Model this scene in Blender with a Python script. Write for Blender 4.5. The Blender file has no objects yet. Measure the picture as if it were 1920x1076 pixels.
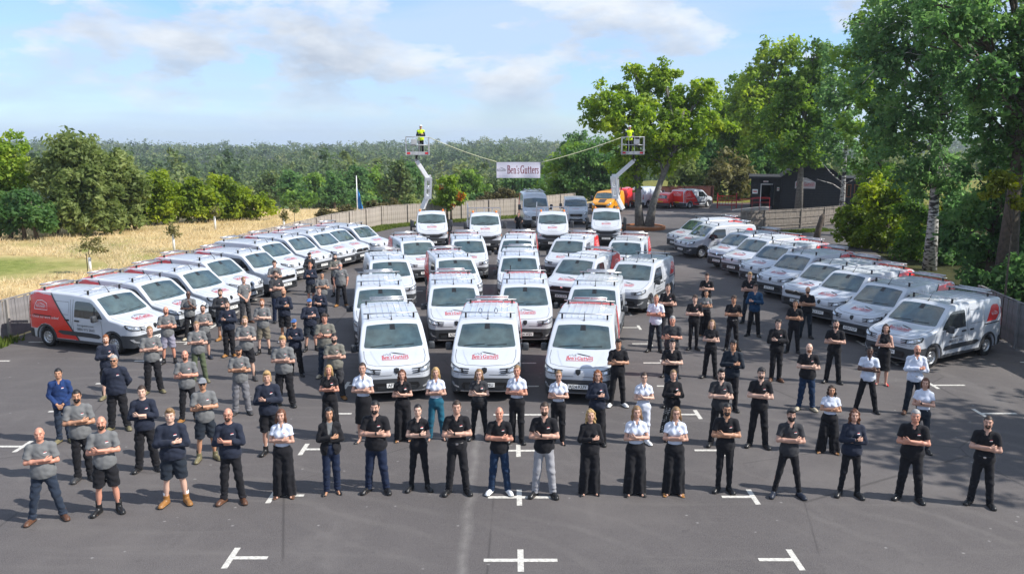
import bpy, bmesh, math, random
import numpy as np
from mathutils import Vector, Matrix
from mathutils.bvhtree import BVHTree

# ------------------------------------------------------------------ camera, sky, sun
SC = bpy.context.scene
COL = SC.collection
FPX, PITCH, CAMH = 1550.0, math.radians(10.17), 6.75
cam_d = bpy.data.cameras.new('camera')
cam_d.sensor_width = 36.0
cam_d.lens = 36.0 * FPX / 1920.0
cam_d.clip_start = 0.1
cam_d.clip_end = 6000.0
cam = bpy.data.objects.new('camera', cam_d)
COL.objects.link(cam)
cam.location = (0, 0, CAMH)
cam.rotation_euler = (math.radians(90) - PITCH, 0, 0)
SC.camera = cam

SUN_EL, SUN_AZ = math.radians(41), math.radians(-14.5)      # azimuth measured from +x (right), negative = towards the camera
sun_dir = Vector((math.cos(SUN_EL) * math.cos(SUN_AZ), math.cos(SUN_EL) * math.sin(SUN_AZ), math.sin(SUN_EL)))
sl = bpy.data.lights.new('sun', 'SUN')
sl.energy = 3.6
sl.angle = math.radians(0.55)
sl.color = (1.0, 0.95, 0.88)
so = bpy.data.objects.new('sun', sl)
COL.objects.link(so)
so.rotation_euler = (-sun_dir).to_track_quat('-Z', 'Y').to_euler()
so.location = (60, -20, 60)

W = bpy.data.worlds.new('World')
SC.world = W
W.use_nodes = True
def build_world():
    nt = W.node_tree
    N, L = nt.nodes, nt.links
    N.clear()
    out = N.new('ShaderNodeOutputWorld')
    bg = N.new('ShaderNodeBackground')
    bg.inputs['Strength'].default_value = 0.15
    sky = N.new('ShaderNodeTexSky')
    sky.sky_type = 'NISHITA'
    sky.sun_disc = False
    sky.sun_elevation = SUN_EL
    sky.sun_rotation = math.radians(90) - SUN_AZ
    sky.air_density = 1.0
    sky.dust_density = 0.4
    sky.ozone_density = 2.5
    tc = N.new('ShaderNodeTexCoord')
    sep = N.new('ShaderNodeSeparateXYZ')
    L.new(tc.outputs['Generated'], sep.inputs[0])
    def noise(scale, detail, rough, off, sz=3.0, dist=0.0):
        m = N.new('ShaderNodeMapping')
        m.inputs['Location'].default_value = off
        m.inputs['Scale'].default_value = (1, 1, sz)
        L.new(tc.outputs['Generated'], m.inputs[0])
        n = N.new('ShaderNodeTexNoise')
        n.inputs['Scale'].default_value = scale
        n.inputs['Detail'].default_value = detail
        n.inputs['Roughness'].default_value = rough
        n.inputs['Distortion'].default_value = dist
        L.new(m.outputs[0], n.inputs['Vector'])
        return n
    def ramp(src, stops):
        r = N.new('ShaderNodeValToRGB')
        e = r.color_ramp.elements
        e[0].position, e[0].color = stops[0][0], (*stops[0][1], 1)
        e[1].position, e[1].color = stops[-1][0], (*stops[-1][1], 1)
        for p, c in stops[1:-1]:
            k = e.new(p); k.color = (*c, 1)
        L.new(src, r.inputs[0])
        return r
    def mixc(fac, a, b):
        m = N.new('ShaderNodeMix'); m.data_type = 'RGBA'
        if isinstance(fac, float): m.inputs[0].default_value = fac
        else: L.new(fac, m.inputs[0])
        if isinstance(a, tuple): m.inputs[6].default_value = (*a, 1)
        else: L.new(a, m.inputs[6])
        if isinstance(b, tuple): m.inputs[7].default_value = (*b, 1)
        else: L.new(b, m.inputs[7])
        return m.outputs[2]
    tint = N.new('ShaderNodeMix'); tint.data_type = 'RGBA'; tint.blend_type = 'MULTIPLY'; tint.inputs[0].default_value = 1.0
    L.new(sky.outputs[0], tint.inputs[6]); tint.inputs[7].default_value = (.45, .57, .78, 1)
    # thin high veil
    veil = ramp(noise(2.6, 8, 0.55, (3.1, 1.7, 0), 5.0, 0.6).outputs['Fac'], [(0.34, (0.10,) * 3), (0.64, (0.85,) * 3)])
    # puffy low clouds, grey beneath
    cum = ramp(noise(5.4, 13, 0.58, (4.86, 0.4, 1.70), 2.5, 0.1).outputs['Fac'], [(0.47, (0,) * 3), (0.525, (0.65,) * 3), (0.60, (.95,) * 3)])
    shade = ramp(noise(5.4, 10, 0.58, (4.86, 0.4, 1.775), 2.5, 0.1).outputs['Fac'], [(0.40, (3.3, 3.5, 3.75)), (0.62, (2.0, 2.26, 2.7))])
    c1 = mixc(veil.outputs[0], tint.outputs[2], (2.25, 2.85, 3.75))
    hz = N.new('ShaderNodeMapRange')
    hz.inputs['From Min'].default_value = 0.0; hz.inputs['From Max'].default_value = 0.07
    L.new(sep.outputs['Z'], hz.inputs['Value'])
    mm = N.new('ShaderNodeMath'); mm.operation = 'MULTIPLY'
    L.new(cum.outputs[0], mm.inputs[0]); L.new(hz.outputs[0], mm.inputs[1])
    c2 = mixc(mm.outputs[0], c1, shade.outputs[0])
    L.new(c2, bg.inputs['Color'])
    L.new(bg.outputs[0], out.inputs[0])
build_world()
SC.view_settings.view_transform = 'Standard'
SC.view_settings.look = 'None'
SC.view_settings.gamma = 1.0
SC.view_settings.use_curve_mapping = False
SC.view_settings.exposure = 0.86
SC.cycles.max_bounces = 6
SC.cycles.diffuse_bounces = 3
SC.cycles.glossy_bounces = 2
SC.cycles.transmission_bounces = 3
SC.cycles.transparent_max_bounces = 4
SC.cycles.caustics_reflective = False
SC.cycles.caustics_refractive = False

rng = np.random.default_rng(11)
random.seed(5)

# ------------------------------------------------------------------ measuring the photograph (1920 x 1076 pixels)
CP, SP = math.cos(PITCH), math.sin(PITCH)
def P(px, py, z=0.0):
    """The point of the horizontal plane at height z seen at pixel (px, py)."""
    u, v = (px - 960) / FPX, (py - 538) / FPX
    dy, dz = CP - v * SP, -SP - v * CP
    t = (z - CAMH) / dz
    return Vector((u * t, dy * t, z))
def PY(px, py, Y):
    """The point at distance Y seen at pixel (px, py)."""
    u, v = (px - 960) / FPX, (py - 538) / FPX
    dy, dz = CP - v * SP, -SP - v * CP
    t = Y / dy
    return Vector((u * t, Y, CAMH + dz * t))
def proj(p):
    x, y, z = p[0], p[1], p[2] - CAMH
    d = y * CP - z * SP
    h = y * SP + z * CP
    return 960 + FPX * x / d, 538 - FPX * h / d

# ------------------------------------------------------------------ materials
MATS = {}
def mat(name, col, rough=0.6, metal=0.0, coat=0.0, var=0.0, vscale=8.0, bump=0.0, bscale=60.0, spec=0.5, emit=None, sheen=0.0):
    if name in MATS: return MATS[name]
    m = bpy.data.materials.new(name)
    m.use_nodes = True
    nt = m.node_tree
    b = nt.nodes['Principled BSDF']
    b.inputs['Base Color'].default_value = (*col, 1)
    b.inputs['Roughness'].default_value = rough
    b.inputs['Metallic'].default_value = metal
    b.inputs['Coat Weight'].default_value = coat
    b.inputs['Coat Roughness'].default_value = 0.06
    b.inputs['Specular IOR Level'].default_value = spec
    if sheen: b.inputs['Sheen Weight'].default_value = sheen
    if emit:
        b.inputs['Emission Color'].default_value = (*emit[0], 1)
        b.inputs['Emission Strength'].default_value = emit[1]
    tc = nt.nodes.new('ShaderNodeTexCoord')
    if var:
        n = nt.nodes.new('ShaderNodeTexNoise')
        n.inputs['Scale'].default_value = vscale
        n.inputs['Detail'].default_value = 6
        nt.links.new(tc.outputs['Object'], n.inputs['Vector'])
        r = nt.nodes.new('ShaderNodeValToRGB')
        r.color_ramp.elements[0].position = 0.3
        r.color_ramp.elements[1].position = 0.72
        r.color_ramp.elements[0].color = (*[max(0, c * (1 - var)) for c in col], 1)
        r.color_ramp.elements[1].color = (*[min(1, c * (1 + var)) for c in col], 1)
        nt.links.new(n.outputs['Fac'], r.inputs[0])
        nt.links.new(r.outputs[0], b.inputs['Base Color'])
    if bump:
        n2 = nt.nodes.new('ShaderNodeTexNoise')
        n2.inputs['Scale'].default_value = bscale
        n2.inputs['Detail'].default_value = 5
        nt.links.new(tc.outputs['Object'], n2.inputs['Vector'])
        bp = nt.nodes.new('ShaderNodeBump')
        bp.inputs['Strength'].default_value = bump
        bp.inputs['Distance'].default_value = 0.02
        nt.links.new(n2.outputs['Fac'], bp.inputs['Height'])
        nt.links.new(bp.outputs[0], b.inputs['Normal'])
    MATS[name] = m
    return m

def leaf_mat(name, dark, mid, light, trans=0.35, nscale=0.5):
    if name in MATS: return MATS[name]
    m = bpy.data.materials.new(name)
    m.use_nodes = True
    nt = m.node_tree
    N, L = nt.nodes, nt.links
    N.clear()
    out = N.new('ShaderNodeOutputMaterial')
    at = N.new('ShaderNodeAttribute'); at.attribute_name = 'tint'
    oi = N.new('ShaderNodeObjectInfo')
    tc = N.new('ShaderNodeTexCoord')
    n = N.new('ShaderNodeTexNoise'); n.inputs['Scale'].default_value = nscale; n.inputs['Detail'].default_value = 3
    L.new(tc.outputs['Object'], n.inputs['Vector'])
    a1 = N.new('ShaderNodeMath'); a1.operation = 'MULTIPLY_ADD'; a1.inputs[1].default_value = 0.55
    L.new(at.outputs['Fac'], a1.inputs[0])
    a2 = N.new('ShaderNodeMath'); a2.operation = 'MULTIPLY_ADD'; a2.inputs[1].default_value = 1.3; a2.inputs[2].default_value = -0.42
    L.new(n.outputs['Fac'], a2.inputs[0]); L.new(a2.outputs[0], a1.inputs[2])
    r = N.new('ShaderNodeValToRGB')
    e = r.color_ramp.elements
    e[0].position, e[0].color = 0.1, (*dark, 1)
    e[1].position, e[1].color = 0.95, (*light, 1)
    k = e.new(0.5); k.color = (*mid, 1)
    L.new(a1.outputs[0], r.inputs[0])
    d = N.new('ShaderNodeBsdfPrincipled')
    d.inputs['Roughness'].default_value = 0.55
    d.inputs['Specular IOR Level'].default_value = 0.25
    L.new(r.outputs[0], d.inputs['Base Color'])
    t = N.new('ShaderNodeBsdfTranslucent')
    hs = N.new('ShaderNodeHueSaturation'); hs.inputs['Hue'].default_value = 0.495; hs.inputs['Saturation'].default_value = 1.1; hs.inputs['Value'].default_value = 1.5
    L.new(r.outputs[0], hs.inputs['Color']); L.new(hs.outputs[0], t.inputs['Color'])
    mx = N.new('ShaderNodeMixShader'); mx.inputs[0].default_value = trans
    L.new(d.outputs[0], mx.inputs[1]); L.new(t.outputs[0], mx.inputs[2])
    L.new(mx.outputs[0], out.inputs[0])
    MATS[name] = m
    return m

# ------------------------------------------------------------------ object helpers
def tag(o, label=None, cat=None, group=None, kind=None):
    if label: o['label'] = label
    if cat: o['category'] = cat
    if group: o['group'] = group
    if kind: o['kind'] = kind
    return o
def empty(name, loc=(0, 0, 0), rz=0.0, scale=None):
    o = bpy.data.objects.new(name, None)
    o.empty_display_size = 0.3
    COL.objects.link(o)
    o.location = loc
    o.rotation_euler = (0, 0, rz)
    if scale: o.scale = scale
    return o
def link(name, me, parent=None, loc=None, rot=None, scale=None, mats=None):
    o = bpy.data.objects.new(name, me)
    COL.objects.link(o)
    if parent: o.parent = parent
    if loc is not None: o.location = loc
    if rot is not None: o.rotation_euler = rot
    if scale is not None: o.scale = scale
    if mats:
        for i, m in enumerate(mats):
            if i < len(o.material_slots):
                o.material_slots[i].link = 'OBJECT'
                o.material_slots[i].material = m
    return o
def mesh_np(name, verts, faces, mats=(), smooth=False, fmat=None):
    """faces: an (n,3) or (n,4) array or a list of lists."""
    me = bpy.data.meshes.new(name)
    verts = np.asarray(verts, dtype=np.float32)
    if isinstance(faces, np.ndarray):
        n, k = faces.shape
        me.vertices.add(len(verts)); me.vertices.foreach_set('co', verts.ravel())
        me.loops.add(n * k); me.loops.foreach_set('vertex_index', faces.astype(np.int32).ravel())
        me.polygons.add(n)
        me.polygons.foreach_set('loop_start', np.arange(0, n * k, k, dtype=np.int32))
        me.polygons.foreach_set('loop_total', np.full(n, k, dtype=np.int32))
        me.update(calc_edges=True)
    else:
        me.from_pydata([tuple(v) for v in verts], [], [tuple(f) for f in faces])
    for m in mats: me.materials.append(m)
    if fmat is not None: me.polygons.foreach_set('material_index', np.asarray(fmat, dtype=np.int32))
    if smooth: me.polygons.foreach_set('use_smooth', np.ones(len(me.polygons), dtype=bool))
    me.validate()
    return me
class MB:
    """Collects simple shapes into one mesh."""
    def __init__(s): s.v, s.f, s.m, s.cur = [], [], [], 0
    def add(s, vs, fs):
        b = len(s.v)
        s.v += [tuple(v) for v in vs]
        s.f += [tuple(i + b for i in f) for f in fs]
        s.m += [s.cur] * len(fs)
        return s
    def box(s, c, d, R=None, taper=1.0):
        x, y, z = d[0] / 2, d[1] / 2, d[2] / 2
        vs = [Vector((sx * x * (taper if sz > 0 else 1), sy * y * (taper if sz > 0 else 1), sz * z)) for sz in (-1, 1) for sy in (-1, 1) for sx in (-1, 1)]
        if R is not None: vs = [R @ v for v in vs]
        c = Vector(c)
        return s.add([v + c for v in vs], [(0, 2, 3, 1), (4, 5, 7, 6), (0, 1, 5, 4), (2, 6, 7, 3), (0, 4, 6, 2), (1, 3, 7, 5)])
    def bbox(s, c, d, bev=0.02, R=None):
        """a box with chamfered vertical and horizontal edges"""
        bm = bmesh.new()
        bmesh.ops.create_cube(bm, size=1)
        for v in bm.verts: v.co = Vector((v.co.x * d[0], v.co.y * d[1], v.co.z * d[2]))
        bmesh.ops.bevel(bm, geom=bm.edges[:], offset=bev, segments=2, affect='EDGES', profile=0.6)
        bm.verts.index_update()
        vs = [(R @ v.co if R is not None else v.co) + Vector(c) for v in bm.verts]
        fs = [[v.index for v in f.verts] for f in bm.faces]
        bm.free()
        return s.add(vs, fs)
    def tube(s, pts, rads, n=8, cap=True):
        pts = [Vector(p) for p in pts]
        if not isinstance(rads, (list, tuple)): rads = [rads] * len(pts)
        vs, fs = [], []
        for i, p in enumerate(pts):
            t = (pts[min(i + 1, len(pts) - 1)] - pts[max(i - 1, 0)]).normalized()
            a = t.orthogonal().normalized() if i == 0 else (pa - t * pa.dot(t)).normalized()
            pa = a
            b = t.cross(a)
            for k in range(n):
                q = 2 * math.pi * k / n
                vs.append(p + (a * math.cos(q) + b * math.sin(q)) * rads[i])
        for i in range(len(pts) - 1):
            for k in range(n):
                fs.append((i * n + k, i * n + (k + 1) % n, (i + 1) * n + (k + 1) % n, (i + 1) * n + k))
        if cap:
            fs.append(tuple(range(n - 1, -1, -1)))
            fs.append(tuple(range((len(pts) - 1) * n, len(pts) * n)))
        return s.add(vs, fs)
    def lathe(s, prof, n=20, axis='z', c=(0, 0, 0)):
        vs, fs = [], []
        for (r, h) in prof:
            for k in range(n):
                q = 2 * math.pi * k / n
                p = (r * math.cos(q), r * math.sin(q), h)
                if axis == 'y': p = (p[0], p[2], p[1])
                if axis == 'x': p = (p[2], p[0], p[1])
                vs.append(Vector(p) + Vector(c))
        for i in range(len(prof) - 1):
            for k in range(n):
                fs.append((i * n + k, i * n + (k + 1) % n, (i + 1) * n + (k + 1) % n, (i + 1) * n + k))
        return s.add(vs, fs)
    def prism(s, poly, axis, a, b):
        """extrude a 2-D polygon along x, y or z from a to b"""
        def p3(u, v, w): return {'x': (w, u, v), 'y': (u, w, v), 'z': (u, v, w)}[axis]
        n = len(poly)
        vs = [p3(u, v, a) for u, v in poly] + [p3(u, v, b) for u, v in poly]
        fs = [tuple(range(n)), tuple(range(2 * n - 1, n - 1, -1))] + [(i, i + n, (i + 1) % n + n, (i + 1) % n) for i in range(n)]
        return s.add(vs, fs)
    def mesh(s, name, mats, smooth=False):
        me = bpy.data.meshes.new(name)
        me.from_pydata(s.v, [], s.f)
        for m in (mats if isinstance(mats, (list, tuple)) else [mats]): me.materials.append(m)
        me.polygons.foreach_set('material_index', s.m)
        bm = bmesh.new(); bm.from_mesh(me)
        bmesh.ops.recalc_face_normals(bm, faces=bm.faces[:])
        bm.to_mesh(me); bm.free()
        if smooth: me.shade_auto_smooth(angle=0.7) if hasattr(me, 'shade_auto_smooth') else me.polygons.foreach_set('use_smooth', [True] * len(me.polygons))
        if smooth: me.polygons.foreach_set('use_smooth', [True] * len(me.polygons))
        return me
    def build(s, name, mats, parent=None, smooth=False, **k):
        return link(name, s.mesh(name, mats, smooth), parent, **k)

# ------------------------------------------------------------------ lettering
def text_geo(txt, size=1.0, bold=0.0, sx=1.0):
    """(verts, faces) of a flat line of lettering centred on the origin in its x-y plane."""
    cu = bpy.data.curves.new('t', 'FONT')
    cu.body = txt; cu.size = size; cu.align_x = 'CENTER'; cu.align_y = 'CENTER'
    cu.offset = bold * size
    cu.resolution_u = 2
    ob = bpy.data.objects.new('t', cu)
    COL.objects.link(ob)
    dg = bpy.context.evaluated_depsgraph_get()
    me = bpy.data.meshes.new_from_object(ob.evaluated_get(dg))
    vs = [(v.co.x * sx, v.co.y) for v in me.vertices]
    fs = [tuple(p.vertices) for p in me.polygons]
    bpy.data.objects.remove(ob); bpy.data.curves.remove(cu); bpy.data.meshes.remove(me)
    return vs, fs
def ribbon(pts, wid):
    vs, fs = [], []
    n = len(pts)
    for i in range(n):
        a, b = Vector(pts[max(i - 1, 0)]), Vector(pts[min(i + 1, n - 1)])
        t = (b - a).normalized()
        w = wid[i] if isinstance(wid, (list, tuple)) else wid
        nrm = Vector((-t.y, t.x)) * w / 2
        p = Vector(pts[i])
        vs += [tuple(p + nrm), tuple(p - nrm)]
    for i in range(n - 1): fs.append((2 * i, 2 * i + 1, 2 * i + 3, 2 * i + 2))
    return vs, fs
def serif_word():
    """The name in a bold serif hand: (verts, faces), cap height 1, starting at x = 0."""
    V, F = [], []
    def put(g, ox):
        b = len(V)
        V.extend([(x + ox, y) for x, y in g[0]])
        F.extend([tuple(i + b for i in f) for f in g[1]])
    def rect(x0, y0, x1, y1): return [(x0, y0), (x1, y0), (x1, y1), (x0, y1)], [(0, 1, 2, 3)]
    def arc(cx, cy, rx, ry, a0, a1, thick, thin, n=14):
        pts, w = [], []
        for i in range(n + 1):
            a = math.radians(a0 + (a1 - a0) * i / n)
            pts.append((cx + rx * math.cos(a), cy + ry * math.sin(a)))
            w.append(thin + (thick - thin) * abs(math.cos(a)) ** 1.2)
        return ribbon(pts, w)
    ox = 0.0
    T, t_ = 0.17, 0.06
    # B
    for g in (rect(.07, 0, .07 + T, 1), rect(0, 0, .3, .06), rect(0, .94, .3, 1), arc(.30, .755, .22, .215, -90, 90, T, t_), arc(.32, .27, .27, .245, -90, 90, T, t_), rect(.2, .5, .33, .56), rect(.2, .94, .33, 1), rect(.2, 0, .34, .06)): put(g, ox)
    ox += .73
    def e(ox):
        for g in (arc(.27, .33, .2, .3, 5, 315, .15, t_), rect(.1, .34, .46, .40)): put(g, ox)
    def stem(ox, x, h=.66, foot=True, head=True):
        put(rect(x, 0, x + .14, h), ox)
        if foot: put(rect(x - .05, 0, x + .19, .05), ox)
        if head: put(rect(x - .07, h - .06, x + .05, h), ox)
    e(ox); ox += .57
    stem(ox, .08); stem(ox, .40, .45, True, False); put(arc(.31, .44, .16, .18, 0, 140, .13, t_), ox); ox += .68
    put(rect(.02, .72, .12, 1.0), ox); ox += .18
    def s_(ox):
        put(arc(.2, .48, .13, .15, 30, 270, .09, .08), ox); put(arc(.2, .18, .14, .15, 90, -150, .11, .08), ox); put(rect(.3, .48, .35, .66), ox); put(rect(.04, 0, .09, .18), ox)
    s_(ox); ox += .62
    # G
    put(arc(.42, .5, .33, .46, 50, 335, .19, t_), ox); put(rect(.58, .04, .74, .46), ox); put(rect(.5, .42, .82, .48), ox); put(rect(.66, .66, .72, 1.0), ox); ox += .88
    # u
    stem(ox, .08, .66, False); stem(ox, .40, .66, False); put(arc(.29, .2, .15, .17, 180, 330, .12, t_), ox); put(rect(.5, 0, .6, .05), ox); ox += .66
    for _ in range(2):
        put(rect(.12, .1, .26, .85), ox); put(rect(.0, .6, .42, .66), ox); put(arc(.29, .13, .1, .11, 180, 330, .1, .06), ox); ox += .45
    e(ox); ox += .56
    stem(ox, .08); put(arc(.32, .47, .13, .15, 20, 150, .11, .07), ox); ox += .47
    s_(ox); ox += .40
    return V, F, ox
SERIF = serif_word()
def logo_geo(width):
    """The firm's mark: [(verts, faces, colour)], centred: a zigzag hill line, a black roof slope with a red edge, the red name, a red rule."""
    V, F, w = SERIF
    k = width / w
    out = []
    txt = [(x * k - width / 2, y * k * 1.15 - 0.62 * k) for x, y in V]
    out.append((txt, F, 'red'))
    z = [(-.47, .10), (-.40, .22), (-.36, .15), (-.30, .27), (-.25, .13), (-.21, .22), (-.17, .30), (-.16, .13)]
    v, f = ribbon([(a * width, b * width * .62) for a, b in z], width * .014)
    out.append((v, f, 'black'))
    r = [(-.16, .31), (.0, .27), (.36, .16), (.47, .10), (.40, .135), (.16, .165), (-.05, .235)]
    out.append(([(a * width, b * width * .75) for a, b in r], [tuple(range(len(r)))], 'black'))
    v, f = ribbon([(a * width, b * width) for a, b in ((.30, .075), (.49, .066), (.47, .02))], width * .016)
    out.append((v, f, 'red'))
    v, f = ribbon([(-.5 * width, -.62 * k - .03 * width), (.46 * width, -.62 * k - .03 * width)], width * .012)
    out.append((v, f, 'red'))
    return out
# ------------------------------------------------------------------ vehicles
M_WHITE = mat('white van paint', (.525, .555, .60), .28, coat=.6, var=.03, vscale=2.0)
M_RED = mat('red livery', (.68, .020, .016), .3, coat=.5)
M_YELLOW = mat('yellow paint', (.80, .33, .01), .3, coat=.5)
M_PLASTIC = mat('dark bumper plastic', (.040, .044, .050), .55, bump=.15, bscale=400)
M_BLACK = mat('black trim', (.010, .010, .011), .4)
M_RUBBER = mat('tyre rubber', (.016, .016, .017), .8, bump=.2, bscale=120)
M_GLASS = mat('vehicle glass', (.045, .078, .084), .04, coat=1.0, var=.5, vscale=2.5, spec=.8)
M_SIDEGLASS = mat('dark side glass', (.016, .022, .025), .05, coat=.8, spec=.7)
M_STEEL = mat('wheel steel', (.50, .51, .52), .38, metal=.55)
M_ALU = mat('aluminium bar', (.55, .56, .57), .35, metal=.8, var=.1)
M_CHROME = mat('chrome', (.75, .75, .76), .12, metal=1.0)
M_LAMP = mat('headlamp lens', (.30, .32, .34), .08, coat=1.0, metal=.4, var=.55, vscale=14)
M_DRL = mat('lamp reflector', (.75, .77, .8), .1, metal=.7)
M_AMBER = mat('amber lens', (.85, .22, .015), .2, coat=.6)
M_TAIL = mat('red lamp lens', (.35, .01, .008), .15, coat=.6)
M_PLATE = mat('white number plate', (.78, .78, .76), .35)
M_PLATEY = mat('yellow number plate', (.75, .52, .02), .35)
M_INK = mat('black print', (.012, .012, .013), .5)
M_REDINK = mat('red print', (.55, .02, .025), .5)
M_WHITEINK = mat('white print', (.80, .80, .80), .5)
M_GREYINK = mat('dark grey print', (.05, .05, .055), .5)
M_SEAM = mat('panel gap', (.10, .10, .105), .8)
M_GREY = mat('lift steel grey', (.42, .43, .44), .4, var=.12, vscale=5)
M_LIFTW = mat('lift white enamel', (.72, .73, .74), .35, coat=.3, var=.05)
M_SENSOR = mat('sensor housing', (.012, .013, .014), .35)
M_SEAT = mat('pale seat', (.30, .32, .33), .8)
M_PAPER = mat('paper sheet', (.75, .75, .72), .7)
INK = {'red': M_REDINK, 'black': M_INK, 'white': M_WHITEINK}

def interp(tab, s):
    return float(np.interp(s, [a for a, _ in tab], [b for _, b in tab]))

class Body:
    """A lofted vehicle body. s runs back from the nose; local x = x0 - s (forward = +x), y to the left, z up."""
    def __init__(S, prof, plan, rad, zb, arches, belt, tumble, roofrise, crown=.03, ribs=None, mats=None, nstep=.09):
        S.prof, S.plan, S.rad, S.zb, S.arches, S.belt, S.tumble = prof, plan, rad, zb, arches, belt, tumble
        S.L = prof[-1][0]
        S.x0 = S.L / 2
        st = set(round(a, 4) for a, _ in prof)
        k = 0.0
        while k < S.L:
            if all(abs(k - a) > nstep * .4 for a in st): st.add(round(k, 4))
            k += nstep
        for c, r in arches:
            for i in range(13): st.add(round(c - r * math.cos(math.pi * i / 12), 4))
        S.st = sorted(st)
        rows = [S.section(s) for s in S.st]
        n = len(rows[0])
        vs, fs = [], []
        for r in rows: vs += r
        full = 2 * n - 2
        V = []
        for s, r in zip(S.st, rows):
            x = S.x0 - s
            V += [(x, y, z) for y, z in r] + [(x, -y, z) for y, z in reversed(r[1:-1])]
        F = []
        m = len(rows)
        for i in range(m - 1):
            for j in range(full):
                a, b = i * full + j, i * full + (j + 1) % full
                F.append((a, b, b + full, a + full))
        for b0 in (0, (m - 1) * full):
            for j in range(n - 1):
                q = [b0 + j, b0 + j + 1] + ([b0 + full - j - 1] if j + 1 < n - 1 else []) + ([b0 + full - j] if j else [])
                if len(q) > 2: F.append(tuple(q))
        S.V, S.F = V, F
        bm = bmesh.new()
        bv = [bm.verts.new(v) for v in V]
        for f in F: bm.faces.new([bv[i] for i in f])
        bmesh.ops.recalc_face_normals(bm, faces=bm.faces[:])
        bmesh.ops.remove_doubles(bm, verts=bm.verts[:], dist=.0004)
        bm.normal_update()
        S.bm = bm
        S.tree = BVHTree.FromBMesh(bm)
    def g(S, z, s):
        if z <= S.belt: return 1 - .035 * ((S.belt - z) / S.belt) ** 2
        return 1 - S.tumble * ((z - S.belt) / (S.prof_max() - S.belt)) ** 1.25
    def prof_max(S): return max(z for _, z in S.prof)
    def section(S, s):
        zt, w, zb0 = interp(S.prof, s), interp(S.plan, s), interp(S.zb, s)
        zb = zb0
        for c, r in S.arches:
            if abs(s - c) < r - 1e-6: zb = max(zb, .33 + math.sqrt(r * r - (s - c) ** 2))
        r = min(interp(S.rad, s), (zt - zb0) * .45)
        lev = [.26, .34, .42, .50, .58, .65, .74, .86, 1.0]
        pts = [(0, zb), (w * .55, zb), (w * .93 * S.g(zb, s), zb)]
        top = zt - r
        for l in lev:
            z = min(max(l, zb + .01), top)
            pts.append((w * S.g(z, s), z))
        z0 = max(1.0, zb + .02)
        for f in (.25, .5, .75, 1.0):
            z = z0 + (top - z0) * f if top > z0 else top
            pts.append((w * S.g(z, s), z))
        we = w * S.g(top, s)
        for a in (18, 36, 54, 72, 90):
            q = math.radians(a)
            pts.append((we - r * 1.15 * (1 - math.cos(q)), top + r * .9 * math.sin(q)))
        yt = pts[-1][0]
        for f in (.8, .55, .28, 0):
            pts.append((yt * f, top + r * .9 + r * .1 * (1 - f * f) * 1.0 + .02 * (1 - f * f)))
        return pts
    def base_mesh(S, name, m):
        me = bpy.data.meshes.new(name)
        S.bm.to_mesh(me)
        me.materials.append(m)
        me.polygons.foreach_set('use_smooth', [True] * len(me.polygons))
        return me
    def ray(S, o, d):
        h, n, i, t = S.tree.ray_cast(Vector(o), Vector(d))
        if h is None:
            h, n, i, t = S.tree.find_nearest(Vector(o) + Vector(d) * 1.0)
        if n.dot(Vector(d)) > 0: n = -n
        return h, n
    def cast(S, view, u, v, off):
        """view: side L/R (u = s, v = z), front (u = y, v = z), top (u = y, v = s)"""
        if view == 'L': o, d = (S.x0 - u, 3, v), (0, -1, 0)
        elif view == 'R': o, d = (S.x0 - u, -3, v), (0, 1, 0)
        elif view == 'F': o, d = (S.x0 + 1.5, u, v), (-1, 0, 0)
        elif view == 'B': o, d = (-S.x0 - 1.5, u, v), (1, 0, 0)
        else: o, d = (S.x0 - v, u, 4), (0, 0, -1)
        h, n = S.ray(o, d)
        return h + n * off
    def patch(S, name, view, poly, m, off=.005, g=.1, rim=True, mirror=False):
        """a polygon laid on the body, following its curve, with thickness"""
        bm = bmesh.new()
        polys = [poly]
        if mirror and view in 'FTB': polys.append([(-u, v) for u, v in poly])
        for pl in polys:
            bm.faces.new([bm.verts.new((u, v, 0)) for u, v in pl])
        us = [u for pl in polys for u, _ in pl]; vs_ = [v for pl in polys for _, v in pl]
        for ax, lo, hi in ((0, min(us), max(us)), (1, min(vs_), max(vs_))):
            k = lo + g
            while k < hi - g * .2:
                co = [0, 0, 0]; no = [0, 0, 0]; co[ax] = k; no[ax] = 1
                bmesh.ops.bisect_plane(bm, geom=bm.verts[:] + bm.edges[:] + bm.faces[:], plane_co=co, plane_no=no, dist=1e-5)
                k += g
        base = {v: (v.co.x, v.co.y) for v in bm.verts}
        bedges = [e for e in bm.edges if len(e.link_faces) == 1]
        low = {}
        if rim:
            for e in bedges:
                for v in e.verts:
                    if v not in low:
                        low[v] = bm.verts.new(S.cast(view, *base[v], -.006))
        for v, (u, w) in base.items(): v.co = S.cast(view, u, w, off)
        if rim:
            for e in bedges:
                a, b = e.verts
                try: bm.faces.new((a, b, low[b], low[a]))
                except ValueError: pass
        bmesh.ops.recalc_face_normals(bm, faces=bm.faces[:])
        return S._fin(bm, name, m, view)
    def _fin(S, bm, name, m, view=None):
        me = bpy.data.meshes.new(name)
        # open sheets must face outwards
        bm.normal_update()
        s = 0
        for f in bm.faces:
            h = S.tree.find_nearest(f.calc_center_median())
            if h[0] is not None: s += (f.calc_center_median() - h[0]).dot(f.normal) * f.calc_area()
        if s < 0: bmesh.ops.reverse_faces(bm, faces=bm.faces[:])
        bm.to_mesh(me); bm.free()
        me.materials.append(m)
        me.polygons.foreach_set('use_smooth', [True] * len(me.polygons))
        try: me.set_sharp_from_angle(angle=.7)
        except Exception: pass
        return me
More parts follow.
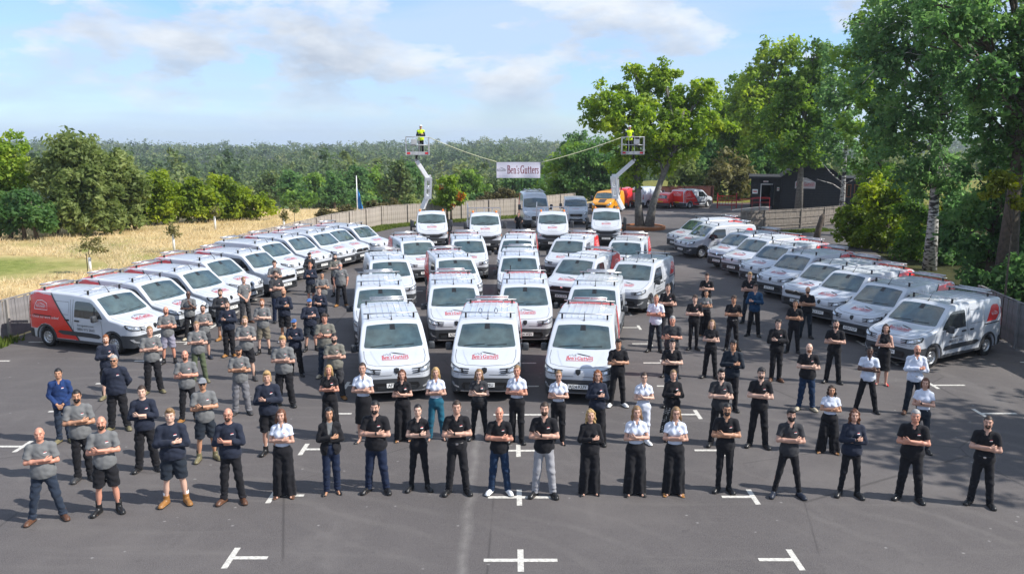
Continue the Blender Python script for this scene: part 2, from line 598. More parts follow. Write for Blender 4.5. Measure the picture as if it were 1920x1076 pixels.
    def shell(S, name, pred, m, off=.012):
        """the faces of the body for which pred(s, y, z) holds, lifted off it with a rim"""
        bm = bmesh.new()
        mp = {}
        def vert(v, o):
            k = (v.index, o)
            if k not in mp: mp[k] = bm.verts.new(v.co + v.normal * (off if o else -.01))
            return mp[k]
        S.bm.verts.index_update()
        sel = set()
        for f in S.bm.faces:
            c = f.calc_center_median()
            if pred(S.x0 - c.x, abs(c.y), c.z): sel.add(f)
        for f in sel: bm.faces.new([vert(v, 1) for v in f.verts])
        for f in sel:
            for e in f.edges:
                if sum(1 for q in e.link_faces if q in sel) == 1:
                    a, b = e.verts
                    bm.faces.new((vert(a, 1), vert(b, 1), vert(b, 0), vert(a, 0)))
        bmesh.ops.recalc_face_normals(bm, faces=bm.faces[:])
        return S._fin(bm, name, m)
    def decal(S, name, geo, view, u0, v0, ax=(1, 0), ay=(0, 1), off=.007, m=None, m2=None):
        """flat print laid on the body: geo is [(verts, faces, colour)] or (verts, faces)"""
        if isinstance(geo, tuple): geo = [(geo[0], geo[1], None)]
        V, F, I, mats = [], [], [], []
        for li, (vs, fs, c) in enumerate(geo):
            mm = INK[c] if c else m
            if m2 and c == 'black': mm = m2
            if mm not in mats: mats.append(mm)
            b = len(V)
            for x, y in vs:
                V.append(S.cast(view, u0 + x * ax[0] + y * ay[0], v0 + x * ax[1] + y * ay[1], off + li * .0004))
            F += [tuple(i + b for i in f) for f in fs]
            I += [mats.index(mm)] * len(fs)
        me = bpy.data.meshes.new(name)
        me.from_pydata([tuple(v) for v in V], [], F)
        for q in mats: me.materials.append(q)
        me.polygons.foreach_set('material_index', I)
        me.update()
        return me

def seam(pts, w=.012):
    """a thin closed band around a polyline, as a polygon"""
    v, f = ribbon(pts, w)
    return [v[2 * i] for i in range(len(pts))] + [v[2 * i + 1] for i in reversed(range(len(pts)))]

# --- wheels (shared)
def wheel_meshes(R=.325, Wd=.205, key='van', rimcol=None):
    t = MB()
    h = Wd / 2
    t.lathe([(R * .62, -h * .8), (R * .9, -h), (R * .97, -h * .8), (R, -h * .4), (R, h * .4), (R * .97, h * .8), (R * .9, h), (R * .62, h * .8), (R * .62, -h * .8)], 28, 'y')
    tyre = t.mesh('wheel', M_RUBBER, True)
    r = MB()
    r.lathe([(0.0, .055), (R * .16, .055), (R * .18, .03), (R * .30, .028), (R * .34, .045), (R * .50, .05), (R * .53, .02), (R * .58, .03), (R * .61, .075), (R * .645, .08), (R * .645, -.08), (0, -.08)], 28, 'y')
    r.cur = 1
    for k in range(10):
        q = 2 * math.pi * k / 10
        r.lathe([(0, 0.052), (R * .055, .052)], 8, 'y', (math.cos(q) * R * .42, 0, math.sin(q) * R * .42))
    for k in range(5):
        q = 2 * math.pi * k / 5
        r.lathe([(0, 0.036), (R * .03, .036)], 6, 'y', (math.cos(q) * R * .24, 0, math.sin(q) * R * .24))
    rim = r.mesh('rim', [rimcol or M_STEEL, M_BLACK], True)
    return tyre, rim

# plan/profile of each kind -------------------------------------------------
def compact_spec(kind):
    prof = [(0, .80), (.015, .86), (.05, .905), (.12, .95), (.28, 1.005), (.55, 1.07), (.85, 1.125), (.98, 1.155), (1.06, 1.20), (1.35, 1.445), (1.62, 1.665), (1.73, 1.735), (1.85, 1.775), (2.1, 1.805), (2.6, 1.825), (3.4, 1.835), (4.1, 1.825), (4.36, 1.81), (4.48, 1.77), (4.55, 1.68), (4.60, 1.45)]
    plan = [(0, .66), (.015, .71), (.05, .765), (.12, .825), (.28, .882), (.55, .914), (.9, .924), (3.8, .924), (4.3, .905), (4.5, .87), (4.6, .80)]
    if kind == 'citroen':
        prof = [(0, .84), (.015, .90), (.05, .955), (.12, 1.0), (.28, 1.05)] + prof[5:]
        plan = [(0, .62), (.015, .68), (.05, .745), (.12, .815), (.28, .88)] + plan[5:]
    if kind == 'renault':
        prof = [(0, .78), (.015, .85), (.05, .92), (.12, .985), (.28, 1.05), (.5, 1.10), (.75, 1.145), (.84, 1.175), (.92, 1.23), (1.22, 1.48), (1.5, 1.69), (1.62, 1.755), (1.78, 1.79), (2.1, 1.815), (2.6, 1.83), (3.4, 1.82), (3.95, 1.80), (4.15, 1.76), (4.25, 1.68), (4.31, 1.55), (4.34, 1.40)]
        plan = [(0, .60), (.015, .66), (.05, .73), (.12, .80), (.28, .87), (.55, .90), (.9, .91), (3.6, .91), (4.1, .89), (4.27, .85), (4.34, .78)]
    return prof, plan

EMPTYMESH = None
TYPES = {}
def vtype(kind):
    """the shared part meshes of one kind of vehicle: list of (name, mesh, location, rotation, parent index or None, flag)"""
    if kind in TYPES: return TYPES[kind]
    T = {'parts': [], 'wheels': []}
    parts = T['parts']
    def part(name, me, par=None, flag=None, loc=None, rot=None):
        parts.append((name, me, loc, rot, par, flag))
        return len(parts) - 1
    compact = kind in ('partner', 'oldpartner', 'citroen', 'renault')
    if compact:
        prof, plan = compact_spec(kind)
        L = prof[-1][0]
        wb = 2.88 if kind != 'renault' else 2.70
        wf = .86
        B = Body(prof, plan, [(0, .05), (.3, .085), (.95, .09), (1.08, .05), (1.6, .05), (1.9, .10), (2.8, .075), (L - .1, .07), (L, .07)], [(0, .34), (.03, .29), (.1, .25), (.5, .24), (3.9, .24), (L - .1, .30), (L, .36)], [(wf, .375), (wf + wb, .375)], 1.08, .135, 1.8)
        part('body', B.base_mesh('body', M_WHITE))
        part('underbody', MB().box((0, 0, .33), (L - .5, 1.2, .2)).mesh('underbody', M_BLACK))
        # windscreen and side glass
        ws0 = 1.07 if kind != 'renault' else .93
        wsH = 1.635 if kind != 'renault' else 1.51
        i = part('windscreen', B.patch('windscreen', 'T', [(-.785, ws0 + .055), (-.765, ws0 + .015), (-.4, ws0 - .035), (0, ws0 - .05), (.4, ws0 - .035), (.765, ws0 + .015), (.785, ws0 + .055), (.75, ws0 + .24), (.690, wsH + .012), (.665, wsH + .03), (.4, wsH + .045), (0, wsH + .052), (-.4, wsH + .045), (-.665, wsH + .03), (-.690, wsH + .012), (-.75, ws0 + .24)], M_GLASS, .006, .1))
        part('rain_sensor', B.patch('rain_sensor', 'T', [(-.075, wsH - .12), (.075, wsH - .12), (.065, wsH + .03), (-.065, wsH + .03)], M_SENSOR, .0085, .1), i)
        for sgn in (-1, 1):
            part('wiper', B.patch('wiper', 'T', [(-.62 + .35 * (sgn + 1) * .92, ws0 + .022), (-.61 + .35 * (sgn + 1) * .92, ws0 + .010), (-.05 + .30 * (sgn + 1), ws0 + .05), (-.05 + .30 * (sgn + 1), ws0 + .062)], M_BLACK, .016, .12), i)
        for sd in 'LR':
            f = part('side_window', B.patch('side_window', sd, [(ws0 + .16, 1.115), (ws0 + .30, 1.30), (ws0 + .62, 1.56), (ws0 + .74, 1.605), (2.36, 1.615), (2.42, 1.58), (2.44, 1.10), (1.9, 1.085)], M_SIDEGLASS, .005, .14))
            part('window_pillar', B.patch('window_pillar', sd, seam([(ws0 + .50, 1.10), (ws0 + .52, 1.47)], .05), M_BLACK, .008, .2), f)
            # door edges
            part('door_seam', B.patch('door_seam', sd, seam([(1.30, 1.06), (1.28, .8), (1.30, .45), (1.36, .36)], .014), M_SEAM, .003, .12, False))
            part('door_seam', B.patch('door_seam', sd, seam([(2.50, 1.66), (2.52, 1.1), (2.52, .42), (2.45, .34), (1.36, .34)], .014), M_SEAM, .003, .14, False))
            part('door_seam', B.patch('door_seam', sd, seam([(2.62, 1.64), (2.60, 1.1), (2.60, .5)], .012), M_SEAM, .003, .14, False))
            part('door_seam', B.patch('door_seam', sd, seam([(3.42, 1.62), (3.44, .95), (3.40, .6)], .012), M_SEAM, .003, .14, False))
            part('panel_crease', B.patch('panel_crease', sd, seam([(2.70, 1.56), (3.36, 1.56), (3.38, 1.15), (2.70, 1.15), (2.68, 1.35), (2.69, 1.55)], .012), M_SEAM, .002, .14, False))
            part('door_handle', B.patch('door_handle', sd, [(2.24, 1.00), (2.42, 1.005), (2.42, .965), (2.24, .96)], M_BLACK, .035, .1))
            part('door_handle', B.patch('door_handle', sd, [(2.68, 1.00), (2.84, 1.005), (2.84, .965), (2.68, .96)], M_BLACK, .03, .1))
            part('sliding_rail', B.patch('sliding_rail', sd, [(3.46, 1.06), (4.28, 1.07), (4.28, 1.04), (3.46, 1.03)], M_BLACK, .012, .2))
            part('side_moulding', B.patch('side_moulding', sd, [(1.36, .52), (1.44, .59), (1.8, .62), (3.1, .62), (3.22, .56), (3.0, .49), (1.45, .47)], M_PLASTIC, .02, .14))
            part('side_moulding', B.patch('side_moulding', sd, [(1.27, .33), (3.34, .33), (3.34, .26), (1.27, .26)], M_PLASTIC, .012, .2))
            part('tail_lamp', B.patch('tail_lamp', sd, [(4.42, 1.5), (4.53, 1.45), (4.585, .9), (4.45, .9)] if L > 4.5 else [(4.17, 1.5), (4.26, 1.45), (4.32, .9), (4.2, .9)], M_TAIL, .01, .14))
            for c in (wf, wf + wb):
                arc = [(c + .455 * math.cos(math.radians(a)), .33 + .445 * math.sin(math.radians(a))) for a in range(-6, 187, 12)] + [(c + .385 * math.cos(math.radians(a)), .33 + .385 * math.sin(math.radians(a))) for a in range(186, -7, -12)]
                part('wheel_arch', B.patch('wheel_arch', sd, arc, M_PLASTIC, .012, 9, True))
            # mirror
            sy = 1 if sd == 'L' else -1
            xm = B.x0 - (ws0 + .38)
            mb = MB()
            mb.bbox((xm, sy * 1.055, 1.13), (.12, .18, .22), .05)
            mb.tube([(xm, sy * .86, 1.07), (xm + .01, sy * 1.0, 1.07)], .04, 8)
            k = part('door_mirror', mb.mesh('door_mirror', M_PLASTIC, True))
            part('mirror_glass', MB().bbox((xm - .056, sy * 1.055, 1.13), (.015, .15, .18), .006).mesh('mirror_glass', M_CHROME), k)
        # bonnet seams, front end
        part('bonnet_seam', B.patch('bonnet_seam', 'T', seam([(-.80, 1.0), (-.80, .6), (-.74, .26), (-.5, .13), (0, .085), (.5, .13), (.74, .26), (.80, .6), (.80, 1.0)], .014), M_SEAM, .002, .14, False))
        for sgn in (-1, 1):
            part('bonnet_crease', B.patch('bonnet_crease', 'T', seam([(sgn * .62, .98), (sgn * .54, .55), (sgn * .42, .16)], .02), M_WHITE, .006, .14, False))
        low = .62 if kind != 'citroen' else .60
        part('front_bumper', B.shell('front_bumper', lambda s, y, z: s < .50 and .22 < z < low, M_PLASTIC, .014))
        part('rear_bumper', B.shell('rear_bumper', lambda s, y, z: s > L - .30 and .2 < z < .6, M_PLASTIC, .014))
        part('tailgate_glass', B.patch('tailgate_glass', 'B', [(-.62, 1.28), (.62, 1.28), (.56, 1.12 + .22), (-.56, 1.12 + .22)], M_SIDEGLASS, .01, .2)) if False else None
        part('lower_grille', B.patch('lower_grille', 'F', [(-.52, .36), (.52, .36), (.60, .44), (.55, .545), (-.55, .545), (-.60, .44)], M_BLACK, .019, .12))
        for k in range(3):
            part('grille_slat', B.patch('grille_slat', 'F', [(-.50, .375 + k * .033), (.50, .375 + k * .033), (.50, .388 + k * .033), (-.50, .388 + k * .033)], M_PLASTIC, .030, .2))
        for sgn in (-1, 1):
            part('fog_lamp_bezel', B.patch('fog_lamp_bezel', 'F', [(sgn * .66, .40), (sgn * .80, .44), (sgn * .85, .53), (sgn * .81, .545), (sgn * .76, .47), (sgn * .66, .43)], M_DRL if kind == 'partner' else M_PLASTIC, .024, .07))
            part('bumper_seam', B.patch('bumper_seam', 'F', seam([(sgn * .12, .74), (sgn * .5, .73), (sgn * .8, .755)], .012), M_SEAM, .003, .12, False))
        part('bumper_lip', B.patch('bumper_lip', 'F', seam([(-.72, .325), (-.4, .31), (.4, .31), (.72, .325)], .02), M_DRL if kind == 'partner' else M_PLASTIC, .022, .14))
        if kind == 'partner':
            for sgn in (-1, 1):
                k = part('headlight', B.patch('headlight', 'F', [(sgn * a, b) for a, b in ((.545, .815), (.56, .875), (.70, .925), (.872, .985), (.893, .955), (.885, .86), (.82, .81), (.65, .79))], M_BLACK, .010, .05))
                part('lamp_lens', B.patch('lamp_lens', 'F', [(sgn * a, b) for a, b in ((.585, .825), (.60, .87), (.72, .912), (.865, .965), (.878, .93), (.87, .87), (.81, .825), (.66, .805))], M_LAMP, .013, .05), k)
                part('lamp_reflector', B.patch('lamp_reflector', 'F', [(sgn * a, b) for a, b in ((.66, .835), (.67, .875), (.76, .90), (.78, .85))], M_DRL, .017, .05), k)
                part('lamp_reflector', B.patch('lamp_reflector', 'F', [(sgn * a, b) for a, b in ((.81, .87), (.82, .925), (.865, .94), (.86, .885))], M_DRL, .017, .05), k)
                for q in range(3):
                    z = .895 - .047 * q
                    part('headlight_claw', B.patch('headlight_claw', 'F', [(sgn * a, b) for a, b in ((.63 - .015 * q, z + .012), (.40 + .012 * q, z - .004), (.395 + .012 * q, z - .022), (.63 - .015 * q, z - .012))], M_BLACK, .015, .1), k)
            part('badge', B.patch('badge', 'F', [(-.065, .905), (0, .92), (.065, .905), (.065, .825), (0, .765), (-.065, .825)], M_SENSOR, .012, .1))
        elif kind == 'oldpartner':
            part('upper_grille', B.patch('upper_grille', 'F', [(-.50, .69), (.50, .69), (.53, .80), (.42, .86), (-.42, .86), (-.53, .80)], M_BLACK, .012, .1))
            lb = part('badge', B.patch('badge', 'F', [(-.06, .85), (-.02, .88), (.05, .85), (.03, .80), (.06, .74), (.0, .72), (-.05, .74), (-.02, .79)], M_CHROME, .02, .1))
            for sgn in (-1, 1):
                k = part('headlight', B.patch('headlight', 'F', [(sgn * a, b) for a, b in ((.57, .78), (.60, .89), (.74, .95), (.875, 1.0), (.893, .93), (.86, .83), (.74, .78))], M_LAMP, .010, .05))
                part('lamp_reflector', B.patch('lamp_reflector', 'F', [(sgn * a, b) for a, b in ((.64, .82), (.66, .88), (.76, .91), (.76, .83))], M_DRL, .014, .05), k)
        elif kind == 'citroen':
            part('upper_grille', B.patch('upper_grille', 'F', [(-.50, .70), (.50, .70), (.58, .80), (.52, .85), (-.52, .85), (-.58, .80)], M_BLACK, .012, .1))
            part('badge', B.patch('badge', 'F', [(-.54, .83), (-.12, .845), (0, .90), (.12, .845), (.54, .83), (.54, .812), (.13, .82), (0, .87), (-.13, .82), (-.54, .812)], M_CHROME, .02, .1))
            for sgn in (-1, 1):
                k = part('headlight', B.patch('headlight', 'F', [(sgn * a, b) for a, b in ((.58, .86), (.62, .95), (.76, 1.01), (.875, 1.03), (.893, .97), (.85, .88), (.74, .84))], M_LAMP, .010, .05))
                part('lamp_reflector', B.patch('lamp_reflector', 'F', [(sgn * a, b) for a, b in ((.66, .88), (.68, .94), (.78, .97), (.78, .89))], M_DRL, .014, .05), k)
        else:
            part('upper_grille', B.patch('upper_grille', 'F', [(-.56, .80), (-.08, .74), (.08, .74), (.56, .80), (.54, .84), (.1, .82), (-.1, .82), (-.54, .84)], M_BLACK, .012, .1))
            part('badge', B.patch('badge', 'F', [(0, .93), (.055, .83), (0, .73), (-.055, .83)], M_CHROME, .02, .1))
            for sgn in (-1, 1):
                k = part('headlight', B.patch('headlight', 'F', [(sgn * a, b) for a, b in ((.52, .82), (.56, .93), (.72, 1.0), (.86, 1.05), (.882, .98), (.84, .86), (.70, .81))], M_LAMP, .010, .05))
                part('lamp_reflector', B.patch('lamp_reflector', 'F', [(sgn * a, b) for a, b in ((.60, .85), (.62, .92), (.74, .96), (.74, .86))], M_DRL, .014, .05), k)
        # roof: ribs, aerial, bars
        for k in range(7):
            y = -.54 + k * .18
            part('roof_rib', B.patch('roof_rib', 'T', [(y - .018, 2.15), (y + .018, 2.15), (y + .018, L - .55), (y - .018, L - .55)], M_WHITE, .012, .5), None, None)
        part('roof_seam', B.patch('roof_seam', 'T', seam([(-.70, 1.98), (0, 1.95), (.70, 1.98)], .012), M_SEAM, .002, .2, False))
        part('aerial', MB().tube([(B.x0 - 1.86, 0, 1.80), (B.x0 - 1.90, 0, 1.84), (B.x0 - 2.06, 0, 2.02)], [.028, .012, .004], 6).mesh('aerial', M_BLACK))
        T['wheelpos'] = [(B.x0 - c, sg * (.80)) for c in (wf, wf + wb) for sg in (1, -1)]
        T['wheel'] = wheel_meshes(.325, .2)
        # livery variants
        rb = L - .02
        red = [(3.30 + L - 4.6, .36), (rb, .36), (rb - .0, 1.40), (rb - .10, 1.62), (rb - .26, 1.745), (rb - .62, 1.745), (rb - .55, 1.2)]
        c2 = wf + wb
        for sd in 'LR':
            part('livery_panel', B.patch('livery_panel', sd, [(rb - 2.24, .345), (c2 - .46, .345), (c2 - .43, .50), (c2 - .33, .66), (c2 - .18, .76), (c2, .795), (c2 + .18, .76), (c2 + .33, .66), (c2 + .42, .60), (rb - .01, .60), (rb - .0, 1.40), (rb - .05, 1.60), (rb - .10, 1.70), (rb - .20, 1.775), (rb - 1.08, 1.80), (rb - 1.16, 1.66)], M_RED, .0045, .12), None, 'full')
            part('livery_stripe', B.patch('livery_stripe', sd, seam([(rb - 1.09, 1.80), (rb - 1.18, 1.66), (rb - 1.74, 1.0), (rb - 2.27, .345)], .055), M_GREYINK, .006, .12, False), None, 'full')
            part('livery_panel', B.patch('livery_panel', sd, [(rb - 1.02, 1.12), (rb - .52, 1.12), (rb - .42, 1.18), (rb - .30, 1.30), (rb - .28, 1.50), (rb - .36, 1.60), (rb - .60, 1.62), (rb - .72, 1.57)], M_RED, .0045, .12), None, 'badge')
            sx = 1 if sd == 'L' else -1
            part('livery_emblem', B.decal('livery_emblem', [([(x, y) for x, y in ribbon([(-.30, -.12), (-.26, .05), (-.18, .16), (.05, .18), (.26, .10), (.30, -.12), (-.30, -.12)], .018)[0]], ribbon([(0, 0)] * 7, 1)[1] if False else ribbon([(-.30, -.12), (-.26, .05), (-.18, .16), (.05, .18), (.26, .10), (.30, -.12), (-.30, -.12)], .018)[1], 'white')] + [(v, f, {'red': 'white', 'black': 'white'}[c]) for v, f, c in logo_geo(.42)], sd, rb - .66, 1.36, (sx, 0), (0, 1), .010), None, 'full')
            part('livery_emblem', B.decal('livery_emblem', [(v, f, 'white') for v, f, c in logo_geo(.36)], sd, rb - .56, 1.34, (sx, 0), (0, 1), .010), None, 'badge')
            part('slogan', B.decal('slogan', text_geo('Check our work online!', .125), sd, rb - .86, 1.00, (sx, 0), (0, 1), .010, M_WHITEINK), None, 'full')
            part('door_lettering', B.decal('door_lettering', text_geo('bensgutters.com', .105), sd, 1.98, .845, (sx, 0), (0, 1), .008, M_GREYINK), None, 'side')
            part('door_lettering', B.decal('door_lettering', text_geo('0800 015 2662', .125), sd, 1.98, .715, (sx, 0), (0, 1), .008, M_GREYINK), None, 'side')
        part('rear_door_panel', B.patch('rear_door_panel', 'B', [(-.76, .64), (.76, .64), (.74, 1.3), (.66, 1.70), (-.66, 1.70), (-.74, 1.3)], M_RED, .006, .2), None, 'full')
        part('rear_door_logo', B.decal('rear_door_logo', [(v, f, 'white') for v, f, c in logo_geo(.9)], 'B', 0, 1.35, (-1, 0), (0, 1), .010), None, 'full')
        part('livery_roof_band', B.patch('livery_roof_band', 'T', [(-.80, L - .52), (.80, L - .52), (.80, L - .14), (-.80, L - .14)], M_RED, .0145, .15), None, 'redroof')
        part('bonnet_logo', B.decal('bonnet_logo', logo_geo(.70), 'T', 0.0, .53, (1, 0), (0, 1.75), .008), None, 'logo')
        # plate
        h, n = B.ray((B.x0 + 1, 0, .47), (-1, 0, 0))
        T['plate'] = (h.x + .036, .475)
        T['plate_back'] = -B.x0 - .02
        T['roofz'] = 1.845
        T['racks'] = [2.08, L - .60]
        T['x0'] = B.x0
    else:
        build_large(kind, T, part)
    TYPES[kind] = T
    return T

def rack_meshes(key, roofz, hw=.66):
    k = ('rack', key)
    if k in MATS: return MATS[k]
    b = MB()
    b.tube([(0, -hw - .10, roofz + .10), (0, hw + .10, roofz + .10)], .019, 8)
    f = MB().bbox((0, 0, roofz + .02), (.055, .05, .15), .01)
    st = MB().tube([(0, 0, roofz + .09), (0, 0, roofz + .28)], .016, 6)
    ring = MB().tube([(0, .045 * math.cos(a), roofz + .145 + .075 * math.sin(a)) for a in [i * math.pi / 5 for i in range(11)]], .009, 5)
    lad = MB()
    for s in (0, .34): lad.tube([(-s, -hw + .15, roofz + .125), (-s, hw - .15, roofz + .125)], .03, 8)
    for s in (-1, 0, 1): lad.tube([(0.0, s * (hw - .16), roofz + .125), (-.34, s * (hw - .16), roofz + .125)], .015, 6)
    MATS[k] = (b.mesh('crossbar', M_ALU, True), f.mesh('foot', M_BLACK), st.mesh('load_stop', M_BLACK), ring.mesh('ladder_clamp', M_BLACK), lad.mesh('rear_roller', M_ALU, True))
    return MATS[k]

def plate_mesh(txt, yellow=False):
    k = ('plate', txt, yellow)
    if k not in MATS:
        a = MB().bbox((0, 0, 0), (.018, .53, .115), .006).mesh('number_plate', M_PLATEY if yellow else M_PLATE)
        v, f = text_geo(txt, .115, .012)
        x1 = max(x for x, _ in v) - min(x for x, _ in v)
        kx = .46 / x1
        b = bpy.data.meshes.new('plate_lettering')
        b.from_pydata([(.0105, x * kx, y) for x, y in v], [], f)
        b.materials.append(M_INK)
        MATS[k] = (a, b)
    return MATS[k]

def vehicle(kind, name, loc, heading, label, cat='van', group=None, flags=('full', 'side', 'logo', 'redroof'), plate='AJ24 KUY', rack='std', lean=0):
    T = vtype(kind)
    root = empty(name, loc, heading)
    tag(root, label, cat, group)
    made = []
    for nm, me, l, r, par, flag in T['parts']:
        if flag and flag not in flags: made.append(None); continue
        o = link(nm, me, root if par is None else made[par], l, r)
        made.append(o)
    ty, rim = T['wheel']
    R = max(v.co.z for v in ty.vertices)
    for i, (x, y) in enumerate(T['wheelpos']):
        w = link('wheel', ty, root, (x, y, R), (0, random.uniform(0, 3), 0) if y > 0 else (0, random.uniform(0, 3), math.pi))
        link('rim', rim, w)
    if plate:
        a, b = plate_mesh(plate)
        px, pz = T['plate']
        p = link('number_plate', a, root, (px, 0, pz), (0, math.radians(-6), 0))
        link('plate_lettering', b, p)
        a2, b2 = plate_mesh(plate, True)
        p = link('number_plate', a2, root, (T['plate_back'], 0, T.get('plate_back_z', .62)), (0, 0, math.pi))
        link('plate_lettering', b2, p)
    if rack and rack != 'none':
        bar, foot, stop, ring, roller = rack_meshes('c' if T['roofz'] < 1.9 else 'l%.2f' % T['roofz'], T['roofz'])
        for q in (0, 1):
            rk = link('roof_rack', bar, root, (T['x0'] - T['racks'][q], 0, 0))
            for sg in (-1, 1):
                link('foot', foot, rk, (0, sg * .63, 0))
                if rack == 'stops': link('load_stop', stop, rk, (0, sg * .54, 0))
                if rack == 'rings' and not q: link('ladder_clamp', ring, rk, (0, sg * .22, 0))
            if q and rack != 'stops': link('rear_roller', roller, rk)
    return root
def build_large(kind, T, part):
    """bigger vans and the cab trucks"""
    paint = {'custom_yellow': M_YELLOW, 'hatch_red': M_RED}.get(kind, M_WHITE)
    if kind == 'iveco':
        prof = [(0, .95), (.015, 1.02), (.05, 1.10), (.12, 1.17), (.3, 1.28), (.55, 1.40), (.72, 1.47), (.80, 1.52), (1.1, 1.85), (1.36, 2.12), (1.45, 2.19), (1.6, 2.235), (1.8, 2.25), (2.1, 2.24), (2.2, 2.20), (2.24, 2.1)]
        plan = [(0, .70), (.015, .77), (.05, .84), (.12, .90), (.28, .95), (.5, .975), (2.1, .98), (2.24, .95)]
        arches, belt, tum, L, wf, ws0, wsH = [(.98, .42)], 1.35, .15, 2.24, .98, .83, 1.30
        R, zb = .36, .30
        rear = 4.1
    elif kind == 'transit':
        prof = [(0, .90), (.015, .98), (.05, 1.05), (.12, 1.12), (.3, 1.22), (.6, 1.33), (.82, 1.40), (.92, 1.47), (1.3, 1.88), (1.62, 2.20), (1.78, 2.34), (2.0, 2.46), (2.3, 2.52), (3.2, 2.54), (5.2, 2.52), (5.42, 2.44), (5.5, 2.2)]
        plan = [(0, .68), (.015, .76), (.05, .83), (.12, .90), (.28, .96), (.5, 1.0), (.8, 1.02), (5.2, 1.02), (5.4, .98), (5.5, .93)]
        arches, belt, tum, L, wf, ws0, wsH = [(.98, .41), (4.4, .41)], 1.35, .14, 5.5, .98, .95, 1.58
        R, zb = .35, .28
    elif kind in ('custom', 'custom_yellow'):
        prof = [(0, .86), (.015, .93), (.05, .99), (.12, 1.05), (.3, 1.13), (.6, 1.22), (.85, 1.28), (.95, 1.33), (1.3, 1.64), (1.62, 1.88), (1.75, 1.94), (2.0, 1.975), (3.0, 1.98), (4.5, 1.97), (4.8, 1.92), (4.92, 1.8), (4.97, 1.6)]
        plan = [(0, .66), (.015, .74), (.05, .81), (.12, .87), (.28, .93), (.5, .97), (.8, .985), (4.5, .985), (4.85, .95), (4.97, .88)]
        arches, belt, tum, L, wf, ws0, wsH = [(.98, .40), (3.91, .40)], 1.22, .15, 4.97, .98, .98, 1.58
        R, zb = .34, .26
    elif kind == 'hatch_red':          # a small car-derived van, seen from behind
        prof = [(0, .62), (.03, .70), (.12, .78), (.4, .86), (.8, .93), (.98, .97), (1.3, 1.20), (1.65, 1.42), (1.9, 1.48), (2.4, 1.51), (3.1, 1.46), (3.5, 1.36), (3.75, 1.12), (3.86, .92), (3.92, .80)]
        plan = [(0, .55), (.03, .64), (.12, .74), (.4, .82), (.8, .85), (3.3, .85), (3.7, .80), (3.92, .70)]
        arches, belt, tum, L, wf, ws0, wsH = [(.80, .35), (3.28, .35)], .92, .22, 3.92, .80, 1.02, 1.58
        R, zb = .30, .22
    mx = max(z for _, z in prof)
    B = Body(prof, plan, [(0, .05), (.3, .09), (ws0 - .05, .1), (ws0 + .06, .05), (wsH, .05), (wsH + .3, .12), (L, .11)], [(0, zb + .1), (.03, zb + .05), (.1, zb), (L - .1, zb + .02), (L, zb + .08)], arches, belt, tum, mx)
    nm = 'cab' if kind == 'iveco' else 'body'
    part(nm, B.base_mesh(nm, paint))
    part('underbody', MB().box((0, 0, zb + .12), (L - .5, 1.2, .2)).mesh('underbody', M_BLACK))
    wB = interp(plan, ws0) * B.g(interp(prof, ws0 + .1), ws0)
    wT = interp(plan, wsH) * B.g(interp(prof, wsH) - .05, wsH) - .06
    i = part('windscreen', B.patch('windscreen', 'T', [(-(wB - .08), ws0 + .06), (-.4, ws0 - .01), (0, ws0 - .02), (.4, ws0 - .01), (wB - .08, ws0 + .06), (wT, wsH - .02), (0, wsH + .03), (-wT, wsH - .02)], M_GLASS, .006, .1))
    for sgn in (-1, 1):
        part('wiper', B.patch('wiper', 'T', [(-.7 + .4 * (sgn + 1), ws0 + .03), (-.68 + .4 * (sgn + 1), ws0 + .01), (-.02 + .33 * (sgn + 1), ws0 + .10), (-.02 + .33 * (sgn + 1), ws0 + .12)], M_BLACK, .016, .15), i)
    zr = interp(prof, wsH)
    for sd in 'LR':
        e = min(ws0 + 1.25, L - .18)
        part('side_window', B.patch('side_window', sd, [(ws0 + .22, belt + .03), (ws0 + .30, belt + .12), (wsH - .08, zr - .14), (e, zr - .10), (e + .02, belt)], M_SIDEGLASS, .005, .14))
        part('door_seam', B.patch('door_seam', sd, seam([(ws0 + .14, belt), (ws0 + .2, zb + .2)], .014), M_SEAM, .003, .2, False))
        part('door_seam', B.patch('door_seam', sd, seam([(e + .06, zr - .05), (e + .08, zb + .1)], .014), M_SEAM, .003, .2, False))
        part('door_handle', B.patch('door_handle', sd, [(e - .22, belt - .10), (e - .02, belt - .10), (e - .02, belt - .14), (e - .22, belt - .14)], M_BLACK, .035, .1))
        for c, r in arches:
            arc = [(c + (r + .07) * math.cos(math.radians(a)), .33 + (r + .06) * math.sin(math.radians(a))) for a in range(-4, 185, 12)] + [(c + (r + .01) * math.cos(math.radians(a)), .33 + (r + .005) * math.sin(math.radians(a))) for a in range(184, -5, -12)]
            part('wheel_arch', B.patch('wheel_arch', sd, arc, M_PLASTIC if kind != 'hatch_red' else M_RED, .012, 9, True))
        if kind in ('transit', 'custom', 'custom_yellow'):
            part('side_moulding', B.patch('side_moulding', sd, [(wf + .55, .66), (L - 1.1 if kind != 'transit' else 3.9, .66), (L - 1.15 if kind != 'transit' else 3.85, .54), (wf + .5, .54)], M_PLASTIC, .02, .3))
            part('door_seam', B.patch('door_seam', sd, seam([(e + 1.2, zr - .05), (e + 1.2, zb + .15)], .014), M_SEAM, .003, .2, False))
        part('tail_lamp', B.patch('tail_lamp', sd, [(L - .18, 1.35), (L - .05, 1.3), (L - .03, .85), (L - .15, .85)], M_TAIL, .01, .14)) if kind != 'iveco' else None
        sy = 1 if sd == 'L' else -1
        mb = MB()
        xm, ym, zm = B.x0 - ws0 - .22, interp(plan, ws0 + .4) + .22, belt + .18
        big = 1.0 if kind != 'hatch_red' else .55
        mb.bbox((xm, sy * ym, zm), (.15 * big, .22 * big, .42 * big), .05 * big)
        mb.tube([(xm, sy * (ym - .30), zm - .18 * big), (xm, sy * ym, zm - .1)], .04, 6)
